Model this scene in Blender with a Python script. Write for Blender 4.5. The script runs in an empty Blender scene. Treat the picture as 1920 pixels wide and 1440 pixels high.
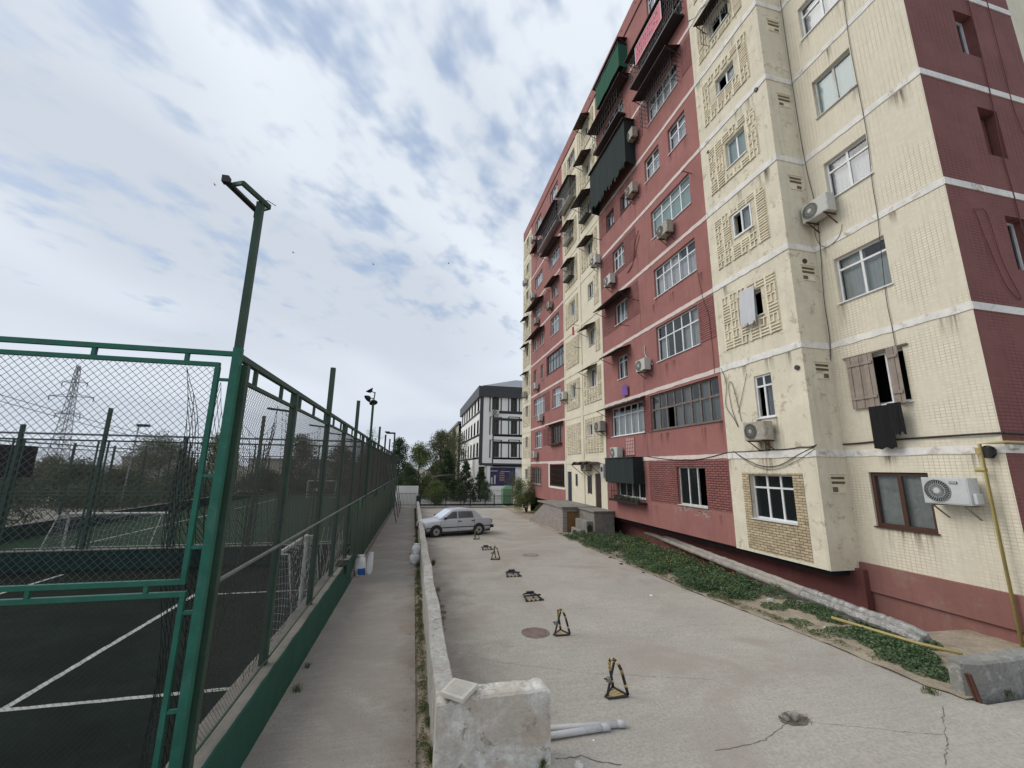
import bpy, math, random
import numpy as np
from mathutils import Vector, Matrix
R = math.radians
rnd = random.Random(7)
SC = bpy.context.scene
COL = SC.collection
# ------------------------------------------------------------------ camera
F = 772.0; CX = 960.0; CY = 720.0
def _ray(p): return np.array([(p[0]-CX)/F, -(p[1]-CY)/F, -1.0])
zc = _ray((1010., -3040.)); zc /= np.linalg.norm(zc)
if zc[1] < 0: zc = -zc
yc = _ray((777., 876.)); yc -= yc.dot(zc)*zc; yc /= np.linalg.norm(yc)
xc = np.cross(yc, zc)
MM = np.array([xc, yc, zc])
cam = bpy.data.cameras.new('camera'); camo = bpy.data.objects.new('camera', cam); COL.objects.link(camo)
cam.sensor_width = 36; cam.lens = F/1920*36; cam.clip_end = 3000; cam.clip_start = .05
m4 = Matrix.Identity(4)
for i in range(3):
    for j in range(3): m4[i][j] = MM[i, j]
camo.matrix_world = m4
SC.camera = camo
SC.render.resolution_x = 1024; SC.render.resolution_y = 768
# metres, camera at the origin; +Y runs along the street, +X towards the flats, ground about 3.15 m below
def wr(px, py): return MM @ _ray((px, py))
def onX(px, py, X): r = wr(px, py); return r*(X/r[0])
def onY(px, py, Y): r = wr(px, py); return r*(Y/r[1])
def onZ(px, py, Z): r = wr(px, py); return r*(Z/r[2])
def gz(y): return -3.15-0.018*(min(max(y, -40), 60)-5)
def onG(px, py):
    z = -3.3
    for _ in range(12):
        p = onZ(px, py, z); z = gz(p[1])
    return p
# ------------------------------------------------------------------ world, sun, exposure
SUN_EL, SUN_AZ = 41, 288          # azimuth from +Y towards +X
W = bpy.data.worlds.new("World"); SC.world = W; W.use_nodes = True
nt = W.node_tree; nt.nodes.clear(); N = nt.nodes; LK = nt.links
def nn(t, **k):
    n = N.new(t)
    for a, b in k.items(): setattr(n, a, b)
    return n
sky = nn('ShaderNodeTexSky', sky_type='NISHITA'); sky.sun_disc = False
sky.sun_elevation = R(SUN_EL); sky.sun_rotation = R(SUN_AZ); sky.air_density = 1.3; sky.dust_density = 2.0
tc = nn('ShaderNodeTexCoord'); sp = nn('ShaderNodeSeparateXYZ'); LK.new(tc.outputs['Generated'], sp.inputs[0])
def mth(op, a, b=None, c=None, clamp=False):
    n = nn('ShaderNodeMath', operation=op); n.use_clamp = clamp
    for i, v in enumerate((a, b, c)):
        if v is None: continue
        if isinstance(v, (int, float)): n.inputs[i].default_value = v
        else: LK.new(v, n.inputs[i])
    return n.outputs[0]
zpos = mth('MAXIMUM', sp.outputs['Z'], 0.0)
zd = mth('ADD', zpos, 0.16)
u = mth('DIVIDE', sp.outputs['X'], zd); v = mth('DIVIDE', sp.outputs['Y'], zd)
cb = nn('ShaderNodeCombineXYZ'); LK.new(u, cb.inputs[0]); LK.new(v, cb.inputs[1])
rot = nn('ShaderNodeMapping'); rot.vector_type = 'POINT'; rot.inputs['Rotation'].default_value = (0, 0, R(36)); LK.new(cb.outputs[0], rot.inputs[0])
strc = nn('ShaderNodeMapping'); strc.inputs['Scale'].default_value = (1.0, 0.66, 1); strc.inputs['Location'].default_value = (3.1, 7.7, 0); LK.new(rot.outputs[0], strc.inputs[0])
def noise(vec, sc, det, rough, dist=0.0):
    n = nn('ShaderNodeTexNoise'); n.inputs['Scale'].default_value = sc; n.inputs['Detail'].default_value = det
    n.inputs['Roughness'].default_value = rough; n.inputs['Distortion'].default_value = dist
    LK.new(vec, n.inputs['Vector']); return n.outputs['Fac']
nA = noise(strc.outputs[0], 6.6, 4, .55, .12)
nB = noise(strc.outputs[0], 1.25, 2, .5, .2)
nC = noise(strc.outputs[0], 15.0, 2, .5, .15)
s_ = mth('ADD', mth('MULTIPLY', nA, .60), mth('ADD', mth('MULTIPLY', nB, .38), mth('MULTIPLY', nC, .24)))
horizon = mth('SUBTRACT', 1.0, mth('MULTIPLY', zpos, 2.1), clamp=True)
s_ = mth('ADD', s_, mth('MULTIPLY', horizon, .22))
ramp = nn('ShaderNodeMapRange'); ramp.interpolation_type = 'SMOOTHSTEP'
ramp.inputs['From Min'].default_value = .465; ramp.inputs['From Max'].default_value = .645
LK.new(s_, ramp.inputs['Value'])
gry = noise(strc.outputs[0], 0.9, 2, .5, .4)
mg = nn('ShaderNodeMapRange'); mg.inputs['From Min'].default_value = .35; mg.inputs['From Max'].default_value = .65; LK.new(gry, mg.inputs['Value'])
cc = nn('ShaderNodeMix', data_type='RGBA'); cc.inputs['A'].default_value = (.55, .605, .68, 1); cc.inputs['B'].default_value = (.81, .865, .93, 1)
LK.new(mg.outputs[0], cc.inputs['Factor'])
ch = nn('ShaderNodeMix', data_type='RGBA'); ch.inputs['B'].default_value = (.575, .635, .72, 1)
LK.new(cc.outputs['Result'], ch.inputs['A']); LK.new(mth('MULTIPLY', horizon, .9), ch.inputs['Factor'])
bgc = nn('ShaderNodeBackground'); LK.new(ch.outputs['Result'], bgc.inputs['Color']); bgc.inputs['Strength'].default_value = 1.0
# thin blue gaps: Nishita sky veiled by thin cloud
bgs = nn('ShaderNodeBackground'); LK.new(sky.outputs[0], bgs.inputs['Color']); bgs.inputs['Strength'].default_value = .075
bgv = nn('ShaderNodeBackground'); bgv.inputs['Color'].default_value = (.44, .545, .73, 1)
mx0 = nn('ShaderNodeMixShader'); mx0.inputs[0].default_value = .72; LK.new(bgs.outputs[0], mx0.inputs[1]); LK.new(bgv.outputs[0], mx0.inputs[2])
mx = nn('ShaderNodeMixShader'); LK.new(ramp.outputs[0], mx.inputs[0]); LK.new(mx0.outputs[0], mx.inputs[1]); LK.new(bgc.outputs[0], mx.inputs[2])
wo = nn('ShaderNodeOutputWorld'); LK.new(mx.outputs[0], wo.inputs[0])
sl = bpy.data.lights.new('sun', 'SUN'); sl.energy = 1.5; sl.angle = R(38); sl.color = (1, .94, .85)
so = bpy.data.objects.new('sun', sl); COL.objects.link(so)
sd = Vector((math.cos(R(SUN_EL))*math.sin(R(SUN_AZ)), math.cos(R(SUN_EL))*math.cos(R(SUN_AZ)), math.sin(R(SUN_EL))))
so.rotation_euler = sd.to_track_quat('Z', 'Y').to_euler()
SC.view_settings.view_transform = 'Standard'; SC.view_settings.look = 'None'
SC.view_settings.exposure = 0.18; SC.view_settings.gamma = 1
SC.cycles.max_bounces = 6; SC.cycles.transparent_max_bounces = 12

# ------------------------------------------------------------------ materials
def material(name):
    m = bpy.data.materials.new(name); m.use_nodes = True; t = m.node_tree
    return m, t, t.nodes['Principled BSDF']
def surf(name, col, var=.25, scale=3., rough=.85, bump=.15, bscale=60., stain=None, stain_amt=.0, streak=0., metal=0., spec=.4,
         pattern=None, grit=.0, speck=None, broom=0., blotch=None, edge=None):
    """weathered surface; pattern=(kind, axes, w, h, mortar_col, mortar, bumpstrength)"""
    m, t, b = material(name); n = t.nodes; l = t.links
    tc = n.new('ShaderNodeTexCoord'); V = tc.outputs['Object']
    def noi(sc, det=4, rg=.6, vec=V, dist=0.):
        q = n.new('ShaderNodeTexNoise'); q.inputs['Scale'].default_value = sc; q.inputs['Detail'].default_value = det
        q.inputs['Roughness'].default_value = rg; q.inputs['Distortion'].default_value = dist; l.new(vec, q.inputs['Vector']); return q.outputs['Fac']
    def mr(val, a, c, x=0., y=1.):
        q = n.new('ShaderNodeMapRange'); q.inputs['From Min'].default_value = a; q.inputs['From Max'].default_value = c
        q.inputs['To Min'].default_value = x; q.inputs['To Max'].default_value = y; l.new(val, q.inputs['Value']); return q.outputs[0]
    def mix(fac, a, c, mode='MIX'):
        q = n.new('ShaderNodeMix'); q.data_type = 'RGBA'; q.blend_type = mode
        if isinstance(fac, float): q.inputs['Factor'].default_value = fac
        else: l.new(fac, q.inputs['Factor'])
        for i, s in (('A', a), ('B', c)):
            if isinstance(s, tuple): q.inputs[i].default_value = (s[0], s[1], s[2], 1)
            else: l.new(s, q.inputs[i])
        return q.outputs['Result']
    lo = tuple(c*(1-var) for c in col); hi = tuple(min(.95, c*(1+var*.7)) for c in col)
    c = mix(mr(noi(scale), .3, .7), lo, hi)
    c = mix(mr(noi(scale*7, 3), .35, .65, 0, .35), c, lo)
    if grit: c = mix(mr(noi(bscale, 2), .35, .65, 0, grit), c, tuple(x*.45 for x in col))
    height = None
    if pattern:
        kind, axes, w, h, mc, mo, bs = pattern
        s3 = n.new('ShaderNodeSeparateXYZ'); l.new(V, s3.inputs[0]); cb = n.new('ShaderNodeCombineXYZ')
        l.new(s3.outputs[axes[0]], cb.inputs[0]); l.new(s3.outputs[axes[1]], cb.inputs[1])
        # slight wobble so the joints are not ruler straight
        wv = n.new('ShaderNodeTexNoise'); wv.inputs['Scale'].default_value = 5; l.new(V, wv.inputs['Vector'])
        ad = n.new('ShaderNodeVectorMath'); ad.operation = 'MULTIPLY_ADD'; l.new(wv.outputs['Color'], ad.inputs[0]); ad.inputs[1].default_value = (.02, .02, 0)
        l.new(cb.outputs[0], ad.inputs[2])
        br = n.new('ShaderNodeTexBrick'); l.new(ad.outputs[0], br.inputs['Vector'])
        br.inputs['Scale'].default_value = 1; br.inputs['Brick Width'].default_value = w; br.inputs['Row Height'].default_value = h
        br.inputs['Mortar Size'].default_value = mo; br.inputs['Mortar Smooth'].default_value = .3
        br.offset = .5 if kind == 'brick' else 0.
        br.inputs['Color1'].default_value = (1, 1, 1, 1); br.inputs['Color2'].default_value = (.78, .78, .78, 1) if kind == 'brick' else (.93, .93, .93, 1)
        br.inputs['Mortar'].default_value = (1, 1, 1, 1)
        c = mix(1., c, br.outputs['Color'], 'MULTIPLY')
        patch = mr(noi(.9, 3), .42, .58, .85 if kind == 'brick' else .12, 1.)      # joints filled with paint in places
        mm = n.new('ShaderNodeMath'); mm.operation = 'MULTIPLY'; l.new(br.outputs['Fac'], mm.inputs[0]); l.new(patch, mm.inputs[1])
        c = mix(mm.outputs[0], c, mc)
        iv = n.new('ShaderNodeMath'); iv.operation = 'SUBTRACT'; iv.inputs[0].default_value = 1; l.new(mm.outputs[0], iv.inputs[1])
        height = (iv.outputs[0], bs)
    if stain:
        c = mix(mr(noi(scale*.9, 8, .72, dist=.6), .54, .70, 0, stain_amt), c, stain)
    if streak:
        mp = n.new('ShaderNodeMapping'); mp.inputs['Scale'].default_value = (6, 6, .35); l.new(V, mp.inputs[0])
        c = mix(mr(noi(1.0, 6, .65, mp.outputs[0]), .52, .74, 0, streak), c, tuple(x*.42 for x in col))
    if broom:
        mp = n.new('ShaderNodeMapping'); mp.inputs['Scale'].default_value = (.9, 9, 1); l.new(V, mp.inputs[0])
        c = mix(mr(noi(1.6, 6, .7, mp.outputs[0]), .42, .68, 0, broom), c, tuple(min(.9, x*1.35) for x in col)); c = mix(mr(noi(1.1, 6, .7, mp.outputs[0], .4), .56, .72, 0, broom), c, tuple(x*.62 for x in col))
    if edge:      # dirt gathered along one side
        se = n.new('ShaderNodeSeparateXYZ'); l.new(V, se.inputs[0]); w = mr(se.outputs[edge[0]], edge[1], edge[2], .26, -.12)
        aa = n.new('ShaderNodeMath'); aa.operation = 'ADD'; l.new(w, aa.inputs[0]); l.new(noi(1.3, 7, .68, dist=.4), aa.inputs[1]); c = mix(mr(aa.outputs[0], .56, .80, 0, edge[4]), c, edge[3])
    if blotch:
        c = mix(mr(noi(blotch[2] if len(blotch) > 2 else .38, 6, .65, dist=.6), .48, .60, 0, blotch[1]), c, blotch[0])
        if len(blotch) > 3: c = mix(mr(noi(blotch[2]*3.1, 8, .75, dist=.3), .56, .62, 0, .8), c, blotch[3])
    if speck:
        scol, ssc, thr = speck
        vo = n.new('ShaderNodeTexVoronoi'); vo.inputs['Scale'].default_value = ssc; l.new(V, vo.inputs['Vector'])
        c = mix(mr(vo.outputs['Distance'], thr, thr*.5, 0, .8), c, scol)
    l.new(c, b.inputs['Base Color'])
    b.inputs['Roughness'].default_value = rough; b.inputs['Metallic'].default_value = metal
    b.inputs['Specular IOR Level'].default_value = spec
    if bump or height:
        bp = n.new('ShaderNodeBump'); bp.inputs['Strength'].default_value = bump; bp.inputs['Distance'].default_value = .02
        l.new(noi(bscale, 5), bp.inputs['Height']); last = bp
        if height:
            b2 = n.new('ShaderNodeBump'); b2.inputs['Strength'].default_value = height[1]; b2.inputs['Distance'].default_value = .02
            l.new(height[0], b2.inputs['Height']); l.new(bp.outputs[0], b2.inputs['Normal']); last = b2
        l.new(last.outputs[0], b.inputs['Normal'])
    return m
def plain(name, col, rough=.6, metal=0., spec=.5):
    return surf(name, col, var=.14, scale=4., rough=rough, bump=.05, bscale=80, metal=metal, spec=spec)

RED = (.345, .148, .132); CREAM = (.74, .675, .525)
M = {}
M['red'] = surf('red_stucco', RED, .16, .8, .9, .35, 45, stain=(.37, .185, .165), stain_amt=.38, streak=.32, blotch=((.285, .115, .104), .45))
M['red_tile_shaded'] = surf('red_painted_tile_shaded', (.23, .092, .083), .13, 1.0, .88, .2, 60, streak=.25, pattern=('tile', 'XZ', .15, .075, (.14, .04, .038), .008, .5))  # same paint as the facade; the gable's weaker light is put into this darker red
M['red_brick'] = surf('red_painted_brick', (.32, .125, .112), .2, 2.0, .9, .3, 50, stain=(.07, .022, .02), stain_amt=.35, pattern=('brick', 'YZ', .27, .085, (.07, .02, .018), .015, 1.))
M['red_line'] = surf('red_ribbed_brick', (.335, .14, .125), .15, 2.0, .9, .2, 50, pattern=('brick', 'YZ', .9, .085, (.10, .03, .027), .02, 1.))
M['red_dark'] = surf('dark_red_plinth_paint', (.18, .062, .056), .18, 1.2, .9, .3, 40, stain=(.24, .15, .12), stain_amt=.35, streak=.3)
M['plinth'] = surf('faded_red_plinth_render', (.27, .125, .108), .18, 1.0, .92, .4, 40, stain=(.30, .25, .20), stain_amt=.6, streak=.25)
M['cream'] = surf('cream_stucco', CREAM, .10, .9, .9, .3, 50, stain=(.50, .42, .29), stain_amt=.3, streak=.20)
M['cream_bay'] = surf('cream_stucco_rough', (.745, .685, .54), .12, 1.6, .92, .5, 35, stain=(.52, .45, .32), stain_amt=.5, streak=.34, blotch=((.66, .60, .47), .6, .9, (.46, .39, .28)))
M['cream_tile'] = surf('cream_mosaic_tile', (.765, .705, .565), .10, .9, .85, .15, 60, stain=(.66, .59, .44), stain_amt=.35, streak=.18, pattern=('tile', 'YZ', .10, .07, (.56, .49, .37), .0075, .5))
M['white_band'] = surf('white_peeling_band', (.80, .775, .73), .16, 3.5, .9, .4, 40, stain=(.34, .25, .19), stain_amt=.9, streak=.2)
M['pink_band'] = surf('pale_band_paint', (.70, .60, .55), .10, 2.5, .9, .2, 40, stain=(.42, .28, .25), stain_amt=.35)
M['yellow_brick'] = surf('bare_yellow_brick', (.60, .49, .32), .25, 3.0, .95, .5, 40, stain=(.16, .11, .07), stain_amt=.6, pattern=('brick', 'YZ', .25, .077, (.17, .12, .08), .010, 1.))
M['grey_brick'] = surf('grey_brick', (.30, .26, .235), .25, 3.0, .95, .4, 40, pattern=('brick', 'YZ', .27, .085, (.50, .47, .43), .010, .8))
M['parapet'] = M['red']
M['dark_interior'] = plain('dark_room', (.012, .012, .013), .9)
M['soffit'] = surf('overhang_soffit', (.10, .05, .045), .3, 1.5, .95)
M['pvc'] = plain('white_window_plastic', (.74, .75, .75), .4)
M['pvc_old'] = surf('old_white_window_paint', (.60, .59, .56), .2, 6, .7, .3, 60, stain=(.2, .15, .1), stain_amt=.6)
M['brown_frame'] = plain('brown_window_frame', (.075, .032, .02), .45)
M['dark_frame'] = plain('dark_window_frame', (.10, .085, .085), .5)
M['old_wood'] = surf('weathered_wood_frame', (.20, .165, .14), .3, 8, .9, .5, 60, stain=(.06, .04, .03), stain_amt=.6, streak=.3)
M['shutter_wood'] = surf('bare_grey_board', (.34, .28, .235), .2, 5, .9, .4, 70, streak=.75)
def glass(name, tint, fac):
    """thin window glass: fresnel mirror over tinted transparency, fac = how much is seen through"""
    m, t, b = material(name); n = t.nodes; l = t.links
    gl = n.new('ShaderNodeBsdfGlossy'); gl.inputs['Roughness'].default_value = .09; gl.inputs['Color'].default_value = (.95, .97, 1, 1)
    nz = n.new('ShaderNodeTexNoise'); nz.inputs['Scale'].default_value = 1.6; tc = n.new('ShaderNodeTexCoord'); l.new(tc.outputs['Object'], nz.inputs['Vector'])
    bp = n.new('ShaderNodeBump'); bp.inputs['Strength'].default_value = .12; bp.inputs['Distance'].default_value = .05; l.new(nz.outputs['Fac'], bp.inputs['Height']); l.new(bp.outputs[0], gl.inputs['Normal'])
    b.inputs['Base Color'].default_value = (*tint, 1); b.inputs['Roughness'].default_value = .5; b.inputs['Specular IOR Level'].default_value = 0
    tr = n.new('ShaderNodeBsdfTransparent'); mx = n.new('ShaderNodeMixShader'); mx.inputs[0].default_value = fac
    l.new(b.outputs[0], mx.inputs[1]); l.new(tr.outputs[0], mx.inputs[2])
    fr = n.new('ShaderNodeFresnel'); fr.inputs['IOR'].default_value = 1.55; ad = n.new('ShaderNodeMath'); ad.operation = 'MULTIPLY'; ad.inputs[1].default_value = 1.05; ad.use_clamp = True; l.new(fr.outputs[0], ad.inputs[0])
    m2 = n.new('ShaderNodeMixShader'); l.new(ad.outputs[0], m2.inputs[0]); l.new(mx.outputs[0], m2.inputs[1]); l.new(gl.outputs[0], m2.inputs[2]); l.new(m2.outputs[0], n['Material Output'].inputs[0]); return m
M['glass'] = glass('window_glass', (.10, .12, .125), .86)
M['glass_dark'] = glass('dark_window_glass', (.03, .035, .037), .55)
M['glass_teal'] = glass('teal_window_glass', (.28, .40, .40), .6)
def curtain(name, col, freq=26, axis=1):
    m, t, b = material(name); n = t.nodes; l = t.links
    tc = n.new('ShaderNodeTexCoord'); wv = n.new('ShaderNodeTexNoise'); mp = n.new('ShaderNodeMapping'); mp.inputs['Scale'].default_value = (freq, freq, 1.2)
    l.new(tc.outputs['Object'], mp.inputs[0]); l.new(mp.outputs[0], wv.inputs['Vector']); wv.inputs['Scale'].default_value = .7; wv.inputs['Detail'].default_value = 2
    bp = n.new('ShaderNodeBump'); bp.inputs['Strength'].default_value = 1; bp.inputs['Distance'].default_value = .06; l.new(wv.outputs['Fac'], bp.inputs['Height']); l.new(bp.outputs[0], b.inputs['Normal'])
    b.inputs['Base Color'].default_value = (*col, 1); b.inputs['Roughness'].default_value = .95; return m
M['cur_white'] = curtain('white_curtain', (.86, .87, .88)); M['cur_grey'] = curtain('grey_green_curtain', (.58, .63, .61)); M['cur_teal'] = curtain('pale_teal_blind', (.50, .62, .60), 2)
M['paper'] = surf('foil_covered_pane', (.50, .54, .52), .25, 3, .5, .4, 12, stain=(.2, .22, .22), stain_amt=.6)
M['green_paint'] = surf('green_gloss_paint', (.012, .125, .085), .25, 5, .5, .12, 60, stain=(.10, .16, .13), stain_amt=.4)
M['green_dark'] = surf('dark_green_paint', (.028, .062, .042), .25, 5, .55, .12, 60, stain=(.07, .08, .06), stain_amt=.4)
M['green_curb'] = surf('green_painted_concrete', (.007, .078, .052), .25, 2, .7, .3, 40, stain=(.04, .08, .06), stain_amt=.5)
M['curb_top'] = surf('bare_concrete_curb', (.22, .20, .175), .25, 3, .95, .5, 50, stain=(.08, .12, .09), stain_amt=.4)
M['divider'] = surf('green_grey_painted_wall', (.020, .045, .038), .3, 2, .9, .2, 40, stain=(.04, .05, .045), stain_amt=.5, spec=.1)
M['corrug'] = surf('green_metal_sheet', (.035, .075, .052), .25, 1.5, .5, .1, 40, stain=(.08, .10, .07), stain_amt=.4, streak=.4)
M['rail_grey'] = surf('worn_grey_pipe', (.15, .16, .155), .3, 8, .55, .2, 60, stain=(.06, .09, .07), stain_amt=.5)
M['wire'] = plain('galvanised_wire', (.045, .048, .048), .6, .3)
M['wire_dark'] = plain('dark_wire', (.030, .029, .024), .6)
M['net'] = plain('black_net_cord', (.014, .016, .018), .8)
M['net_white'] = plain('white_net_cord', (.34, .35, .34), .8)
M['concrete'] = surf('concrete_yard', (.44, .408, .355), .15, .55, .93, .7, 26, stain=(.34, .29, .235), stain_amt=.5, grit=.42, speck=((.12, .10, .09), 5.5, .055), broom=.17, blotch=((.33, .285, .24), .75), edge=(0, .5, 2.9, (.235, .195, .16), .75))
M['path'] = surf('worn_path_concrete', (.335, .302, .262), .20, .9, .95, .6, 30, stain=(.44, .39, .34), stain_amt=.5, grit=.35, speck=((.13, .10, .08), 6, .06), broom=.3, blotch=((.25, .215, .185), .6), edge=(0, .25, -.5, (.20, .16, .12), .9))
M['wallconc'] = surf('rough_white_concrete', (.55, .53, .48), .25, 2.2, .95, 1., 18, stain=(.27, .21, .16), stain_amt=.8, grit=.5, streak=.35, blotch=((.36, .33, .29), .7, 1.7, (.22, .19, .165)))
M['wallblue'] = surf('whitewashed_concrete', (.72, .70, .64), .22, 3.2, .95, 1., 16, stain=(.40, .30, .22), stain_amt=1., grit=.45, streak=.5, blotch=((.46, .385, .31), .7, 1.5, (.24, .21, .18)))
M['greywall'] = surf('dark_grey_concrete', (.31, .305, .28), .25, 2.5, .95, 1., 18, stain=(.16, .15, .12), stain_amt=.7, grit=.5, streak=.3, blotch=((.22, .21, .185), .7, 1.4, (.40, .39, .36)))
M['court'] = surf('worn_dark_court', (.012, .018, .014), .3, 1.2, .95, .4, 60, stain=(.020, .024, .020), stain_amt=.7, grit=.3, speck=((.07, .07, .06), 3.0, .03), spec=.06)
M['turf'] = surf('green_artificial_turf', (.024, .052, .028), .25, 1.0, .95, .4, 90, stain=(.012, .02, .013), stain_amt=.5, spec=.06)
M['line'] = surf('worn_white_line', (.36, .37, .35), .25, 6, .9, .3, 40, stain=(.10, .11, .10), stain_amt=.5)
M['soil'] = surf('sandy_soil', (.40, .335, .25), .3, 2, .98, 1., 18, stain=(.12, .09, .06), stain_amt=.6, grit=.4)
M['ground'] = surf('dusty_ground', (.22, .20, .17), .3, .3, .98, .6, 8, stain=(.07, .09, .04), stain_amt=.5)
M['road'] = surf('pale_road', (.40, .38, .36), .15, .5, .95)
def leaf(name, c1, c2, c3):
    m, t, b = material(name); n = t.nodes; l = t.links
    g = n.new('ShaderNodeNewGeometry'); cr = n.new('ShaderNodeValToRGB'); l.new(g.outputs['Random Per Island'], cr.inputs[0])
    cr.color_ramp.elements[0].color = (*c1, 1); cr.color_ramp.elements[1].color = (*c3, 1); e = cr.color_ramp.elements.new(.5); e.color = (*c2, 1)
    l.new(cr.outputs[0], b.inputs['Base Color']); b.inputs['Roughness'].default_value = .6; b.inputs['Specular IOR Level'].default_value = .3
    tl = n.new('ShaderNodeBsdfTranslucent'); l.new(cr.outputs[0], tl.inputs[0]); mx = n.new('ShaderNodeMixShader'); mx.inputs[0].default_value = .25
    l.new(b.outputs[0], mx.inputs[1]); l.new(tl.outputs[0], mx.inputs[2]); l.new(mx.outputs[0], n['Material Output'].inputs[0]); return m
M['leaf'] = leaf('spring_leaves', (.07, .10, .035), (.12, .155, .05), (.19, .21, .08))
M['leaf_dark'] = leaf('dark_evergreen', (.028, .050, .024), (.046, .078, .034), (.075, .115, .05))
M['leaf_olive'] = leaf('olive_leaves', (.08, .09, .045), (.12, .13, .065), (.18, .18, .10))
M['leaf_bright'] = leaf('bright_leaves', (.065, .10, .035), (.10, .145, .048), (.15, .185, .07))
M['weed'] = leaf('weed_leaves', (.055, .10, .048), (.095, .155, .07), (.155, .22, .105))
M['grass'] = leaf('short_grass', (.045, .075, .018), (.08, .115, .025), (.14, .15, .06))
M['dryleaf'] = leaf('dry_litter', (.13, .09, .05), (.22, .17, .11), (.34, .29, .2))
M['flower'] = plain('yellow_flower', (.62, .47, .03), .7)
M['bark'] = surf('bark', (.12, .095, .075), .3, 8, .95, .6, 30)
M['black_metal'] = plain('black_metal', (.014, .014, .015), .5)
M['barrier_black'] = plain('black_barrier_paint', (.012, .012, .013), .35)
M['barrier_yellow'] = plain('yellow_barrier_stripe', (.50, .36, .15), .5)
M['ac'] = surf('off_white_ac_casing', (.52, .52, .48), .12, 4, .6, .05, 60, stain=(.30, .26, .2), stain_amt=.4)
M['ac_old'] = surf('stained_ac_casing', (.40, .37, .31), .25, 5, .7, .1, 60, stain=(.12, .08, .05), stain_amt=.7, streak=.4)
M['ac_new'] = plain('light_grey_ac_casing', (.55, .565, .56), .5)
M['fan_dark'] = plain('dark_fan_grille', (.03, .032, .032), .5)
M['rust'] = surf('rusty_steel', (.10, .045, .03), .35, 8, .9, .5, 40)
M['canopy'] = surf('old_metal_canopy', (.050, .030, .026), .35, 4, .7, .2, 40, stain=(.12, .07, .05), stain_amt=.4)
M['tarp_black'] = curtain('black_green_tarp', (.014, .022, .022), 5); M['tarp_green'] = curtain('green_awning_cloth', (.012, .085, .05), 5)
M['cloth_black'] = curtain('black_cloth', (.006, .006, .007), 8); M['cloth_white'] = curtain('pale_grey_cloth', (.55, .55, .57), 12)
M['yellow_pipe'] = surf('yellow_gas_pipe', (.42, .34, .13), .15, 6, .5, .1, 40, stain=(.25, .2, .08), stain_amt=.4)
M['foil'] = surf('crumpled_foil_insulation', (.40, .39, .37), .35, 9, .42, 1., 22, metal=.45, stain=(.15, .12, .1), stain_amt=.5)
M['lag'] = surf('cement_pipe_lagging', (.36, .33, .29), .25, 4, .95, .7, 25, stain=(.12, .10, .08), stain_amt=.6)
M['pvc_pipe'] = surf('grey_plastic_pipe', (.50, .49, .49), .12, 8, .6, .1, 50, stain=(.25, .22, .2), stain_amt=.4)
M['slab'] = surf('off_white_plastic_cover', (.56, .53, .46), .12, 6, .7, .2, 50, stain=(.3, .27, .2), stain_amt=.4)
M['sack'] = surf('white_woven_sack', (.82, .82, .80), .15, 6, .85, .4, 40); M['sack_blue'] = plain('blue_sack_print', (.02, .10, .36), .7)
M['manhole'] = surf('rusty_iron_cover', (.22, .15, .13), .25, 8, .8, .5, 60)
M['car_paint'] = surf('silver_car_paint', (.52, .53, .55), .04, 3, .28, .0, 60, metal=.15, spec=.6)
M['car_trim'] = plain('black_car_trim', (.02, .02, .022), .5); M['tyre'] = plain('tyre_rubber', (.02, .02, .02), .85); M['rim'] = plain('steel_rim', (.32, .32, .33), .4, .6)
M['car_glass'] = glass('car_glass', (.02, .024, .028), .35)
M['lamp_red'] = plain('red_tail_lamp', (.25, .01, .01), .3); M['lamp_clear'] = plain('clear_head_lamp', (.7, .72, .74), .15)
M['white_clad'] = surf('white_facade_panel', (.86, .85, .81), .06, 1, .7, .1, 30); M['graphite'] = plain('graphite_trim', (.045, .048, .056), .5)
M['roof_sheet'] = surf('grey_metal_roof', (.20, .215, .235), .1, 1, .5)
M['poster'] = surf('dark_blue_poster', (.03, .03, .10), .5, 2.5, .4, .0, 30, stain=(.16, .17, .22), stain_amt=.7)
M['poster_orange'] = plain('orange_poster_panel', (.42, .22, .12), .5)
M['old_block'] = surf('old_block_wall', (.40, .38, .31), .2, .5, .9)
M['blue_door'] = plain('blue_steel_door', (.022, .032, .062), .45); M['brown_door'] = plain('brown_steel_door', (.045, .022, .02), .5)
M['ply'] = surf('brown_plywood', (.235, .125, .055), .15, 5, .8, .2, 40, streak=.3)
M['pink'] = plain('pink_banner_vinyl', (.52, .06, .12), .5); M['white_ink'] = plain('white_lettering', (.8, .78, .78), .6)
M['purple'] = plain('purple_poster', (.18, .07, .30), .6); M['pinkgrid'] = surf('pale_pink_panel', (.58, .38, .35), .1, 4, .8)
M['cable'] = plain('black_cable', (.03, .028, .028), .7); M['green_canopy_mat'] = plain('green_plastic_cover', (.14, .26, .15), .8)
M['lattice'] = surf('cream_lattice_relief', (.78, .71, .55), .12, 2, .9, .4, 40, stain=(.46, .39, .28), stain_amt=.5)
M['lattice_back'] = surf('lattice_recess', (.66, .59, .44), .2, 2, .95, .3, 40, stain=(.26, .21, .14), stain_amt=.7)
M['vent_dark'] = surf('vent_recess', (.16, .13, .09), .3, 6, .95)
M['step_conc'] = surf('grimy_step_concrete', (.27, .25, .22), .3, 2.5, .95, .8, 20, stain=(.13, .11, .09), stain_amt=.7, grit=.3)
M['chrome'] = plain('dull_steel', (.3, .3, .3), .35, .8); M['stone'] = surf('grey_stone', (.32, .30, .28), .3, 6, .95, .6, 30)
M['red_cloth'] = plain('red_cloth', (.35, .03, .03), .8); M['bird'] = plain('dark_bird', (.02, .02, .022), .9)

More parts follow.
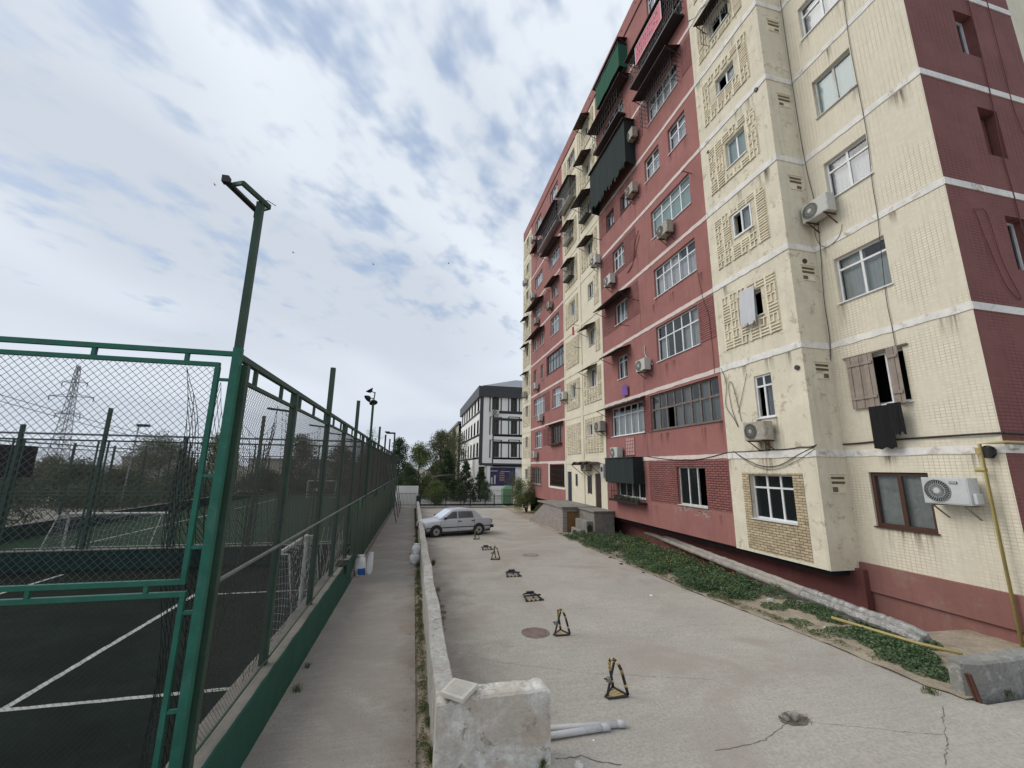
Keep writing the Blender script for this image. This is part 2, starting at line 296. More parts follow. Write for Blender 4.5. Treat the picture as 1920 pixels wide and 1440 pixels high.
# ------------------------------------------------------------------ mesh builder and object helpers
class MB:
    def __init__(s): s.v = []; s.f = []; s.m = []
    def face(s, pts, mi=0):
        b = len(s.v); s.v.extend([tuple(map(float, p)) for p in pts]); s.f.append(tuple(range(b, b+len(pts)))); s.m.append(mi)
    def poly(s, vs, fs, mi=0):
        b = len(s.v); s.v.extend([tuple(map(float, p)) for p in vs]); s.f.extend([tuple(b+i for i in f) for f in fs]); s.m.extend([mi]*len(fs))
    def box(s, x0, x1, y0, y1, z0, z1, mi=0):
        s.poly([(x0, y0, z0), (x1, y0, z0), (x1, y1, z0), (x0, y1, z0), (x0, y0, z1), (x1, y0, z1), (x1, y1, z1), (x0, y1, z1)],
               [(0, 3, 2, 1), (4, 5, 6, 7), (0, 1, 5, 4), (1, 2, 6, 5), (2, 3, 7, 6), (3, 0, 4, 7)], mi)
    def bar(s, a, b, w, h=None, mi=0, up=(0, 0, 1)):
        h = h or w; a = Vector(a); b = Vector(b); d = (b-a).normalized(); upv = Vector(up)
        if abs(d.dot(upv)) > .98: upv = Vector((0, 1, 0))
        r = d.cross(upv).normalized()*w/2; q = r.cross(d).normalized()*h/2
        vs = [a-r-q, a+r-q, a+r+q, a-r+q, b-r-q, b+r-q, b+r+q, b-r+q]
        s.poly(vs, [(0, 1, 2, 3), (7, 6, 5, 4), (0, 4, 5, 1), (1, 5, 6, 2), (2, 6, 7, 3), (3, 7, 4, 0)], mi)
    def tube(s, pts, r, n=8, mi=0, cap=True):
        pts = [Vector(p) for p in pts]; rs = r if isinstance(r, (list, tuple)) else [r]*len(pts)
        vs = []; fs = []; prev = None
        for i, p in enumerate(pts):
            d = (pts[min(i+1, len(pts)-1)]-pts[max(i-1, 0)]).normalized()
            if prev is None:
                a = Vector((0, 0, 1)) if abs(d.z) < .9 else Vector((1, 0, 0)); x = d.cross(a).normalized()
            else: x = (prev-d*prev.dot(d)).normalized()
            prev = x; y = d.cross(x)
            for k in range(n):
                t = 2*math.pi*k/n; vs.append(p+(x*math.cos(t)+y*math.sin(t))*rs[i])
        for i in range(len(pts)-1):
            for k in range(n):
                fs.append((i*n+k, i*n+(k+1) % n, (i+1)*n+(k+1) % n, (i+1)*n+k))
        if cap: fs.append(tuple(range(n-1, -1, -1))); fs.append(tuple(range((len(pts)-1)*n, len(pts)*n)))
        s.poly(vs, fs, mi)
    def disc(s, c, r, nrm, n=20, mi=0, th=.0):
        c = Vector(c); d = Vector(nrm).normalized(); s.tube([c, c+d*max(th, .002)], r, n, mi)
    def build(s, name, mat, parent=None, smooth=False, bevel=0):
        me = bpy.data.meshes.new(name); me.from_pydata(s.v, [], s.f)
        mats = mat if isinstance(mat, (list, tuple)) else [mat]
        for q in mats: me.materials.append(M[q] if isinstance(q, str) else q)
        if len(mats) > 1: me.polygons.foreach_set('material_index', s.m)
        if smooth: me.polygons.foreach_set('use_smooth', [True]*len(s.f))
        me.update()
        o = bpy.data.objects.new(name, me); COL.objects.link(o)
        if parent: o.parent = parent; o.matrix_parent_inverse = Matrix.Translation(-Vector(parent.location)) if parent.rotation_euler.z == 0 else Matrix.Identity(4)
        if bevel:
            b = o.modifiers.new('bevel', 'BEVEL'); b.width = bevel; b.segments = 2
        return o
def tag(o, label, cat, group=None, kind=None):
    if label: o['label'] = label
    if cat: o['category'] = cat
    if group: o['group'] = group
    if kind: o['kind'] = kind
    return o
def thing(name, label, cat, loc=(0, 0, 0), rz=0, group=None):
    o = bpy.data.objects.new(name, None); COL.objects.link(o); o.empty_display_size = .2
    o.location = Vector([float(c) for c in loc]); o.rotation_euler = (0, 0, rz)
    return tag(o, label, cat, group)
def local(o, parent):       # a part whose mesh is in the thing's own coordinates
    o.parent = parent; o.matrix_parent_inverse = Matrix.Identity(4); return o
def copy_tree(o, parent=None):
    c = o.copy(); COL.objects.link(c)
    if parent is not None: c.parent = parent
    for ch in list(o.children): copy_tree(ch, c)
    return c
def struct(o): o['kind'] = 'structure'; return o

# ------------------------------------------------------------------ ground, road, court
def strip(name, mat, xs, y0, y1, dz, ny=40, jit=0.):
    """sheet following the slope; xs = (left(y), right(y))"""
    mb = MB(); vs = []; nx = 6
    for j in range(ny+1):
        y = y0+(y1-y0)*j/ny; a = xs[0](y) if callable(xs[0]) else xs[0]; b = xs[1](y) if callable(xs[1]) else xs[1]
        for i in range(nx+1): vs.append((a+(b-a)*i/nx, y, gz(y)+dz+rnd.uniform(-jit, jit)))
    fs = [(j*(nx+1)+i, j*(nx+1)+i+1, (j+1)*(nx+1)+i+1, (j+1)*(nx+1)+i) for j in range(ny) for i in range(nx)]
    mb.poly(vs, fs); return mb.build(name, mat, smooth=True)
g = MB(); ys = [-60, -40, -20, 0, 20, 40, 60, 120, 400, 1500]; gx = [-1200, -200, -60, -1.7, 12, 60, 200, 1200]
vs = [(x, y, gz(y)-.25) for y in ys for x in gx]
g.poly(vs, [(j*8+i, j*8+i+1, (j+1)*8+i+1, (j+1)*8+i) for j in range(len(ys)-1) for i in range(7)])
struct(g.build('ground', 'ground'))
# the yard's right edge against the planted strip, read off the photo's ground line
edge_pts = [onG(x, y) for x, y in ((1780, 1300), (1690, 1262), (1560, 1207), (1430, 1156), (1306, 1110), (1170, 1053), (1057, 1005), (1010, 985), (953, 957))]
def edgeX(y):
    if y <= edge_pts[0][1]: return 7.95
    for a, b in zip(edge_pts, edge_pts[1:]):
        if a[1] <= y <= b[1]: return a[0]+(b[0]-a[0])*(y-a[1])/(b[1]-a[1])
    return edge_pts[-1][0]
def edgeW(y): return edgeX(y)+.05*math.sin(y*7.1)+.035*math.sin(y*17.3)
struct(strip('yard_concrete', 'concrete', (lambda y: .50, edgeW), 4.85, 41.2, .0, 160))
struct(strip('yard_apron', 'concrete', (-30, 30), -12, 4.85, .0, 20))
struct(strip('path', 'path', (-1.66, .20), 4.85, 44, .03, 60))
struct(strip('verge_soil', 'soil', (.14, .52), 4.85, 41, -.006, 60))
PIPE = [onZ(x, y, -3.0) for x, y in ((1700, 1190), (1600, 1152), (1500, 1113), (1381, 1066), (1300, 1034), (1230, 1005), (1150, 978))]
def pipeX(y):
    if y <= PIPE[0][1]: return PIPE[0][0]
    for a, b in zip(PIPE, PIPE[1:]):
        if a[1] <= y <= b[1]: return a[0]+(b[0]-a[0])*(y-a[1])/(b[1]-a[1])
    return 10.7
def bedR(y): return pipeX(y)-(.22+.06*math.sin(y*3.1)+.05*math.sin(y*7.7)) if 7.0 < y < 19 else 12.4
struct(strip('planting_bed', 'soil', (lambda y: edgeX(y)-.12, bedR), 5.0, 7.0, .02, 10, .012))
struct(strip('planting_bed', 'soil', (lambda y: edgeX(y)-.12, bedR), 7.0, 19.0, .02, 60, .018))
struct(strip('planting_bed', 'soil', (lambda y: edgeX(y)-.12, bedR), 19.0, 41.5, .0, 40, .015))
mb = MB(); ny = 60
for i in range(ny):
    a = 7.02+(18.97-7.02)*i/ny; b = 7.02+(18.97-7.02)*(i+1)/ny
    mb.face([(bedR(a), a, gz(a)+.02), (bedR(b), b, gz(b)+.02), (bedR(b)+.02, b, gz(b)-.5), (bedR(a)+.02, a, gz(a)-.5)]); mb.face([(bedR(a)+.02, a, gz(a)-.5), (bedR(b)+.02, b, gz(b)-.5), (12.4, b, gz(b)-.45), (12.4, a, gz(a)-.45)])
struct(mb.build('trench', 'soil'))
mb = MB(); mb.poly([(-30, 4.45, -3.2), (-1.8, 4.45, -3.2), (-1.8, 15.95, -3.2), (-30, 15.95, -3.2)], [(0, 1, 2, 3)]); struct(mb.build('court_floor', 'court'))
mb = MB(); mb.poly([(-16.5, 15.95, -3.2), (-1.8, 15.95, -3.2), (-1.8, 60, -3.2), (-16.5, 60, -3.2)], [(0, 1, 2, 3)]); struct(mb.build('pitch_turf', 'turf'))
def gline(a, b, w=.09, z=-3.196):
    a = Vector((a[0], a[1], z)); b = Vector((b[0], b[1], z)); d = (b-a).normalized(); p = Vector((-d.y, d.x, 0))*w/2
    n = max(2, int((b-a).length/.12)); L = [a.lerp(b, i/n)+p*(1+rnd.uniform(-.15, .15)) for i in range(n+1)]; Rr = [a.lerp(b, i/n)-p*(1+rnd.uniform(-.15, .15)) for i in range(n+1)]
    mb = MB(); mb.poly(L+Rr, [(i, i+1, n+1+i+1, n+1+i) for i in range(n)]); return struct(mb.build('court_line', 'line'))
gline((-5.1, 7.46), (-5.2, 15.4), .10); gline((-5.1, 7.5), (-2.0, 7.52), .09, -3.195); gline((-5.0, 12.62), (-2.2, 12.6), .08, -3.195); gline((-9.8, 12.0), (-9.8, 15.5), .1)
gline((-14.5, 20.2), (-2.2, 20.2), .1); gline((-12.8, 18.), (-12.8, 46.), .1)
# cracks in the concrete, laid as thin dark slivers
def crack(pix, w=.012):
    mb = MB(); P = [Vector(onG(*p)) for p in pix]; pts = []
    for a, b in zip(P, P[1:]):
        n = max(2, int((b-a).length/.06))
        for i in range(n): q = a.lerp(b, i/n); pts.append(Vector((q.x+rnd.uniform(-.012, .012), q.y+rnd.uniform(-.015, .015), 0)))
    for i in range(len(pts)-1):
        a, b = pts[i], pts[i+1]; d = (b-a); d = Vector((-d.y, d.x, 0)).normalized()*w*rnd.uniform(.3, 1)/2
        mb.face([(q.x, q.y, gz(q.y)+.004) for q in (a-d, a+d, b+d, b-d)])
    return struct(mb.build('ground_crack', surf_crack))
surf_crack = plain('crack_shadow_dirt', (.16, .14, .12), .98)
crack([(1340, 1408), (1400, 1398), (1435, 1388), (1465, 1365), (1480, 1352)]); crack([(1770, 1325), (1768, 1350), (1775, 1390), (1770, 1440)]); crack([(1500, 1352), (1600, 1362), (1690, 1372), (1775, 1378)], .008)
crack([(1040, 1425), (1090, 1418), (1130, 1430), (1180, 1436)], .02); crack([(905, 1170), (980, 1150), (1100, 1140), (1260, 1145)], .006); crack([(845, 1225), (960, 1245), (1100, 1262), (1350, 1275)], .006)
# ------------------------------------------------------------------ vegetation
def leaves(mb, pts, size, n, mi=0, flat=.0, asp=.55):
    """n small leaf quads scattered round the given clump centres (x,y,z,rx,ry,rz)"""
    for i in range(n):
        c = pts[rnd.randrange(len(pts))]
        while True:
            d = Vector((rnd.gauss(0, .45), rnd.gauss(0, .45), rnd.gauss(0, .45)))
            if d.length < 1.15: break
        p = Vector((c[0]+d.x*c[3], c[1]+d.y*c[4], c[2]+d.z*c[5]))
        a = Vector((rnd.gauss(0, 1), rnd.gauss(0, 1), rnd.gauss(0, 1)*(1-flat))).normalized(); b = Vector((rnd.gauss(0, 1), rnd.gauss(0, 1), rnd.gauss(0, 1)*(1-flat)))
        b = (b-a*b.dot(a)).normalized(); s = size*rnd.uniform(.6, 1.3)
        mb.face([p-a*s*.5, p+b*s*asp*.5, p+a*s*.5, p-b*s*asp*.5], mi)
def tree(label, x, y, h, spread, leafm, n=5000, lsz=.16, trunk=.12, shape='round', z0=None, group=None, base=.3, name='tree', cat='tree'):
    z0 = gz(y)-.1 if z0 is None else z0
    T = thing(name, label, cat, (x, y, z0), 0, group)
    tb = MB(); top = Vector((x+rnd.uniform(-.2, .2), y, z0+h*.85))
    tb.tube([(x, y, z0), (x+rnd.uniform(-.1, .1), y, z0+h*.35), top], [trunk, trunk*.7, trunk*.15], 8)
    cl = []
    nb = 16 if shape != 'cone' else 26
    for i in range(nb):
        t = i/nb; zz = z0+h*(base+(1-base)*t)
        if shape == 'cone': rad = spread*(1-t)*rnd.uniform(.6, 1.05)+.1; r = max(.3, spread*.6*(1-t*.7))
        elif shape == 'tall': rad = spread*math.sin(math.pi*(.15+.8*t))*rnd.uniform(.4, .9); r = spread*rnd.uniform(.45, .75)
        else: rad = spread*math.sin(math.pi*min(1, .2+.78*t))*rnd.uniform(.35, 1.); r = spread*rnd.uniform(.42, .66)
        a = i*2.4+rnd.uniform(-.4, .4); c = Vector((x+math.cos(a)*rad, y+math.sin(a)*rad, zz))
        cl.append((c.x, c.y, c.z, r, r, r*.8)); tb.tube([(x, y, z0+h*(base*.6+(.8-base*.6)*t)), c.lerp(Vector((x, y, zz)), .45)+Vector((0, 0, -.1)), c], [trunk*.4, trunk*.22, trunk*.06], 5)
    tb.build('trunk', 'bark', T)
    lb = MB(); leaves(lb, cl, lsz*.9, int(n*2.0)); lb.build('crown', leafm, T)
    return T
def shrub(label, x, y, h, rx, leafm, n, lsz, z0=None, cat='shrub', name='shrub', group=None, ry=None):
    z0 = gz(y) if z0 is None else z0; T = thing(name, label, cat, (x, y, z0), 0, group); sb = MB(); cl = []
    for i in range(10):
        a = rnd.uniform(0, 6.28); rr = rx*rnd.uniform(.1, .8); q = (x+math.cos(a)*rr, y+math.sin(a)*(ry or rr), z0+h*rnd.uniform(.3, .9))
        sb.tube([(x+rnd.uniform(-.1, .1), y, z0), (x+(q[0]-x)*.5, y+(q[1]-y)*.5, z0+h*.35), q], [.03, .02, .008], 5); cl.append((*q, rx*.45, (ry or rx)*.45, h*.28))
    sb.build('stem', 'bark', T); lb = MB(); leaves(lb, cl, lsz, n); lb.build('foliage', leafm, T); return T
# ------------------------------------------------------------------ the nine-storey block
X1, X2 = 10.45, 11.45
P0 = 3.04
def sill(k): return -1.28+P0*k
def bandz(k): return .52+P0*k
BL = thing('apartment_block', 'nine-storey apartment block painted dull red and cream beside the concrete yard', 'apartment building', (14, 22, gz(22)))
def wall_grid(mb, X, y0, y1, z0, z1, holes, depth=.20, mi=0, revm=0):
    """wall on the plane x = X facing -x, with openings and their reveals"""
    hs = [(max(a, y0), min(b, y1), max(c, z0), min(d, z1)) for a, b, c, d in holes if b > y0 and a < y1 and d > z0 and c < z1]
    ys = sorted({y0, y1, *[h[0] for h in hs], *[h[1] for h in hs]}); zs = sorted({z0, z1, *[h[2] for h in hs], *[h[3] for h in hs]})
    for a, b in zip(ys, ys[1:]):
        if b-a < 1e-5: continue
        run = None
        for c, d in zip(zs, zs[1:]):
            ym, zm = (a+b)/2, (c+d)/2
            inside = any(h[0] < ym < h[1] and h[2] < zm < h[3] for h in hs)
            if inside or d-c < 1e-5: continue
            mb.face([(X, b, c), (X, a, c), (X, a, d), (X, b, d)], mi)
    for a, b, c, d in hs:
        D = X+depth
        mb.face([(X, a, c), (D, a, c), (D, a, d), (X, a, d)], revm); mb.face([(X, b, d), (D, b, d), (D, b, c), (X, b, c)], revm)
        mb.face([(X, a, c), (X, b, c), (D, b, c), (D, a, c)], revm); mb.face([(X, a, d), (D, a, d), (D, b, d), (X, b, d)], revm)
WINS = []      # every opening: (X, y0, y1, z0, z1)
def window(X, y0, y1, z0, z1, cols=2, tr=.30, fm='pvc', cur='cur_white', gl='glass', open_=(), label=None, depth=.10, fw=.055, sillm=True, curopen=()):
    WINS.append((X, y0, y1, z0, z1))
    f = MB(); xo = X+depth; xi = xo+.06
    f.box(xo, xi, y0+.004, y0+fw, z0+.004, z1-.004); f.box(xo, xi, y1-fw, y1-.004, z0+.004, z1-.004)
    f.box(xo+.001, xi-.001, y0+fw, y1-fw, z0+.004, z0+fw); f.box(xo+.001, xi-.001, y0+fw, y1-fw, z1-fw, z1-.004)
    w = (y1-y0-2*fw)/cols; zt = z1-(z1-z0)*tr if tr else z1
    for i in range(1, cols): f.box(xo+.003, xi-.003, y0+fw+w*i-fw*.55, y0+fw+w*i+fw*.55, z0+fw, z1-fw)
    if tr: f.box(xo-.004, xi-.004, y0+fw, y1-fw, zt-fw*.5, zt+fw*.5)
    if sillm: f.box(X-.05, X+depth+.02, y0-.03, y1+.03, z0-.03, z0+.002)
    fo = f.build('window', fm, BL)
    if label: fo['label'] = label
    p = MB(); px = xo+.03
    for i in range(cols):
        a = y0+fw+w*i; b = a+w
        if i not in open_: p.face([(px, b, z0+fw), (px, a, z0+fw), (px, a, zt), (px, b, zt)])
        if tr: p.face([(px, b, zt), (px, a, zt), (px, a, z1-fw), (px, b, z1-fw)])
    if p.f: p.build('pane', gl, fo)
    if cur:
        c = MB(); X3 = xi+.07
        for i in range(cols):
            if i in open_ or i in curopen: continue
            a = y0+fw+w*i-.01; b = a+w+.02; n = 8
            zt2 = z1 if not tr or rnd.random() < .5 else zt+.1
            for k in range(n):
                p0 = a+(b-a)*k/n; p1 = a+(b-a)*(k+1)/n; o0 = .018*(k % 2); o1 = .018*((k+1) % 2)
                c.face([(X3+o1, p1, z0+.02), (X3+o0, p0, z0+.02), (X3+o0, p0, zt2), (X3+o1, p1, zt2)])
        if c.f: c.build('curtain', cur, fo)
    return fo
def grille(X, y0, y1, z0, z1, proj, step=.13, hstep=.32, m='black_metal', solid=False, r=.014):
    """window cage of bars standing out from the wall"""
    g = MB(); x = X-proj; n = max(2, int((y1-y0)/step))
    for i in range(n+1): g.bar((x, y0+(y1-y0)*i/n, z0), (x, y0+(y1-y0)*i/n, z1), r)
    k = max(1, int((z1-z0)/hstep))
    for j in range(k+1):
        z = z0+(z1-z0)*j/k; g.bar((x-.008, y0, z), (x-.008, y1, z), r)
        for yy in (y0, y1): g.bar((X, yy, z), (x, yy, z), r)
    for yy in (y0, y1):
        for s in (.33, .66): g.bar((X-proj*s, yy, z0), (X-proj*s, yy, z1), r)
    if solid: g.box(x-.01, X, y0-.02, y1+.02, z0-.10, z0-.02)
    return g.build('window_grille', m, BL)
def canopy(X, y0, y1, ztop, proj, drop, m='canopy'):
    g = MB(); t = .025
    n = max(2, int((y1-y0)/.25))
    for i in range(n):      # shallow corrugation
        a = y0+(y1-y0)*i/n; b = y0+(y1-y0)*(i+1)/n; mid = (a+b)/2
        for p, q, h0, h1 in ((a, mid, 0, .02), (mid, b, .02, 0)):
            g.face([(X, p, ztop+h0), (X, q, ztop+h1), (X-proj, q, ztop-drop+h1), (X-proj, p, ztop-drop+h0)])
            g.face([(X, p, ztop+h0-t), (X-proj, p, ztop-drop+h0-t), (X-proj, q, ztop-drop+h1-t), (X, q, ztop+h1-t)])
    g.bar((X-proj, y0, ztop-drop-.01), (X-proj, y1, ztop-drop-.01), .035)
    for yy in (y0+.06, y1-.06): g.bar((X, yy, ztop-drop-.28), (X-proj*.9, yy, ztop-drop-.03), .025); g.bar((X, yy, ztop-.03), (X-proj, yy, ztop-drop-.02), .025)
    return g.build('canopy', m, BL)
def lattice(X, y0, y1, z0, z1, hole=None, deep=.035, seed=1, cw=.40, chh=.30):
    """precast relief of short bars in a basket pattern"""
    rr = random.Random(seed); g = MB(); x = X-.012
    nc = max(1, round((y1-y0)/cw)); nr = max(1, round((z1-z0)/chh)); w = (y1-y0)/nc; h = (z1-z0)/nr
    def ok(a, b, c, d): return hole is None or b < hole[0] or a > hole[1] or d < hole[2] or c > hole[3]
    gap = .035
    for i in range(nc):
        for j in range(nr):
            a, b, c, d = y0+i*w, y0+(i+1)*w, z0+j*h, z0+(j+1)*h
            if not ok(a, b, c, d): continue
            a += gap; b -= gap; c += gap*.6; d -= gap*.6; k = rr.random(); t = .04
            if k < .5:
                for q in (.04, .40, .76): g.box(x-deep, X+.01, a, b, c+(d-c)*q, c+(d-c)*q+t)
            elif k < .9:
                g.box(x-deep, X+.01, a, b, d-t, d); g.box(x-deep, X+.01, a, a+t, c, d-t-.002); g.box(x-deep, X+.01, (a+b)/2, (a+b)/2+t, c, d-t-.002); g.box(x-deep, X+.01, (a+b)/2+t+.002, b, c, c+t)
            else:
                g.box(x-deep, X+.01, a, b, c, c+t); g.box(x-deep, X+.01, b-t, b, c+t+.002, d); g.box(x-deep, X+.01, a+.05, (a+b)/2-.02, c+(d-c)*.5, c+(d-c)*.5+t)
            g.box(x-deep+.004, X+.01, b+.004, b+gap*2-.004, c-gap*.5, d+gap*.5)
    gg = g.build('lattice_relief', 'lattice', BL)
    bk = MB(); q = X-.006
    hl = [] if hole is None else [(hole[0]-.02, hole[1]+.02, hole[2]-.02, hole[3]+.02)]
    wall_grid(bk, q, y0, y1, z0, z1, hl, depth=.005); bk.build('lattice_backing', 'lattice_back', gg)
    return gg

# --- red section nearest the camera (A): near column of wide windows, far column of narrow ones
YA0, YA1 = 12.27, 21.60
def s(k, a=0, b=1.42): return sill(k)+a, sill(k)+b
window(X1, 13.49, 15.21, -1.31, .16, 3, None, 'pvc_old', None, 'glass_dark', open_=(0,), label='old three-light window with a torn insect screen')
window(X1, 17.7, 20.4, -1.31, .05, 4, None, 'pvc', None, 'glass_dark')
wo_ = window(X1, 12.42, 16.95, 1.76, 3.38, 8, .42, 'old_wood', 'cur_grey', 'glass_dark', open_=(5,), label='old wooden balcony glazing with patched panes', fw=.07, curopen=(6,))
window(X1, 17.5, 20.85, 1.76, 3.30, 5, .30, 'pvc', 'cur_grey', 'glass')
window(X1, 13.19, 16.11, 4.80, 6.42, 5, .36, 'pvc', 'cur_grey', 'glass', curopen=(2, 3))
window(X1, 18.86, 19.9, 4.75, 6.0, 2, .25, 'pvc', 'cur_grey', 'glass_dark', open_=(0,))
window(X1, 13.04, 16.01, 7.82, 9.24, 5, .32, 'pvc', 'cur_white', 'glass')
window(X1, 18.58, 19.97, 7.83, 9.05, 3, None, 'pvc', 'cur_grey', 'glass')
window(X1, 13.06, 15.96, 10.80, 12.24, 4, .32, 'pvc', 'cur_teal', 'glass_teal')
window(X1, 18.65, 19.96, 10.95, 12.28, 3, .34, 'pvc', 'cur_grey', 'glass')
window(X1, 17.76, 18.82, 14.02, 15.05, 2, None, 'dark_frame', 'cur_white', 'glass'); window(X1, 19.60, 20.60, 14.02, 15.05, 2, .22, 'dark_frame', 'cur_white', 'glass')
window(X1, 13.01, 14.25, 14.05, 15.32, 2, .36, 'pvc', 'cur_white', 'glass'); window(X1, 14.99, 16.25, 14.05, 15.32, 2, .36, 'pvc', 'cur_white', 'glass')
window(X1, 13.3, 15.7, 16.95, 18.35, 4, .36, 'pvc', 'cur_white', 'glass'); window(X1, 17.9, 21.1, 17.0, 18.3, 4, None, 'pvc_old', None, 'glass_dark')
window(X1, 12.6, 16.2, 20.0, 21.35, 5, .3, 'pvc', 'cur_grey', 'glass_dark'); window(X1, 18.0, 20.6, 19.9, 21.3, 4, .3, 'pvc_old', 'cur_white', 'glass')
window(X1, 14.06, 15.20, 23.0, 24.3, 2, .3, 'pvc', 'cur_white', 'glass'); window(X1, 17.6, 20.3, 22.7, 24.0, 4, .3, 'pvc_old', None, 'glass_dark')
# --- cream stair bay (C)
YC0, YC1 = 21.60, 28.10
window(X1, 23.25, 23.98, 2.05, 2.75, 2, None, 'pvc', None, 'glass_dark')
for k, z0, z1 in ((2, 5.0, 6.15), (3, 7.7, 8.75), (4, 10.85, 11.9), (5, 13.85, 14.85), (6, 16.9, 17.9), (7, 19.95, 20.9), (8, 23.0, 24.0)):
    window(X1, 22.75, 23.6, z0, z1, 2, None, 'pvc_old' if k % 2 else 'pvc', 'cur_grey', 'glass_dark' if k != 3 else 'glass')
window(X1, 25.9, 26.8, 4.85, 5.75, 2, None, 'pvc', 'cur_grey', 'glass'); window(X1, 25.85, 26.75, 10.8, 11.85, 2, None, 'pvc', 'cur_grey', 'glass')
window(X1, 25.9, 26.8, 13.85, 14.85, 2, None, 'pvc_old', None, 'glass_dark'); window(X1, 25.9, 27.0, 16.9, 17.85, 2, None, 'pvc_old', 'cur_white', 'glass')
window(X1, 25.2, 27.6, 19.95, 21.2, 4, .3, 'pvc_old', 'cur_white', 'glass'); window(X1, 25.4, 26.9, 22.95, 24.1, 3, None, 'pvc_old', 'cur_grey', 'glass_dark')
# --- far red section (D)
YD0, YD1 = 28.10, 37.35
window(X1, 28.35, 31.7, -1.22, .34, 5, None, 'brown_frame', None, 'glass_dark'); window(X1, 34.2, 37.0, -1.3, .1, 4, None, 'pvc_old', 'cur_grey', 'glass_dark')
window(X1, 28.95, 31.3, 1.96, 3.3, 4, None, 'dark_frame', 'cur_grey', 'glass_dark'); window(X1, 33.9, 35.8, 1.78, 3.2, 3, .25, 'pvc', 'cur_grey', 'glass')
window(X1, 29.04, 30.97, 4.70, 6.24, 3, .3, 'pvc', 'cur_white', 'glass'); window(X1, 33.07, 36.34, 4.70, 6.24, 4, .3, 'pvc', 'cur_grey', 'glass')
window(X1, 28.25, 32.5, 7.72, 9.32, 6, .32, 'dark_frame', 'cur_grey', 'glass')
for a, b in ((33.4, 34.2), (35.5, 36.4)):
    window(X1, a, b, 7.7, 9.0, 2, None, 'pvc_old', None, 'glass_dark'); window(X1, a-.1, b+.15, 10.85, 12.1, 2, None, 'pvc', 'cur_white', 'glass')
window(X1, 29.23, 31.33, 10.75, 12.3, 3, .3, 'pvc', 'cur_grey', 'glass'); window(X1, 29.41, 30.92, 13.8, 15.0, 3, None, 'pvc_old', 'cur_grey', 'glass'); window(X1, 34.1, 36.0, 13.9, 15.1, 3, .3, 'pvc', 'cur_white', 'glass')
window(X1, 28.95, 31.5, 16.8, 18.2, 4, .3, 'pvc', 'cur_white', 'glass'); window(X1, 33.6, 36.0, 16.9, 18.2, 3, None, 'pvc', 'cur_white', 'glass')
window(X1, 28.4, 33.2, 19.9, 21.3, 6, .3, 'pvc_old', None, 'glass_dark'); window(X1, 34.1, 35.5, 19.9, 21.0, 2, None, 'pvc_old', 'cur_grey', 'glass')
window(X1, 29.2, 31.2, 22.95, 24.2, 3, None, 'pvc', 'cur_white', 'glass'); window(X1, 33.9, 35.9, 22.95, 24.2, 3, None, 'pvc', 'cur_white', 'glass')
# --- far cream bay (E)
YE0, YE1 = 37.35, 40.45
for k in range(9):
    window(X1, 38.4, 39.4, sill(k)+.25, sill(k)+1.25, 2, None, 'pvc_old', 'cur_grey' if k % 2 else None, 'glass_dark' if k % 3 else 'glass')
# --- near cream bay (B) and the corner wall (W)
YB0, YB1 = 9.05, 12.27
window(X1, 9.85, 11.44, -1.41, -.07, 3, .30, 'pvc', None, 'glass_dark', depth=.14)
window(X1, 10.17, 10.84, 1.64, 2.99, 2, .26, 'pvc', 'cur_grey', 'glass_dark', open_=(1,), depth=.05)
window(X1, 10.18, 11.0, 4.9, 5.76, 2, None, 'pvc', None, 'glass_dark', open_=(0,))
window(X1, 10.19, 11.01, 7.97, 8.85, 2, None, 'pvc', 'cur_grey', 'glass', open_=(1,), depth=-.02)
window(X1, 10.1, 11.02, 10.75, 11.8, 2, None, 'pvc', 'cur_grey', 'glass_teal'); window(X1, 10.24, 11.16, 14.0, 14.75, 2, None, 'pvc', 'cur_grey', 'glass', open_=(1,))
window(X1, 10.2, 11.2, 16.75, 17.6, 2, None, 'pvc', None, 'glass_dark', open_=(1,)); window(X1, 10.2, 11.2, 19.9, 20.8, 2, None, 'pvc', None, 'glass_dark')
window(X2, 7.24, 8.53, -1.30, .03, 2, None, 'brown_frame', 'paper', 'glass', label='brown framed window with papered panes', depth=.06, fw=.085)
window(X2, 7.28, 8.58, 1.71, 3.04, 3, None, 'pvc', None, 'glass_dark', open_=(0, 1, 2), label='shuttered window standing open')
window(X2, 7.24, 8.57, 4.69, 6.04, 2, .27, 'pvc', 'cur_grey', 'glass'); window(X2, 7.22, 8.43, 7.85, 9.08, 2, .27, 'pvc', 'cur_white', 'glass')
window(X2, 7.23, 8.39, 10.66, 11.98, 2, None, 'pvc_old', 'cur_teal', 'glass_teal'); window(X2, 7.15, 8.47, 13.72, 14.95, 2, .3, 'pvc', 'cur_white', 'glass'); window(X2, 7.2, 8.4, 16.75, 18.1, 2, .3, 'pvc', 'cur_white', 'glass')

ZB = -2.42; ZT = 25.7; ZR = 24.75
def holes(X, y0, y1): return [(w[1], w[2], w[3], w[4]) for w in WINS if abs(w[0]-X) < .01 and w[2] > y0 and w[1] < y1]
DOORS = [(22.42, 23.22, -2.20, -.22), (27.02, 27.78, -2.24, -.16)]
def section(y0, y1, mat, zb=ZB, extra=(), X=X1):
    mb = MB(); wall_grid(mb, X, y0, y1, zb, ZR, holes(X, y0, y1)+list(extra)); return mb.build('wall', mat, BL)
section(YA0, YA1, 'red'); section(YC0, YC1, 'cream', -3.9, DOORS); section(YD0, YD1, 'red'); section(YE0, YE1, 'cream', -3.9)
section(YB0, YB1, 'cream_bay', -2.45); section(5.87, YB0, 'cream_tile', -2.25, X=X2)
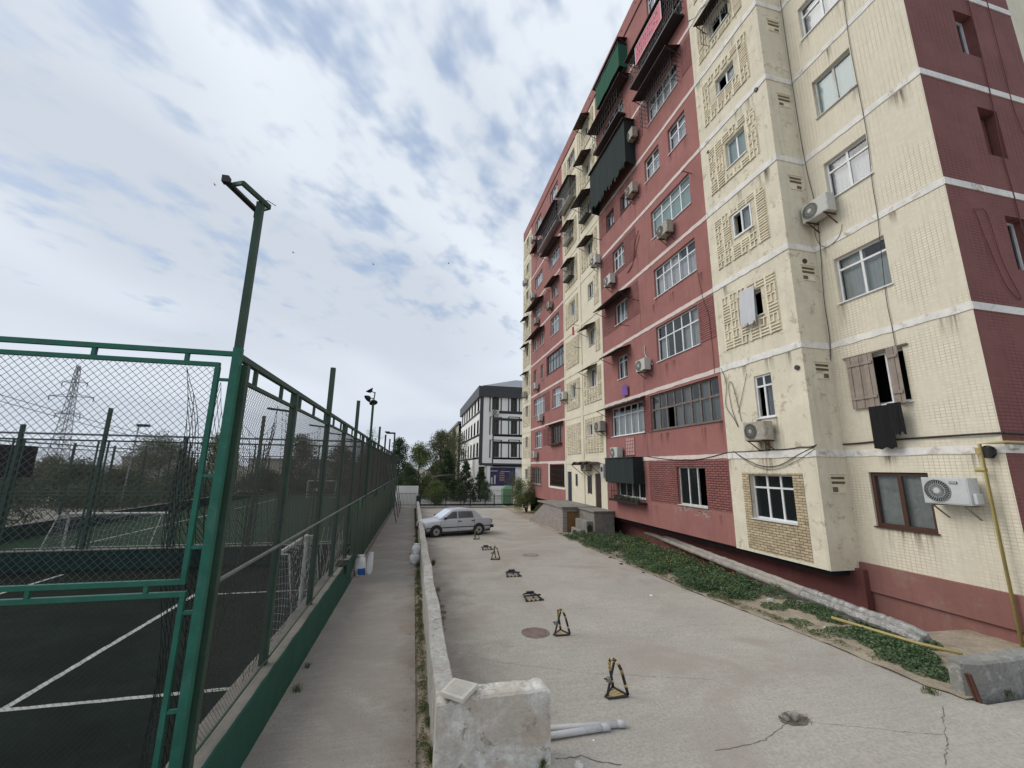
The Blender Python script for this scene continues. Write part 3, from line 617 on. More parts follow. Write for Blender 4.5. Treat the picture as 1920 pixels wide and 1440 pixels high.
# parapet: red strip standing a little proud, with round drain holes
for a, b in ((YA0, YE1), (YB0, YA0-.004)):
    mb = MB(); mb.box(X1-.06, X1+.25, a, b, ZR, ZT)
    for i in range(int((b-a)/1.55)): mb.box(X1-.068, X1-.055, a+.7+i*1.55, a+.78+i*1.55, ZR+.5, ZR+.6, 1)
    mb.build('parapet', ['red', 'dark_interior'] if a > 10 else ['cream_bay', 'dark_interior'], BL)
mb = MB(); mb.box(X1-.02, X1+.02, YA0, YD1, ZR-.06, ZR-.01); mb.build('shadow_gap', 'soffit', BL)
# interior darkness, roof, back and end walls
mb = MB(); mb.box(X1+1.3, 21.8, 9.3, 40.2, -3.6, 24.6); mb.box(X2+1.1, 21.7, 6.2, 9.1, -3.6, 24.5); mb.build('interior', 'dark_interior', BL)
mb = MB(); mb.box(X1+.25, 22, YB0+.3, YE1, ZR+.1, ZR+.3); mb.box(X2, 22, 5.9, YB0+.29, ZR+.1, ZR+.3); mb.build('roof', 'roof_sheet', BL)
mb = MB(); mb.box(22, 22.2, 5.87, YE1, -4.5, ZT); mb.build('wall', 'cream', BL)
mb = MB(); mb.box(X1, 22, YE1, YE1+.2, -4.5, ZT); mb.build('wall', 'cream', BL)
# party slabs so light does not run between storeys
mb = MB()
for k in range(10): mb.box(X1+.2, X1+1.3, 9.2, 40.3, bandz(k-1)-.08, bandz(k-1)+.08); mb.box(X2+.2, X2+1.1, 6.2, 9.0, bandz(k-1)-.081, bandz(k-1)+.079)
for y in (12.2, 17.3, 21.6, 24.8, 28.0, 33.0, 37.4): mb.box(X1+.2, X1+1.28, y-.05, y+.05, -2.4, 24.6)
mb.build('floor_slab', 'dark_interior', BL)
# return wall of the bay and the corner gable
mb = MB(); mb.face([(X1, YB0, -2.45), (X2, YB0, -2.45), (X2, YB0, ZT), (X1, YB0, ZT)]); mb.build('wall', 'cream_bay', BL)
gw = []
def gable_win(k, a, b, z0, z1, kind):
    gw.append((a, b, z0, z1))
# near gable faces the camera (plane y = 5.87)
GY = 5.87
GX0, GX1 = 13.20, 13.88
GWZ = [(sill(k)-.18, sill(k)+1.2) for k in range(9)]
hs = [(GX0, GX1, a, b) for k, (a, b) in enumerate(GWZ) if k >= 2]
mb = MB(); xs = [X2, GX0, GX1, 15.55]; 
for a, b in zip(xs, xs[1:]):
    zs = [-2.27]+[z for h in hs for z in (h[2], h[3])]+[ZR]
    for c, d in zip(zs, zs[1:]):
        if a == GX0 and any(abs(c-h[2]) < 1e-6 for h in hs): continue
        mb.face([(a, GY, c), (b, GY, c), (b, GY, d), (a, GY, d)])
for h in hs:
    D = GY+.28
    for q in ([(h[0], GY, h[2]), (h[0], D, h[2]), (h[0], D, h[3]), (h[0], GY, h[3])], [(h[1], GY, h[3]), (h[1], D, h[3]), (h[1], D, h[2]), (h[1], GY, h[2])],
              [(h[0], GY, h[2]), (h[1], GY, h[2]), (h[1], D, h[2]), (h[0], D, h[2])], [(h[0], GY, h[3]), (h[0], D, h[3]), (h[1], D, h[3]), (h[1], GY, h[3])]): mb.face(q)
mb.build('wall', 'red_tile_shaded', BL)
mb = MB(); mb.box(15.55, 22, GY-.004, GY+.2, -4.2, ZT); mb.build('wall', 'cream', BL)
mb = MB(); mb.box(X2-.05, 15.54, GY-.06, GY+.2, ZR, ZT); mb.build('parapet', 'red', BL)
mb = MB(); mb.box(X2-.05, X2+.2, GY+.21, YB0-.003, ZR, ZT); mb.build('parapet', 'cream', BL)
for i, h in enumerate(hs):
    f = MB(); y = GY+.2
    for a, b, c, d in ((h[0], h[0]+.05, h[2], h[3]), (h[1]-.05, h[1], h[2], h[3]), (h[0]+.05, h[1]-.05, h[2], h[2]+.05), (h[0]+.05, h[1]-.05, h[3]-.05, h[3]), ((h[0]+h[1])/2-.03, (h[0]+h[1])/2+.03, h[2]+.05, h[3]-.05)): f.box(a, b, y, y+.05, c, d)
    fo = f.build('window', 'pvc' if i != 1 else 'rust', BL)
    pn = MB(); pn.face([(h[0], y+.03, h[2]), (h[1], y+.03, h[2]), (h[1], y+.03, h[3]), (h[0], y+.03, h[3])]); pn.build('pane', 'glass_dark' if i != 1 else 'red_dark', fo)
mb = MB(); mb.box(X2+.02, 15.5, GY+.29, GY+.33, -2, 24.5); mb.build('interior', 'dark_interior', BL)
# pilaster of the stair bay and joints between panels
mb = MB(); mb.box(X1-.05, X1+.01, 24.72, 25.12, -2.2, ZR-.1); mb.build('pilaster', 'cream', BL)
for y in (17.32, 33.0):
    for k in range(1, 9):
        mb = MB(); mb.box(X1-.004, X1+.01, y-.012, y+.012, bandz(k-1)+.15, sill(k)-.05); mb.build('panel_joint', 'soffit', BL)
# cream corner strips between the colours
for y in (YA1, YC1, YD1):
    mb = MB(); s_ = 1 if y != YC1 else -1
    a, b = (y-.02, y+.16) if y != YC1 else (y-.16, y+.02); mb.box(X1-.03, X1+.01, a, b, -2.4 if y != YD1 else -3.6, ZR-.12); mb.build('corner_strip', 'cream', BL)
# floor bands
def band(X, a, b, k, m, th=.17, pr=.02):
    mb = MB(); n = max(2, int((b-a)/.22)); z = bandz(k); T = []; Bm = []
    for i in range(n+1): T.append(z+th/2+rnd.uniform(-.012, .012)); Bm.append(z-th/2+rnd.uniform(-.014, .014))
    for i in range(n):
        p, q = a+(b-a)*i/n, a+(b-a)*(i+1)/n
        mb.poly([(X-pr, p, Bm[i]), (X-pr, q, Bm[i+1]), (X-pr, q, T[i+1]), (X-pr, p, T[i]), (X+.01, p, Bm[i]), (X+.01, q, Bm[i+1]), (X+.01, q, T[i+1]), (X+.01, p, T[i])],
                [(3, 2, 1, 0), (3, 7, 6, 2), (0, 1, 5, 4)])
    return mb.build('floor_band', m, BL)
for k in range(8):
    band(X1, YA0+.02, YA1-.03, k, 'pink_band', .17); band(X1, YD0+.03, YD1-.03, k, 'pink_band', .17)
    band(X1, YC0+.17, YC1-.17, k, 'cream', .30, .03); band(X1, YE0+.17, YE1, k, 'cream', .3, .03)
    band(X1, YB0+.0, YB1, k, 'white_band', .20, .028); band(X2, GY+.0, YB0-.03, k, 'white_band', .17, .02)
    mb = MB(); z = bandz(k); mb.box(X1-.028, X2-.02, YB0-.028, YB0+.002, z-.095, z+.095); mb.build('floor_band', 'white_band', BL)
    mb = MB(); mb.box(X2-.02, 15.55, GY-.022, GY+.002, z-.085, z+.085); mb.build('floor_band', 'white_band', BL)
# brick infill panels beside and round windows
def infill(y0, y1, z0, z1, m='red_brick', X=X1, pr=.012):
    mb = MB(); wall_grid(mb, X-pr, y0, y1, z0, z1, holes(X, y0, y1), depth=pr+.02); mb.box(X-pr+.001, X+.003, y0, y1, z0-.004, z0); return mb.build('brick_infill', m, BL)
infill(12.32, 17.28, -1.34, bandz(0)-.13)
infill(17.0, 17.48, 1.70, 3.42); infill(20.9, 21.55, 1.70, 3.42)
infill(12.32, 13.15, 4.8, 6.42, 'red_line'); infill(12.32, 12.95, 16.9, 18.5, 'red_line'); infill(16.2, 17.9, 16.9, 18.5, 'red_line')
infill(17.40, 21.5, 7.65, 9.42, 'red_line'); infill(17.40, 21.5, 10.7, 12.45, 'red_line'); infill(17.42, 21.5, 13.95, 15.3, 'red_line')
infill(31.7, 33.4, 4.7, 6.3); infill(31.5, 33.0, 13.9, 15.3); infill(32.0, 33.5, 1.9, 3.3)
infill(9.52, 11.72, -2.35, -.03, 'yellow_brick')
# plinths
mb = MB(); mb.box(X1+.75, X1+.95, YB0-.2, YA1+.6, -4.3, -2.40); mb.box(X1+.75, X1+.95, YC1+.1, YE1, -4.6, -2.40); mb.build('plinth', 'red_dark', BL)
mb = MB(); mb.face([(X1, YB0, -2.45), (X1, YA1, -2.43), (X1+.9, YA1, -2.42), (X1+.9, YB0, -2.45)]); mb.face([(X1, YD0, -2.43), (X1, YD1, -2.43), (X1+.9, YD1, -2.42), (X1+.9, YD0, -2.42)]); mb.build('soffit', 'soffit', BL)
mb = MB(); mb.box(X2-.09, X2+.3, GY-.09, YB0-.0, -2.90, -2.25); mb.build('plinth', 'plinth', BL)
mb = MB(); mb.box(X2-.02, X2+.28, GY-.02, YB0+.8, -4.2, -2.905); mb.build('plinth', 'plinth', BL)
mb = MB(); mb.box(X2+.31, 15.54, GY-.09, GY+.2, -2.90, -2.27); mb.box(X2+.29, 15.5, GY-.02, GY+.2, -4.2, -2.905); mb.build('plinth', 'plinth', BL)
# relief panels
for k, (z0, z1, hole) in enumerate([(4.15, 6.1, (10.18, 11.0, 4.9, 5.76)), (7.2, 9.15, (10.19, 11.01, 7.97, 8.85)), (10.25, 12.2, (10.1, 11.02, 10.75, 11.8)), (13.3, 15.2, (10.24, 11.16, 14.0, 14.75)), (16.3, 18.3, (10.2, 11.2, 16.75, 17.6)), (19.4, 21.3, (10.2, 11.2, 19.9, 20.8))]):
    lattice(X1, 9.58, 11.85, z0, z1, hole, seed=k+3)
for k in range(1, 9):
    b0 = sill(k)-.75
    hw = [h for h in holes(X1, 22.0, 24.5) if b0-.2 < h[2] < b0+2.4]; hf = [h for h in holes(X1, 25.2, 27.8) if b0-.2 < h[2] < b0+2.4]
    hn = hw[0] if hw else None; hh = hf[0] if hf else None
    if k not in (3, 4): lattice(X1, 21.95, 24.45, b0, b0+2.15, hn, seed=k+20, deep=.05)
    else: lattice(X1, 21.95, 22.6, b0, b0+2.0, None, seed=k+20)
    lattice(X1, 25.25, 27.65, b0, b0+2.05, hh, seed=k+40, deep=.05)
    lattice(X1, 37.7, 40.2, b0, b0+2.0, (38.4, 39.4, sill(k)+.25, sill(k)+1.25), seed=k+60)
# vents on the bay's return wall
for k in range(7):
    g = MB(); z = bandz(k)-.62 if k != 1 else bandz(k)-.55; x0 = X1+.38; y = YB0
    for j in range(2): g.box(x0, x0+.48, y-.03, y+.01, z-j*.12, z-j*.12+.025); g.box(x0+.02, x0+.46, y-.003, y+.01, z-j*.12-.07, z-j*.12-.005, 1)
    for j in range(2): g.box(x0+.03+j*.24, x0+.20+j*.24, y-.003, y+.01, z-.40, z-.27, 1 if (j+k) % 2 == 0 else 0); g.box(x0+.02+j*.24, x0+.22+j*.24, y-.028, y+.01, z-.43, z-.405)
    g.box(x0-.04, x0+.52, y-.03, y+.01, z+.06, z+.085)
    g.build('wall_vent', ['lattice', 'vent_dark'], BL)
for (px, py, X) in ((1510, 489, None), (1493, 688, X1-.01), (1445, 1230/6.4+0, None)):
    pass
q = onY(1510, 489, YB0-.03); mb = MB(); mb.tube([q, q+np.array([0, .1, 0])], .075, 16); mb.build('vent_pipe', 'fan_dark', BL)
for px, py in ((1493, 689), (1385, 88), (1416, 168), (1327, 285)):
    q = onX(px, py, X1-.05); mb = MB(); mb.tube([q, q+np.array([.2, 0, 0])], .07, 14); mb.build('vent_pipe', 'fan_dark', BL)
# doors of the entrances
for i, (a, b, z0, z1) in enumerate(DOORS):
    d = MB(); x = X1+.05; d.box(x, x+.05, a+.02, b-.02, z0, z1)
    for j in range(7): d.box(x-.012, x, a+.14, b-.14, z0+.2+j*.25, z0+.32+j*.25)
    do = d.build('door', 'brown_door' if i == 0 else 'blue_door', BL); h = MB(); h.bar((x-.05, a+.1, z0+.95), (x-.05, a+.1, z0+1.1), .03); h.build('handle', 'chrome', do)
# small fixtures of the far red section: white surround of the ground floor window, cages
mb = MB()
for a, b, c, d in ((28.2, 28.34, -1.4, .4), (31.71, 32.0, -1.4, .4), (28.34, 31.71, -1.42, -1.24), (28.2, 32.0, .40, .46)): mb.box(X1-.025, X1+.01, a, b, c, d)
mb.build('window_surround', 'white_band', BL)
grille(X1, 34.0, 37.1, -1.45, .2, .35, m='rust'); grille(X1, 28.4, 31.65, -1.2, .32, .03, m='brown_frame')
grille(X1, 28.8, 31.4, 1.9, 3.35, .25, solid=True, m='rust'); grille(X1, 17.6, 20.55, -1.45, .15, .45, solid=True)
grille(X1, 12.5, 16.3, 19.75, 21.5, .55, .13, .3, solid=True); grille(X1, 13.1, 15.75, 16.85, 18.4, .42, .16, .25); grille(X1, 17.8, 21.1, 19.75, 21.3, .5, .3, .45, solid=True)
grille(X1, 17.2, 21.4, 16.6, 18.3, .32, .3, .5); grille(X1, 10.1, 11.3, 16.6, 17.75, .33, .12, .5); grille(X1, 28.3, 33.5, 19.7, 21.3, .5, .25, .4, solid=True, m='chrome')
grille(X1, 25.2, 27.7, 19.75, 21.25, .55, .22, .12, solid=True, m='chrome'); grille(X1, 25.8, 27.1, 16.75, 17.9, .4, .16, .4, solid=True, m='chrome'); grille(X1, 22.6, 23.8, 16.6, 17.95, .45, .14, .3, solid=True); grille(X1, 25.8, 27.0, 13.7, 14.95, .45, .14, .4, solid=True)
for a in ((17.3, 21.6, 3.46, .55, .22), (18.4, 20.6, 6.35, .75, .30), (18.1, 21.2, 9.38, .75, .35), (12.9, 15.85, 18.62, .75, .25), (12.3, 16.5, 21.62, .7, .1), (17.0, 21.5, 21.6, .7, .1), (16.9, 21.5, 18.5, .7, .05), (17.2, 20.7, 24.3, .6, .12),
          (10.05, 11.45, 17.85, .5, .25), (22.5, 24.0, 6.35, .65, .3), (22.5, 24.0, 9.05, .65, .3), (22.3, 24.4, 18.3, .8, .3), (22.3, 23.9, 21.3, .75, .3), (22.4, 23.9, 24.3, .7, .25), (22.4, 23.9, 14.95, .6, .2), (25.6, 27.3, 18.1, .6, .2), (25.6, 27.2, 15.1, .6, .25), (25.1, 27.8, 21.4, .7, .1),
          (33.0, 37.2, 12.45, .7, .35), (33.2, 37.0, 15.35, .75, .35), (29.0, 31.3, 15.3, .6, .2), (28.6, 32.0, 18.5, .75, .2), (28.2, 33.6, 21.5, .75, .15), (33.7, 36.4, 21.2, .5, .2), (38.2, 39.8, 12.4, .55, .25), (38.2, 39.8, 15.3, .55, .25), (38.2, 39.9, 9.5, .5, .2), (28.5, 31.9, 3.5, .35, .1)):
    canopy(X1, *a)
# shutters on the open window of the corner wall
for a, b, yaw in ((7.93, 8.60, -.08), (7.30, 7.55, -.16)):
    g = MB(); n = 6 if b-a > .5 else 3
    for i in range(n): p0, p1 = a+(b-a)*i/n, a+(b-a)*(i+1)/n; g.box(X2+yaw-.01*(i % 2), X2+yaw+.02, p0+.004, p1-.004, 1.66+rnd.uniform(0, .02), 3.06)
    for z in (1.9, 2.8): g.box(X2+yaw-.03, X2+yaw-.012, a+.02, b-.02, z, z+.07)
    g.build('shutter', 'shutter_wood', BL)
# weathered sill ledges and roof-line trim over the near wall windows
mb = MB(); mb.box(X2-.06, X2+.01, 7.15, 8.7, 3.06, 3.10); mb.build('lintel', 'old_wood', BL)
# a bare grey patch where the paint has come off under the ground floor window
mb = MB()
for i in range(26):
    y = rnd.uniform(13.3, 15.2); z = -1.40-abs(rnd.gauss(0, .13)); mb.box(X1-.004, X1+.002, y, y+rnd.uniform(.05, .26), z, z+rnd.uniform(.02, .06))
mb.build('bare_patch', 'lag', BL)
# ------------------------------------------------------------------ air conditioners (things hung on the wall)
def make_ac(label, m='ac', brand=False):
    """outdoor unit: local frame, front looks to -x, width along y, origin at the wall side bottom centre"""
    T = thing('air_conditioner', label, 'air conditioner')
    b = MB(); w, d, h = .80, .30, .55
    b.box(-.12-d, -.12, -w/2, w/2, 0, h); b.box(-.12-d-.008, -.12-d, -w/2+.02, w/2-.02, .02, h-.02)
    o = local(b.build('casing', m), T); bv = o.modifiers.new('bevel', 'BEVEL'); bv.width = .015; bv.segments = 2
    f = MB(); c = Vector((-.12-d-.012, .13, h/2)); f.tube([c, c+Vector((-.006, 0, 0))], .235, 28)
    local(f.build('fan_recess', 'fan_dark'), T)
    g = MB()
    for i in range(30):
        a = 2*math.pi*i/30; g.bar(c+Vector((-.012, math.cos(a)*.05, math.sin(a)*.05)), c+Vector((-.012, math.cos(a+.35)*.225, math.sin(a+.35)*.225)), .005)
    for r in (.06, .14, .232): g.tube([c+Vector((-.013, math.cos(a)*r, math.sin(a)*r)) for a in [2*math.pi*i/28 for i in range(29)]], .004, 4, cap=False)
    g.tube([c+Vector((-.012, 0, 0)), c+Vector((-.024, 0, 0))], .055, 16)
    local(g.build('fan_guard', m), T)
    for y in (-.27, .27): k = MB(); k.box(-.45, 0, y-.015, y+.015, -.035, -.003); k.bar((-.40, y, -.03), (0, y, -.30), .025); local(k.build('bracket', 'rust' if m != 'ac_new' else 'chrome'), T)
    if m == 'ac_new':
        k = MB(); k.box(-.436, -.4285, -.24, -.10, .42, .47); local(k.build('badge', 'fan_dark'), T); k = MB()
        for i in range(5): y = -.222+i*.024; k.box(-.4375, -.4362, y, y+.014, .433, .457)
        local(k.build('badge_lettering', 'white_ink'), T); k = MB(); k.box(-.36, -.16, -.47, -.402, .03, .24); local(k.build('valve_cover', m, bevel=.01), T)
    return T
acs = {}
def ac(X, y, z, label, m='ac', group=None, fan=1):
    if m not in acs: acs[m] = make_ac(label, m); T = acs[m]
    else: T = copy_tree(acs[m]); T['label'] = label
    T.location = (X, y, z); T['group'] = group or 'outdoor air conditioning units on the block'
    return T
ac(X2, 6.72, -.62, 'large light grey air conditioner beside the brown framed window on the corner wall', 'ac_new')
ac(X2, 8.92-.35, 7.35, 'white air conditioner below the third window up of the cream corner wall')
ac(X1, 10.6, .94, 'rust stained old air conditioner under the tall white window of the near bay', 'ac_old')
for y, z, lab, m in ((16.9, 4.55, 'air conditioner left of and below the five-light window with the white bottom rail', 'ac'), (19.9, .60, 'air conditioner beside the pale pink gridded panel above the black awning', 'ac'),
    (14.55, 10.15, 'air conditioner below the pale teal balcony glazing on the near red wall', 'ac_old'), (19.95, 7.0+.25+.15+3.0-.15, 'air conditioner under the narrow window above the dark sloping canopy', 'ac'),
    (17.15, 14.0, 'air conditioner between the brown pair of windows and the two white ones', 'ac_old'), (16.9, 17.05, 'air conditioner at the left end of the barred window below the pink banner', 'ac_old'),
    (21.75, 12.4, 'air conditioner astride the cream strip by the red wall, at half height', 'ac'), (21.8, 2.15, 'air conditioner on the cream strip beside the white balcony window', 'ac_old'),
    (27.75, 4.9, 'air conditioner at the far edge of the cream stair section, level with the second storey', 'ac'), (24.9-.9, -.05, 'old air conditioner above the brown entrance door', 'ac_old'),
    (35.2, .95, 'lowest air conditioner on the far red wall, under a narrow window', 'ac'), (33.6, 4.0, 'air conditioner below the four-light window of the far red wall', 'ac'),
    (34.9, 7.0, 'air conditioner below the pair of slim old windows on the far red wall', 'ac'), (34.8, 13.1, 'air conditioner under the upper small window of the far red wall', 'ac_old'),
    (30.9, 13.1, 'air conditioner below the small canopied window beside the cream section', 'ac_old'), (36.0, 16.1, 'air conditioner under the far column, below the roof by three storeys', 'ac'), (35.8, 22.2-.1, 'highest air conditioner on the far red wall under the top window', 'ac'),
    (38.9, 18.9, 'air conditioner on the far cream end strip near its top', 'ac'), (38.9, 6.9, 'air conditioner on the far cream end strip at a third of its height', 'ac_old')):
    ac(X1, y, z, lab, m)
# ------------------------------------------------------------------ cloths, awnings, banner on the facade
def hang(name, mat, label, cat, X, y0, y1, z0, z1, wob=.04, n=22, nz=8, ragged=.0, slope=0., th=.01, corners=None):
    mb = MB(); vs = []
    for j in range(nz+1):
        for i in range(n+1):
            t = i/n; s_ = j/nz; y = y0+(y1-y0)*t; z = z1-(z1-z0)*s_
            if j == nz: z += rnd.uniform(-ragged, ragged*.2)
            vs.append((X+wob*math.sin(t*n*.9+s_*1.3)*(.2+s_)-slope*s_, y, z))
    m = len(vs); vs2 = vs+[(x+th, y, z) for x, y, z in vs]
    fs = []
    for j in range(nz):
        for i in range(n):
            a = j*(n+1)+i; fs.append((a+1, a, a+n+1, a+n+2)); fs.append((m+a, m+a+1, m+a+n+2, m+a+n+1))
    mb.poly(vs2, fs); o = mb.build(name, mat, smooth=True); return tag(o, label, cat)
def awning(label, mat, y0, y1, z0, z1, proj, ragged=.0):
    """cloth box hung round a cage: front and both sides"""
    T = thing('awning', label, 'awning', (X1, (y0+y1)/2, z0)); x = X1-proj
    mb = MB(); n = 24
    P = [(X1, y0)]+[(x+.008*math.sin(i*.7), y0+(y1-y0)*i/n) for i in range(n+1)]+[(X1, y1)]
    for a, b in zip(P, P[1:]):
        za = z0+rnd.uniform(-ragged, 0); mb.face([(b[0], b[1], z0+rnd.uniform(-ragged, 0)), (a[0], a[1], za), (a[0], a[1], z1-.05), (b[0], b[1], z1-.05)])
    mb.build('cloth', mat, T)
    r = MB(); r.box(x-.04, X1-.001, y0-.04, y1+.04, z1-.04, z1); r.build('frame', 'black_metal', T)
    return T
awning('black cloth awning round the barred ground floor window beside the brown door', 'tarp_black', 17.75, 20.65, -.62, .62, .55)
awning('bright green cloth awning high on the red wall just under the roof', 'tarp_green', 17.3, 20.3, 22.3, 23.9, .55)
awning('dark green tarpaulin hanging loose below the barred balcony of the upper red wall', 'tarp_black', 17.0, 21.45, 16.0, 18.55, .60, .5)
hang('laundry', 'cloth_black', 'black blanket hung out below the open wooden shutters', 'laundry', X2-.22, 7.62, 8.12, .62, 1.66, .008, 10, 6, .05)
hang('laundry', 'cloth_black', 'short black garment beside the long black blanket under the shutters', 'laundry', X2-.26, 7.36, 7.66, .98, 1.68, .02, 8, 6, .1)
hang('laundry', 'cloth_white', 'pale grey cloth draped over the small lattice-panel window of the near bay', 'laundry', X1-.14, 10.30, 10.92, 4.72, 5.9, .022, 14, 8, .12, slope=.10)
hang('laundry', 'red_cloth', 'small red cloth hanging from a rod on the cream stair section', 'laundry', X1-.5, 24.9, 25.2, 8.9, 9.5, .03, 6, 3, .05)
hang('laundry', 'purple', 'small purple and white mat hanging under the narrow open window', 'laundry', X1-.12, 18.75, 19.3, 3.75, 4.3, .02, 6, 3)
# banner: pink with two lines of white strokes (its writing is not legible in the photograph)
T = thing('banner', 'pink banner with two lines of white lettering tied to the top balcony cage', 'banner', (X1-.6, 14.2, 20.4))
ba0, ba1, bz0, bz1 = 13.2, 15.5, 20.25, 21.3
mb = MB(); mb.box(X1-.63, X1-.60, ba0, ba1, bz0, bz1); mb.build('sheet', 'pink', T)
mb = MB()
for a, b, c, d in ((ba0, ba1, bz1-.03, bz1), (ba0, ba1, bz0, bz0+.03), (ba0, ba0+.03, bz0+.031, bz1-.031), (ba1-.03, ba1, bz0+.031, bz1-.031)): mb.box(X1-.642, X1-.631, a, b, c, d)
mb.build('border', 'white_ink', T)
mb = MB(); x = X1-.636
for row, (zz, hh, yy0, yy1) in enumerate(((20.86, .24, 13.6, 15.3), (20.42, .30, 13.5, 15.35))):
    y = yy1
    while y > yy0:
        w = rnd.uniform(.09, .15); mb.bar((x, y, zz), (x, y, zz+hh), .03, .004); k = rnd.random()
        if k < .7: mb.bar((x-.001, y, zz+hh-.02), (x-.001, y-w, zz+hh-.02), .03, .004)
        if k > .3: mb.bar((x-.001, y, zz+hh*.5), (x-.001, y-w, zz+hh*.5), .03, .004)
        if k > .5: mb.bar((x, y-w, zz), (x, y-w, zz+hh*.6), .03, .004)
        y -= w+.07
mb.build('lettering', 'white_ink', T)
# pale gridded panel above the awning
T = thing('grid_panel', 'pale pink gridded panel on the red wall beside an air conditioner', 'panel', (X1, 19.0, .6))
mb = MB(); mb.box(X1-.03, X1-.004, 18.45, 19.35, .72, 1.62); mb.build('sheet', 'pinkgrid', T); mb = MB()
for i in range(6): mb.box(X1-.045, X1-.031, 18.45+.17*i, 18.48+.17*i, .72, 1.62); mb.box(X1-.047, X1-.0455, 18.45, 19.35, .72+.175*i, .745+.175*i)
mb.build('bars', 'red', T)
# meter boxes and the little porch by the brown door
T = thing('meter_box', 'grey electric meter box on the cream strip beside the black awning', 'meter box', (X1, 21.75, -.3)); mb = MB(); mb.box(X1-.22, X1-.002, 21.62, 22.0, -.42, .32); mb.build('case', 'pvc_pipe', T, bevel=.01); mb = MB(); mb.box(X1-.232, X1-.221, 21.70, 21.92, -.1, .15); mb.build('glass_port', 'fan_dark', T)
T = thing('porch_canopy', 'scalloped iron porch canopy above the brown entrance door', 'canopy', (X1, 23.4, .4)); mb = MB()
for j in range(3):
    y0 = 22.2+j*.95; mb.tube([(X1-.75, y0+.95*i/8, .28+.17*math.sin(math.pi*i/8)) for i in range(9)], .02, 5); mb.poly([(X1-.75*q, y0+.95*i/8, .28+.17*math.sin(math.pi*i/8)) for q in (0, 1) for i in range(9)], [(i, i+1, 10+i, 9+i) for i in range(8)])
for y in (22.2, 25.05): mb.bar((X1, y, -.35), (X1-.74, y, .25), .03)
mb.bar((X1-.75, 22.2, .27), (X1-.75, 25.05, .27), .04); mb.build('roof', 'canopy', T)
T = thing('notice_window', 'dark narrow entrance light in a white surround beside the blue door', 'window', (X1, 26.2, -1)); mb = MB(); mb.box(X1-.03, X1-.004, 25.95, 26.25, -1.05, -.3); mb.build('pane', 'fan_dark', T)
T = thing('notice_window', 'tall narrow dark window left of the brown entrance door', 'window', (X1, 23.9, -1)); mb = MB(); mb.box(X1-.03, X1-.004, 23.75, 24.2, -1.4, -.35); mb.build('pane', 'fan_dark', T); mb = MB(); mb.box(X1-.045, X1-.031, 23.7, 23.75, -1.45, -.3); mb.box(X1-.045, X1-.031, 24.2, 24.25, -1.45, -.3); mb.build('frame', 'brown_frame', T)
# rods for washing and small hooks
for i, (y, z, L) in enumerate(((25.1, 9.65, .5), (24.9, 8.0, .45), (24.95, 5.2, .5), (21.3, 13.9, .5), (18.5, 7.35, .55), (17.4, 8.3, .35), (12.9, 12.05, .4), (30.3, 19.0, .6), (28.4, 20.9, .55))):
    T = thing('washing_rod', ['thin iron washing rod on the cream stair section above the red cloth', 'iron rod on the pilaster of the stair section, fourth storey', 'iron rod on the pilaster of the stair section, third storey', 'short rod at the edge of the red wall next to the half-height air conditioner', 'rod sticking out under the three-light window with brick around it',
        'rod beside the looping cable on the ribbed brick', 'small spotlight arm under the white band by the near bay', 'rod on the far red wall four storeys from the roof', 'rod on the far red wall next to the barred balcony'][i], 'rod', (X1, y, z)); mb = MB(); mb.bar((X1, y, z), (X1-L, y, z+.03), .025); mb.bar((X1-L, y-.12, z+.03), (X1-L, y+.12, z+.03), .015); mb.build('arm', 'rust', T)
# ------------------------------------------------------------------ cables and the gas pipe
def cable(label, pts, r=.012, sag=.0, cat='cable', mat='cable', name='cable'):
    P = []; K = [Vector(p) for p in pts]
    for i_, (a, b) in enumerate(zip(K, K[1:])):
        p0 = K[max(0, i_-1)]; p3 = K[min(len(K)-1, i_+2)]; n = 8
        for i in range(n):
            t = i/n; q = .5*((2*a)+(b-p0)*t+(2*p0-5*a+4*b-p3)*t*t+(3*a-p0-3*b+p3)*t**3); q.z -= sag*4*t*(1-t); P.append(q)
    P.append(Vector(pts[-1])); mb = MB(); mb.tube(P, r, 5); return tag(mb.build(name, mat, smooth=True), label, cat)
def wpx(X, *pp): return [onX(x, y, X-.03) for x, y in pp]
cable('bundled black cable along the white band of the corner wall and round onto the gable', wpx(X2, (1535, 835), (1600, 832), (1660, 826), (1740, 820), (1872, 812))+[(X2+.3, GY-.03, .83), (X2+3.9, GY-.03, .8)], .022)
cable('black cable running along the white band from the near bay to the red wall', wpx(X1, (1210, 855), (1290, 862), (1366, 848), (1440, 843), (1500, 838), (1531, 834)), .016, .03)
cable('black cable looping low across the near bay above the bare brick', wpx(X1, (1375, 846), (1400, 862), (1430, 874), (1462, 872), (1498, 852), (1530, 836)), .012)
cable('second thin cable looping across the near bay', wpx(X1, (1380, 850), (1412, 872), (1450, 880), (1490, 866), (1528, 842)), .008)
cable('grey cable coiled in a long loop beside the stained air conditioner', wpx(X1, (1352, 690), (1362, 720), (1361, 760), (1376, 785), (1384, 800), (1372, 765), (1366, 725), (1372, 718), (1384, 760), (1390, 790)), .009)
cable('thin cable from the bay window corner down to the stained air conditioner', wpx(X1, (1400, 700), (1393, 735), (1384, 775)), .008)
cable('long thin cable hanging straight down the corner wall past the windows', wpx(X2, (1582, 0), (1593, 80), (1608, 160), (1625, 250), (1636, 345), (1645, 400), (1652, 470), (1662, 560), (1672, 610), (1679, 650)), .008)
cable('long thin cable in the inner corner beside the bay', wpx(X2, (1463, 0), (1480, 120), (1500, 250), (1515, 330), (1530, 390), (1538, 465), (1545, 560), (1556, 640), (1557, 720), (1551, 735)), .009)
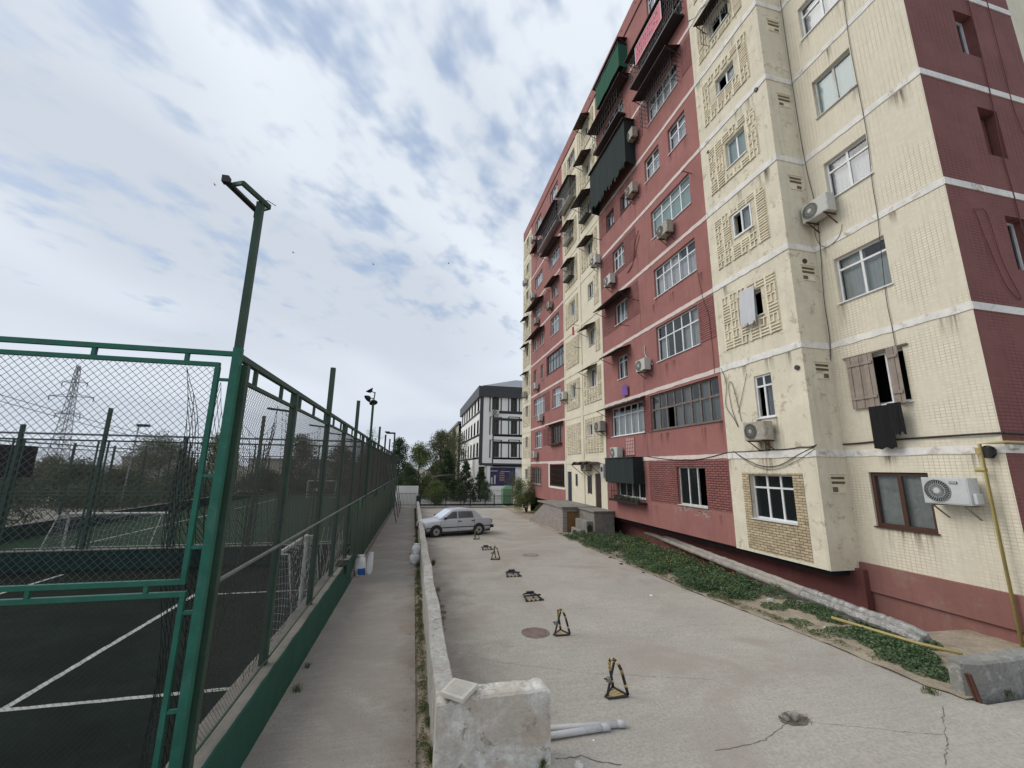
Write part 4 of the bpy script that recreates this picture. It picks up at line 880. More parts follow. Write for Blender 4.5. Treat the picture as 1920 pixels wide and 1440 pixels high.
cable('loop of cable below the white air conditioner of the corner wall', wpx(X2, (1530, 395), (1527, 430), (1535, 455), (1550, 463), (1572, 445), (1579, 420)), .007)
cable('dark red painted cable hanging down the gable past its windows', [onY(x, y, GY-.03) for x, y in ((1815, 0), (1842, 110), (1860, 190), (1880, 290), (1905, 380), (1919, 440))], .012, mat='red_dark')
cable('thin cable hanging down the gable on its right', [onY(x, y, GY-.03) for x, y in ((1850, 0), (1880, 120), (1900, 200), (1919, 250))], .009, mat='red_dark')
cable('loose cable with sagging loops on the lower gable', [onY(x, y, GY-.03) for x, y in ((1826, 390), (1845, 440), (1868, 495), (1890, 540), (1915, 560), (1880, 490), (1850, 400), (1830, 392))], .008, mat='red_dark')
cable('cable looping over the ribbed brick of the red wall', wpx(X1, (1197, 432), (1190, 455), (1187, 490), (1180, 505), (1176, 512), (1184, 500), (1192, 470), (1199, 440)), .015, mat='red_dark')
cable('dark red pipe running up the near red wall', wpx(X1, (1340, 700), (1330, 600), (1318, 560), (1308, 510)), .010, mat='red_dark')
cable('pale flexible duct above the air conditioner left of the white window', wpx(X1, (1209, 648), (1210, 665), (1218, 677), (1224, 684)), .03, mat='pvc_pipe')
cable('grey cable across the upper near bay from the red wall', wpx(X1, (1289, 40), (1303, 33), (1312, 18), (1324, 8), (1330, 0)), .012)
GP = [onX(1836, 832, 11.28), onX(1840, 880, 11.28), onX(1875, 1050, 11.28), onX(1911, 1215, 11.28)]
T = thing('gas_pipe', 'yellow gas pipe coming down the corner of the flats', 'pipe', GP[-1]); yy = GP[0][1]
mb = MB(); mb.tube([(15.5, GY-.12, .66), (11.6, GY-.12, .64), (11.33, GY-.10, .64), (11.28, GY+.02, .63), (11.28, yy, .62), (11.28, yy, -3.35)], .029, 10); mb.build('pipe', 'yellow_pipe', T, smooth=True)
mb = MB(); mb.tube([(11.28, yy-.02, .1), (11.28, yy+.14, .1)], .05, 10); mb.tube([(11.28, yy+.03, .42), (11.28, yy+.03, .54)], .055, 10); mb.build('valve', 'yellow_pipe', T)
T = thing('yellow_pipe', 'yellow gas pipe lying along the weeds at the foot of the wall', 'pipe', onG(1700, 1205)); P = [onZ(x, y, -3.02) for x, y in ((1560, 1158), (1640, 1182), (1720, 1206), (1805, 1226))]; mb = MB(); mb.tube(P, .03, 8); mb.build('pipe', 'yellow_pipe', T, smooth=True)
q = onX(1852, 838, X2-.1); mb = MB(); mb.tube([q, q+np.array([.02, .02, -.22])], [.09, .075], 12); cc_ = [q+np.array([-.02, .12*math.sin(a), -.1+.12*math.cos(a)]) for a in np.linspace(0, 12, 60)]; mb.tube(cc_, .012, 5)
tag(mb.build('cable_junction', 'cable'), 'black coil of cable ends under the yellow pipe bend at the corner', 'cable coil')
q = onY(1901, 838, GY-.05); mb = MB(); mb.tube([q+np.array([-.1, 0, 0]), q+np.array([.1, 0, -.01])], .05, 12); tag(mb.build('security_camera', 'ac', bevel=.01), 'small pale camera on the gable under the yellow pipe', 'camera')
# insulated heating pipes along the wall foot
T = thing('heating_pipe', 'pair of lagged heating pipes, foil wrapped at the near end, along the wall foot', 'pipe', (PIPE[0][0], PIPE[0][1], -3.2))
body = [Vector(p) for p in PIPE]; mb = MB(); mb2 = MB()
def wob(p, r): return [r*(1+rnd.uniform(-.09, .09)) for _ in p]
def dense(P, st=.18):
    o = []
    for a, b in zip(P, P[1:]):
        n = max(1, int((b-a).length/st)); o += [a.lerp(b, i/n) for i in range(n)]
    return o+[P[-1]]
D1 = dense(body[2:]); D2 = [p+Vector((.21, .02, .05)) for p in D1]
for D in (D1, D2): mb.tube([p+Vector((0, 0, rnd.uniform(-.006, .006))) for p in D], wob(D, .088), 12)
mb.build('lagging', 'lag', T)
N1 = dense(body[:3], .07); N1 = [N1[0]+Vector((.12, -.16, -.22)), N1[0]+Vector((.06, -.12, -.04))]+N1; N2 = [p+Vector((.21, .02, .05)) for p in N1]
for D in (N1, N2): mb2.tube([p+Vector((rnd.uniform(-.012, .012), 0, rnd.uniform(-.012, .012))) for p in D], [.095*(1+rnd.uniform(-.08, .08)) for _ in D], 10)
mb2.build('foil_wrap', 'foil', T)
# ------------------------------------------------------------------ wire mesh helpers
def chain(mb, U0, U1, V0, V1, st, r, to3):
    """diagonal wires clipped to the rectangle [U0,U1]x[V0,V1]"""
    def seg(u0, v0, u1, v1):
        a = Vector(to3(u0, v0)); b = Vector(to3(u1, v1))
        if (b-a).length < .02: return
        d = (b-a).normalized(); n = Vector(to3(0, 0, 1)); s_ = d.cross(n).normalized()
        p = [s_*r, -s_*r*.5+n*r*.87, -s_*r*.5-n*r*.87]; mb.poly([a+q for q in p]+[b+q for q in p], [(0, 1, 4, 3), (1, 2, 5, 4), (2, 0, 3, 5)])
    H = V1-V0; k = U0-H
    while k < U1:
        a = max(k, U0); b = min(k+H, U1)
        if b > a:
            seg(a, V0+a-k, b, V0+b-k); seg(a, V1-(a-k), b, V1-(b-k))
        k += st
def sq_net(mb, P, nu, nv, r, sub=1):
    """square net over the surface P(u,v)"""
    for i in range(nu+1): mb.tube([P(i/nu, j/(nv*sub)) for j in range(nv*sub+1)], r, 3, cap=False)
    for j in range(nv+1): mb.tube([P(i/(nu*sub), j/nv) for i in range(nu*sub+1)], r, 3, cap=False)
# ------------------------------------------------------------------ long side fence of the court
FX = -1.76; FT = 1.05; FM = -1.05
T = thing('court_fence', 'long dark green wire fence between the sports court and the path', 'fence', (FX, 4.6, -3.2))
postY = [6.5, 8.95, 11.0, 13.05, 14.9, 16.6, 18.9, 21.2, 23.4, 25.5, 27.7, 29.9, 32.2, 34.6, 37.0, 39.4, 41.8, 44.0]
tall = {8.95: 2.0, 13.05: 1.95, 21.2: 1.93, 25.5: 1.86, 29.9: 1.9}
for y in postY:
    mb = MB(); mb.box(FX-.045, FX+.045, y-.045, y+.045, -3.3, tall.get(y, FT-.02)); mb.build('post', 'green_dark', T)
mb = MB(); mb.box(FX-.03, FX+.03, 4.47, 44, FT-.03, FT+.03); mb.build('top_rail', 'green_dark', T)
mb = MB(); mb.box(FX-.02, FX+.02, 4.47, 44, FT-.24, FT-.20); mb.build('lower_top_rail', 'green_dark', T)
for i in range(42):
    y = 4.95+.92*i; mb = MB(); mb.box(FX-.018, FX+.018, y-.025, y+.025, FT-.199, FT-.031); mb.build('rail_spacer', 'green_dark', T)
mb = MB(); mb.tube([(FX+.055, 4.5, FM), (FX+.055, 44, FM)], .020, 8); mb.build('mid_rail', 'rail_grey', T)
mb = MB(); mb.tube([(FX+.06, 4.5, -2.44), (FX+.06, 13.2, -2.44)], .014, 6); mb.build('bottom_wire', 'green_dark', T)
for y in (6.5, 8.95, 11.0, 13.05):
    mb = MB(); mb.bar((FX-.05, y, FT-.28), (FX-.34, y, FT-.25), .03); mb.build('net_arm', 'black_metal', T)
mb = MB()
yz = lambda u, v, n=0: (1, 0, 0) if n else (FX+.01, u, v)
chain(mb, 4.5, 12, FM, FT-.24, .055, .0023, yz); chain(mb, 12, 24, FM, FT-.24, .065, .0032, yz); chain(mb, 24, 44, FM, FT-.24, .09, .005, yz)
mb.build('wire_mesh', 'wire_dark', T)
mb = MB(); yz2 = lambda u, v, n=0: (1, 0, 0) if n else (FX+.012, u, v)
chain(mb, 4.5, 13.2, -2.5, FM, .055, .0015, yz2); mb.build('lower_wire_mesh', 'wire_dark', T)
for i in range(26):     # folded green sheets screwed on under the middle rail
    a = 13.3+i*1.18; b = min(a+1.14, 44); mb = MB(); P = []; n = 12
    zt = FM-.06-(.25 if i % 5 == 1 else 0)
    for k in range(n+1): P.append((FX+.075+(.022 if k % 4 in (1, 2) else 0)+rnd.uniform(-.003, .003), a+(b-a)*k/n))
    for p, q in zip(P, P[1:]): mb.face([(p[0], p[1], -3.35-.018*(a-13)), (q[0], q[1], -3.35-.018*(a-13)), (q[0], q[1], zt), (p[0], p[1], zt)])
    mb.build('metal_sheet', 'corrug', T)
for i, (y, m) in enumerate(((27.5, 0), (31.2, 0), (34.8, 0), (38.4, 0))):
    mb = MB(); mb.bar((FX+.10, y, .2), (-.95, y+1.5, gz(y+1)+.03), .045); tag(mb.build('fence_brace', 'rail_grey'), ['nearest grey brace pole propping the court fence', 'second grey brace pole propping the court fence', 'third grey brace pole propping the court fence', 'farthest grey brace pole propping the court fence'][i], 'brace', 'brace poles of the court fence')
# green base wall under the near part of the fence, then a low kerb
T = thing('base_wall', 'green painted concrete base wall with a bare top under the court fence', 'low wall', (FX, 9, -3.3))
mb = MB(); n = 44
vs = []; fs = []
for i in range(n+1):
    y = 3.2+(13.5-3.2)*i/n; zt = -2.52+rnd.uniform(-.012, .012)
    vs += [(-1.60+rnd.uniform(-.004, .004), y, -3.6), (-1.605, y, zt-.02), (-1.62, y, zt), (-1.93, y, zt+rnd.uniform(-.01, .01)), (-1.94, y, -3.6)]
for i in range(n):
    a = i*5; fs += [(a, a+1, a+6, a+5), (a+1, a+2, a+7, a+6), (a+3, a+4, a+9, a+8)]
mb.poly(vs, fs); mb.poly([vs[-5], vs[-4], vs[-3], vs[-2], vs[-1]], [(0, 1, 2, 3, 4)]); mb.build('wall', 'green_curb', T)
mb = MB(); mb.poly([v for i in range(n+1) for v in (vs[i*5+2], vs[i*5+3])], [(2*i, 2*i+1, 2*i+3, 2*i+2) for i in range(n)]); mb.build('coping', 'curb_top', T)
mb = MB()
for i in range(26):
    y = 13.5+i*1.2; mb.box(-1.72, -1.60, y, y+1.2, gz(y)-.3, gz(y)+.17)
tag(mb.build('kerb', 'curb_top'), 'low grey kerb along the foot of the sheeted fence', 'kerb')
# ------------------------------------------------------------------ near end fence (panel frames) and its corner
NY = 4.4
T = thing('end_fence', 'bright green panel fence with chain link at the near end of the court', 'fence', (-3.5, NY, -3.2))
def fr(name, a, b, w=.045, m='green_paint'): mb = MB(); mb.bar(a, b, w); return mb.build(name, m, T)
fr('top_rail', (-1.71, NY, 1.06), (-7.5, NY, 1.05)); fr('panel_rail', (-1.885, NY, .945), (-7.5, NY, .94), .04); fr('panel_stile', (-1.90, NY, .924), (-1.90, NY, -.98), .04)
fr('panel_rail', (-1.88, NY, -1.0), (-7.5, NY, -1.0), .04); fr('panel_rail', (-1.865, NY, -1.10), (-7.5, NY, -1.10), .04); fr('panel_stile', (-1.885, NY, -1.122), (-1.885, NY, -3.2), .04)
for x in (-2.17, -2.91, -3.66, -4.4, -5.2): fr('spacer', (x, NY, .966), (x, NY, 1.036), .032)
for x in (-2.17, -2.99, -3.8): fr('spacer', (x, NY, -1.021), (x, NY, -1.08), .03)
for z in (.80, -.10, -.72, -1.25, -2.0, -2.7): fr('spacer', (-1.88, NY, z), (-1.79, NY, z), .028)
mb = MB(); xz = lambda u, v, n=0: (0, 1, 0) if n else (u, NY+.012, v)
chain(mb, -5.4, -1.90, -.98, .93, .066, .0023, xz); mb.build('wire_mesh', 'wire', T)
mb = MB(); chain(mb, -5.4, -1.89, -3.2, -1.12, .052, .0009, xz); mb.build('lower_wire_mesh', 'net', T)
# sagging black ball-stop net inside the corner
def netA(u, v):
    zt = .93-1.25*u**.8; x = (-2.22+.36*u)*(1-v)+(-2.0+.14*u)*v; return Vector((x+.025*math.sin(v*13+u*6), NY+.12+.05*math.sin(v*11+u*4), zt+(-3.15-zt)*v+.05*math.sin(u*7+v*3)))
mb = MB(); sq_net(mb, netA, 6, 30, .0035, 2)
tag(mb.build('ball_net', 'net'), 'bunched black ball net hanging beside the corner post', 'net')
def netB(u, v):
    sag = .42*4*u*(1-u)*(1-.5*v); return Vector((FX-.16-.10*math.sin(v*5+u*7), 4.55+2.0*u, .80-sag-v*3.3+.06*math.sin(u*21+v*3)))
mb = MB(); sq_net(mb, netB, 18, 26, .003, 2); tag(mb.build('ball_net', 'net'), 'sagging black ball net inside the first bay of the court fence', 'net')
def netC(u, v): return Vector((FX-.16+.06*math.sin(v*5+u*7), 6.55+2.35*u, .80-.42*4*u*(1-u)*(1-.5*v)-v*3.3+.05*math.sin(u*25)))
mb = MB(); sq_net(mb, netC, 20, 24, .003, 1); tag(mb.build('ball_net', 'net'), 'sagging black ball net inside the second bay of the court fence', 'net')
def netD(u, v): return Vector((FX-.14+.05*math.sin(v*5+u*7), 11.05+5.5*u, .80-.4*4*u*(1-u)*(1-.5*v)-v*3.2))
mb = MB(); sq_net(mb, netD, 36, 22, .0035, 1); tag(mb.build('ball_net', 'net'), 'black ball net farther along the court fence', 'net')
def netE(u, v): return Vector((-1.95-4*u, NY+.06, 1.03-.06*v-.05*4*u*(1-u)*v+.02*math.sin(u*30)))
# corner post with the LED frame
T = thing('floodlight_post', 'tall green square post with a slanted LED lamp frame at the near court corner', 'lamp post', (-1.75, NY, -3.2))
mb = MB(); mb.box(-1.782, -1.712, NY-.035, NY+.035, -3.3, 1.12); mb.build('post', 'green_paint', T)
mb = MB(); mb.box(-1.778, -1.716, NY-.031, NY+.031, 1.121, 2.72); mb.build('upper_post', 'green_dark', T)
mb = MB(); mb.box(-1.76, -1.68, NY+.09, NY+.17, -3.3, .98); mb.build('back_post', 'green_dark', T)
a1, a2, b1, b2 = [Vector(onZ(x, y, 2.74)) for x, y in ((424, 340), (482, 396), (455, 343), (506, 389))]
mb = MB(); mb.bar(b1, b2, .028, .05); mb.bar(a1.lerp(a2, .12), b1, .022, .04); mb.bar(a2, b2, .022, .04); mb.build('frame', 'green_dark', T)
mb = MB(); mb.bar(a1, a2, .055, .03); mb.build('led_panel', 'black_metal', T)
mb = MB(); mb.box(a1.x-.03, a1.x+.03, a1.y-.03, a1.y+.03, 2.72, 2.79); mb.box(a2.x-.02, a2.x+.03, a2.y-.02, a2.y+.05, 2.65, 2.725); mb.build('driver_box', 'black_metal', T)
mb = MB(); mb.tube([b2+Vector((-.05, -.05, .03)), b2+Vector((-.02, -.03, .06)), b2+Vector((.02, .0, .05)), b2+Vector((.05, .02, .04))], .004, 5); mb.build('wire_end', 'cable', T)
# two-dish floodlight farther along
T = thing('floodlight_post', 'tall post with a cluster of round floodlights above the middle of the court fence', 'lamp post', (-1.72, 16.6, -3.3))
mb = MB(); mb.tube([(-1.70, 16.6, -3.3), (-1.70, 16.6, 2.4)], .045, 10); mb.build('post', 'green_dark', T)
for k, (dx, dz, ax) in enumerate(((-.16, .50, (-.55, -.2, .85)), (-.20, .20, (-.6, -.3, -.62)), (.0, .06, (.25, -.4, -.85)))):
    c = Vector((-1.70+dx, 16.6, 2.4+dz)); d = Vector(ax).normalized()
    mb = MB(); mb.tube([c-d*.09, c-d*.04, c+d*.02, c+d*.05], [.05, .10, .15, .16] if k else [.03, .09, .14, .15], 14); mb.build('lamp_head', 'black_metal', T)
mb = MB(); mb.bar((-1.70, 16.6, 2.35), (-1.66, 16.6, 2.85), .04); mb.bar((-1.66, 16.6, 2.8), (-1.86, 16.6, 2.92), .03); mb.bar((-1.70, 16.6, 2.6), (-1.9, 16.6, 2.6), .03); mb.build('bracket', 'black_metal', T)
T = thing('floodlight_post', 'farther twin lamp post with a flat lamp head over the far fence', 'lamp post', (-1.7, 34.6, -3.6))
for y in (34.45, 34.95): mb = MB(); mb.tube([(-1.70, y, -3.6), (-1.70, y, 2.62)], .05, 8); mb.build('post', 'green_dark', T)
mb = MB(); mb.box(-2.35, -1.65, 34.4, 34.9, 2.62, 2.72); mb.box(-2.45, -2.1, 34.35, 34.95, 2.70, 2.78); mb.build('lamp_head', 'black_metal', T)
# ------------------------------------------------------------------ divider between the two courts
DY = 15.95
T = thing('divider_wall', 'low grey green wall between the dark court and the turf pitch', 'low wall', (-8, DY, -3.2)); mb = MB(); mb.box(-16.5, -1.95, DY, DY+.16, -3.4, -2.63); mb.build('wall', 'divider', T); mb = MB(); mb.box(-16.5, -1.95, DY-.01, DY+.17, -2.629, -2.605); mb.build('coping', 'curb_top', T)
T = thing('divider_fence', 'wire fence on posts over the low wall between the courts', 'fence', (-8, DY, -3.2))
for x, zt in ((-16.4, 1.0), (-14.2, 1.3), (-12.0, 1.16), (-9.8, 1.77), (-7.5, .9), (-5.25, 1.7), (-3.2, .9)):
    mb = MB(); mb.box(x-.045, x+.045, DY+.03, DY+.12, -2.6, zt); mb.build('post', 'green_dark', T)
    for dx in (-.14, .14): mb = MB(); mb.box(x+dx-.018, x+dx+.018, DY+.05, DY+.09, -2.6, .72); mb.build('panel_stile', 'green_dark', T)
mb = MB(); mb.box(-16.5, -1.9, DY+.05, DY+.10, .86, .92); mb.build('top_rail', 'rail_grey', T); mb = MB(); mb.box(-16.5, -1.9, DY+.055, DY+.095, .68, .73); mb.build('lower_top_rail', 'green_dark', T)
mb = MB(); mb.box(-16.5, -1.9, DY+.055, DY+.095, -.92, -.88); mb.box(-16.5, -1.9, DY+.056, DY+.094, -1.02, -.99); mb.build('mid_rail', 'green_dark', T)
mb = MB(); xz3 = lambda u, v, n=0: (0, 1, 0) if n else (u, DY+.075, v); chain(mb, -16.4, -1.95, -2.6, .70, .085, .0026, xz3); mb.build('wire_mesh', 'wire_dark', T)
# far-left perimeter of the pitch with its black sheet
PX = -16.2
T = thing('perimeter_fence', 'perimeter fence of the pitch along its far left side', 'fence', (PX, 30, -3.2))
for i in range(13):
    y = 16.2+i*2.8; mb = MB(); mb.box(PX-.04, PX+.04, y-.04, y+.04, -3.2, .95); mb.build('post', 'green_dark', T)
mb = MB(); mb.box(PX-.03, PX+.03, 16, 52, .8, .86); mb.box(PX-.028, PX+.028, 16, 52, .62, .66); mb.build('top_rail', 'rail_grey', T); mb = MB(); mb.box(PX-.025, PX+.025, 16, 52, -.95, -.91); mb.build('mid_rail', 'green_dark', T)
mb = MB(); yz4 = lambda u, v, n=0: (1, 0, 0) if n else (PX, u, v); chain(mb, 16, 52, -2.6, .62, .13, .004, yz4); mb.build('wire_mesh', 'wire_dark', T)
T = thing('perimeter_wall', 'low green wall under the left perimeter fence of the pitch', 'low wall', (PX, 30, -3.2)); mb = MB(); mb.box(PX-.1, PX+.1, 16, 52, -3.4, -2.62); mb.build('wall', 'divider', T); mb = MB(); mb.box(PX-.11, PX+.11, 16, 52, -2.619, -2.6); mb.build('coping', 'curb_top', T)
hang('fence_screen', 'cloth_black', 'large black sheet screening the left perimeter fence', 'screen', PX+.15, 17.0, 22.4, -.62, .68, .02, 12, 3)
T = thing('back_fence', 'wire fence across the far end of the turf pitch', 'fence', (-9, 52, -3.2))
for i in range(7): x = PX+.3+i*2.35; mb = MB(); mb.box(x-.05, x+.05, 51.95, 52.05, -3.2, 1.05); mb.build('post', 'green_dark', T)
mb = MB(); mb.box(PX, FX, 51.97, 52.03, .96, 1.05); mb.box(PX, FX, 51.975, 52.025, -1.0, -.95); mb.build('rail', 'green_dark', T)
mb = MB(); xz5 = lambda u, v, n=0: (0, 1, 0) if n else (u, 52, v); chain(mb, PX, FX, -2.6, .96, .2, .006, xz5); mb.build('wire_mesh', 'wire_dark', T)
hang('fence_screen', 'tarp_black', 'dark green windbreak sheet along the far end of the pitch', 'screen', 0, 0, 1, 0, 1) if False else None
# ------------------------------------------------------------------ goals
def goal(label, c, w, h, d, axis, m='net_white', n=(14, 9)):
    """goal frame: mouth centre c on the ground, axis = unit vector pointing to the back of the net"""
    T = thing('football_goal', label, 'goal', c); ax = Vector(axis).normalized(); sd_ = Vector((-ax.y, ax.x, 0)); c = Vector(c); up = Vector((0, 0, 1))
    A = c+sd_*w/2; B = c-sd_*w/2; mb = MB(); mb.tube([A, A+up*h], .04, 8); mb.tube([B, B+up*h], .04, 8); mb.tube([A+up*h, B+up*h], .04, 8); mb.build('goal_frame', 'pvc_old', T)
    mb = MB(); mb.tube([A+up*h, A+ax*d*.45+up*h, A+ax*d], .015, 6); mb.tube([B+up*h, B+ax*d*.45+up*h, B+ax*d], .015, 6); mb.tube([A+ax*d, B+ax*d], .015, 6); mb.build('back_stay', 'pvc_old', T)
    def P(u, v):
        q = A.lerp(B, u); s_ = v*1.5
        if s_ < .5: r = q+up*h+ax*d*.45*s_*2
        else: r = q+ax*d*.45+up*h; r = r.lerp(q+ax*d, (s_-.5))
        return r+Vector((0, 0, -.16*math.sin(math.pi*u*3)**2*(1-v)*v*4))+sd_*.04*math.sin(v*17+u*5)
    def S(Q): return lambda u, v: Q.lerp(Q+ax*d*(.45+.55*v), u)+up*h*(1-v)+sd_*.04*math.sin(u*7+v*9)
    nb = MB(); sq_net(nb, P, n[0], n[1], .005, 1); sq_net(nb, S(A), 6, n[1], .005, 1); sq_net(nb, S(B), 6, n[1], .005, 1); nb.build('goal_net', m, T); return T
goal('small white goal with a torn net standing against the court fence', (-2.32, 9.75, -3.2), 2.15, 1.62, .42, (1, 0, 0), n=(16, 13))
goal('white goal lying open on the near side of the turf pitch, left', (-10.4, 18.6, -3.2), 3.1, 1.4, 1.1, (0, -1, 0), n=(22, 12))
goal('white goal at the far end of the turf pitch', (-9.2, 47, -3.2), 2.7, 1.7, .9, (0, 1, 0), n=(12, 8))
T = thing('netting_heap', 'white netting bundled against the court fence beyond the small goal', 'net'); mb = MB()
for i in range(60):
    y = rnd.uniform(11.4, 14.2); x = FX-.12-rnd.uniform(0, .22); z0 = rnd.uniform(-3.15, -2.2); mb.tube([(x, y, z0), (x+rnd.uniform(-.08, .08), y+rnd.uniform(-.2, .2), z0+.3), (x+rnd.uniform(-.08, .08), y+rnd.uniform(-.3, .3), z0+rnd.uniform(.5, .9))], .006, 4, cap=False)
mb.build('strands', 'net_white', T)
# ------------------------------------------------------------------ low concrete wall between path and yard
def wtop(y): return gz(y)+.70+.012*math.sin(y*2.3)
T = thing('yard_wall', 'long low grey concrete wall between the path and the parking yard', 'low wall', (.48, 20, gz(20)))
mb = MB(); n = 200; vs = []; fs = []
for i in range(n+1):
    y = 5.24+(40.6-5.24)*i/n; t = wtop(y)+rnd.uniform(-.008, .008); o = .012*math.sin(y*1.7)
    vs += [(.385+o+rnd.uniform(-.004, .004), y, gz(y)-.3), (.375+o, y, t-.02+rnd.uniform(-.006, .006)), (.39+o, y, t), (.585+o+rnd.uniform(-.006, .006), y, t), (.60+o, y, t-.025), (.595+o, y, gz(y)-.3)]
for i in range(n):
    a = i*6; fs += [(a+k+1, a+k, a+k+6, a+k+7) for k in range(5)]
mb.poly(vs, fs); mb.build('wall', 'wallconc', T)
T = thing('wall_end', 'whitewashed flaking concrete wall end turning into the yard in the foreground', 'low wall', (1, 5.1, gz(5)))
mb = MB(); n = 30; vs = []; fs = []
for i in range(n+1):
    x = .375+(1.63-.375)*i/n; t = -2.44+.03*min(1, (x-.4)/.5)+rnd.uniform(-.007, .007)
    if i == n: t -= .03
    vs += [(x, 4.965+rnd.uniform(-.005, .005), gz(5)-.2), (x, 4.97, t-.025), (x, 4.99, t), (x, 5.22+rnd.uniform(-.008, .008), t), (x, 5.24, t-.02), (x, 5.24, gz(5)-.2)]
for i in range(n):
    a = i*6; fs += [(a+k, a+k+1, a+k+7, a+k+6) for k in range(5)]
fs += [tuple(range(n*6, n*6+6)), tuple(range(5, -1, -1))]; mb.poly(vs, fs); mb.build('wall', 'wallblue', T)
P = [Vector(onZ(x, y, -2.385)) for x, y in ((825, 1303), (850, 1276), (897, 1288), (868, 1318))]
mb = MB(); up = Vector((0, 0, .035)); mb.poly([p-up*.4 for p in P]+[p+up for p in P], [(0, 1, 2, 3), (7, 6, 5, 4), (0, 4, 5, 1), (1, 5, 6, 2), (2, 6, 7, 3), (3, 7, 4, 0)])
T = thing('plastic_cover', 'off-white ribbed plastic cover lying on the corner of the low wall', 'cover', P[0]); mb.build('plate', 'slab', T, bevel=.008)
mb = MB()
for i in range(1, 12):
    a = P[0].lerp(P[3], .08+i*.07)+up; b = P[1].lerp(P[2], .08+i*.07)+up; mb.bar(a.lerp(b, .1), a.lerp(b, .9), .006, .008)
mb.build('ribs', 'slab', T)
# grey wall end on the right, with a rusty stump
P0_, P1_ = onZ(1775, 1300, -3.16), onZ(1838, 1316, -3.16)
T = thing('retaining_wall', 'rough grey concrete wall end at the lower right beside the flats', 'low wall', (8.6, 5.2, gz(5)))
mb = MB(); n = 24; vs = []; fs = []
for i in range(n+1):
    x = 7.95+(13.5-7.95)*i/n; t = -2.69+rnd.uniform(-.012, .012)
    yf = 4.97+(.10 if i == 0 else 0); vs += [(x, yf, -3.4), (x, yf, t-.03), (x, yf+.03, t), (x, 5.22+.01*math.sin(i*1.7), t), (x, 5.24, -3.4)]
for i in range(n): a = i*5; fs += [(a+k, a+k+1, a+k+6, a+k+5) for k in range(4)]
fs += [tuple(range(4, -1, -1)), tuple(range(n*5, n*5+5))]; mb.poly(vs, fs); mb.build('wall', 'greywall', T)
q = Vector(onZ(1838, 1318, -3.15)); mb = MB(); mb.bar(q, q+Vector((-.08, .02, .36)), .05, .03); mb.bar(q+Vector((0, .03, 0)), q+Vector((-.08, .05, .36)), .03, .05); tag(mb.build('iron_stump', 'rust'), 'short rusty iron stump leaning on the grey wall end', 'iron post')
# ------------------------------------------------------------------ parking barriers
def barrier_up(label, loc, rz, sc=1.):
    T = thing('parking_barrier', label, 'parking barrier', loc, rz, 'folding parking barriers down the middle of the yard'); W_, H_ = .28, .44
    arc = [(-W_/2, 0.)]+[(-W_/2+.02, H_*.55)]+[(-.12*math.cos(t)-(.0*math.cos(t)), H_*.62+H_*.38*math.sin(t)) for t in [math.pi*i/8 for i in range(9)]]+[(W_/2-.02, H_*.55), (W_/2, 0.)]
    pts = [Vector((x, -.10+.13*(z/H_), z+.03)) for x, z in arc]
    D = dense(pts, .035); mb = MB(); mb.tube(D, .022, 10); local(mb.build('hoop', 'barrier_black', smooth=True), T); nD = len(D)
    for i in (3, 8, nD//2-4, nD//2-2, nD//2, nD//2+2, nD//2+4, nD-10, nD-4): mb = MB(); mb.tube([D[i], D[i+1]], .0232, 10); local(mb.build('yellow_stripe', 'barrier_yellow', smooth=True), T)
    mb = MB(); mb.tube([(0, .19, .03), (0, .02, .43)], .018, 8); mb.tube([(0, .12, .20), (.0, .17, .24), (.05, .19, .24)], .012, 6); local(mb.build('stay', 'barrier_black'), T)
    mb = MB(); mb.tube([(-W_/2, -.10, .02), (W_/2, -.10, .02)], .015, 8); mb.tube([(-.15, -.09, .016), (-.03, .20, .016), (.03, .20, .016), (.15, -.09, .016)], .014, 6); local(mb.build('base', 'barrier_black'), T)
    for j in range(4): mb = MB(); q_ = -.13+.065*j; mb.poly([(q_-.02, -.08, .013+.0005*j), (q_+.022, -.08, .013+.0005*j), (q_*.5+.045, .11, .013+.0005*j), (q_*.5+.02, .11, .013+.0005*j)], [(0, 1, 2, 3)]); local(mb.build('base_stripe', 'barrier_yellow'), T)
    mb = MB(); mb.box(-.03, .03, .13, .18, .20, .27); local(mb.build('padlock', 'chrome', bevel=.01), T)
    T.scale = (sc, sc, sc); return T
def barrier_flat(label, loc, rz):
    T = thing('parking_barrier', label, 'parking barrier', loc, rz, 'folding parking barriers down the middle of the yard')
    mb = MB(); mb.tube([(-.2, -.02, .03), (-.17, .34, .05), (-.1, .42, .05), (.1, .42, .05), (.17, .34, .05), (.2, -.02, .03)], .02, 8); mb.tube([(-.22, .10, .09), (.22, .10, .09)], .02, 8); mb.tube([(0, .0, .06), (0, .36, .1)], .018, 8); local(mb.build('hoop', 'barrier_black', smooth=True), T)
    mb = MB(); mb.tube([(-.24, -.06, .02), (.24, -.06, .02)], .02, 8); local(mb.build('base', 'barrier_black'), T)
    for q_ in (-.17, -.06, .05): mb = MB(); mb.tube([(q_, -.06, .02), (q_+.05, -.06, .02)], .0206, 8); local(mb.build('yellow_stripe', 'barrier_yellow'), T)
    mb = MB(); mb.box(-.10, .10, .24, .32, .10, .14); local(mb.build('lock_plate', 'barrier_black', bevel=.01), T); return T
def g3(px, py): p = onG(px, py); return (p[0], p[1], gz(p[1])+.005)
barrier_up('nearest parking barrier, standing up with black and yellow stripes', g3(1155, 1303), R(113), .98)
barrier_up('upright striped parking barrier right of the manhole cover', g3(1053, 1189), R(113), .96)
barrier_flat('folded parking barrier just beyond the manhole cover', g3(1001, 1126), R(4)); barrier_flat('folded parking barrier in the middle of the row', g3(963, 1081), R(0))
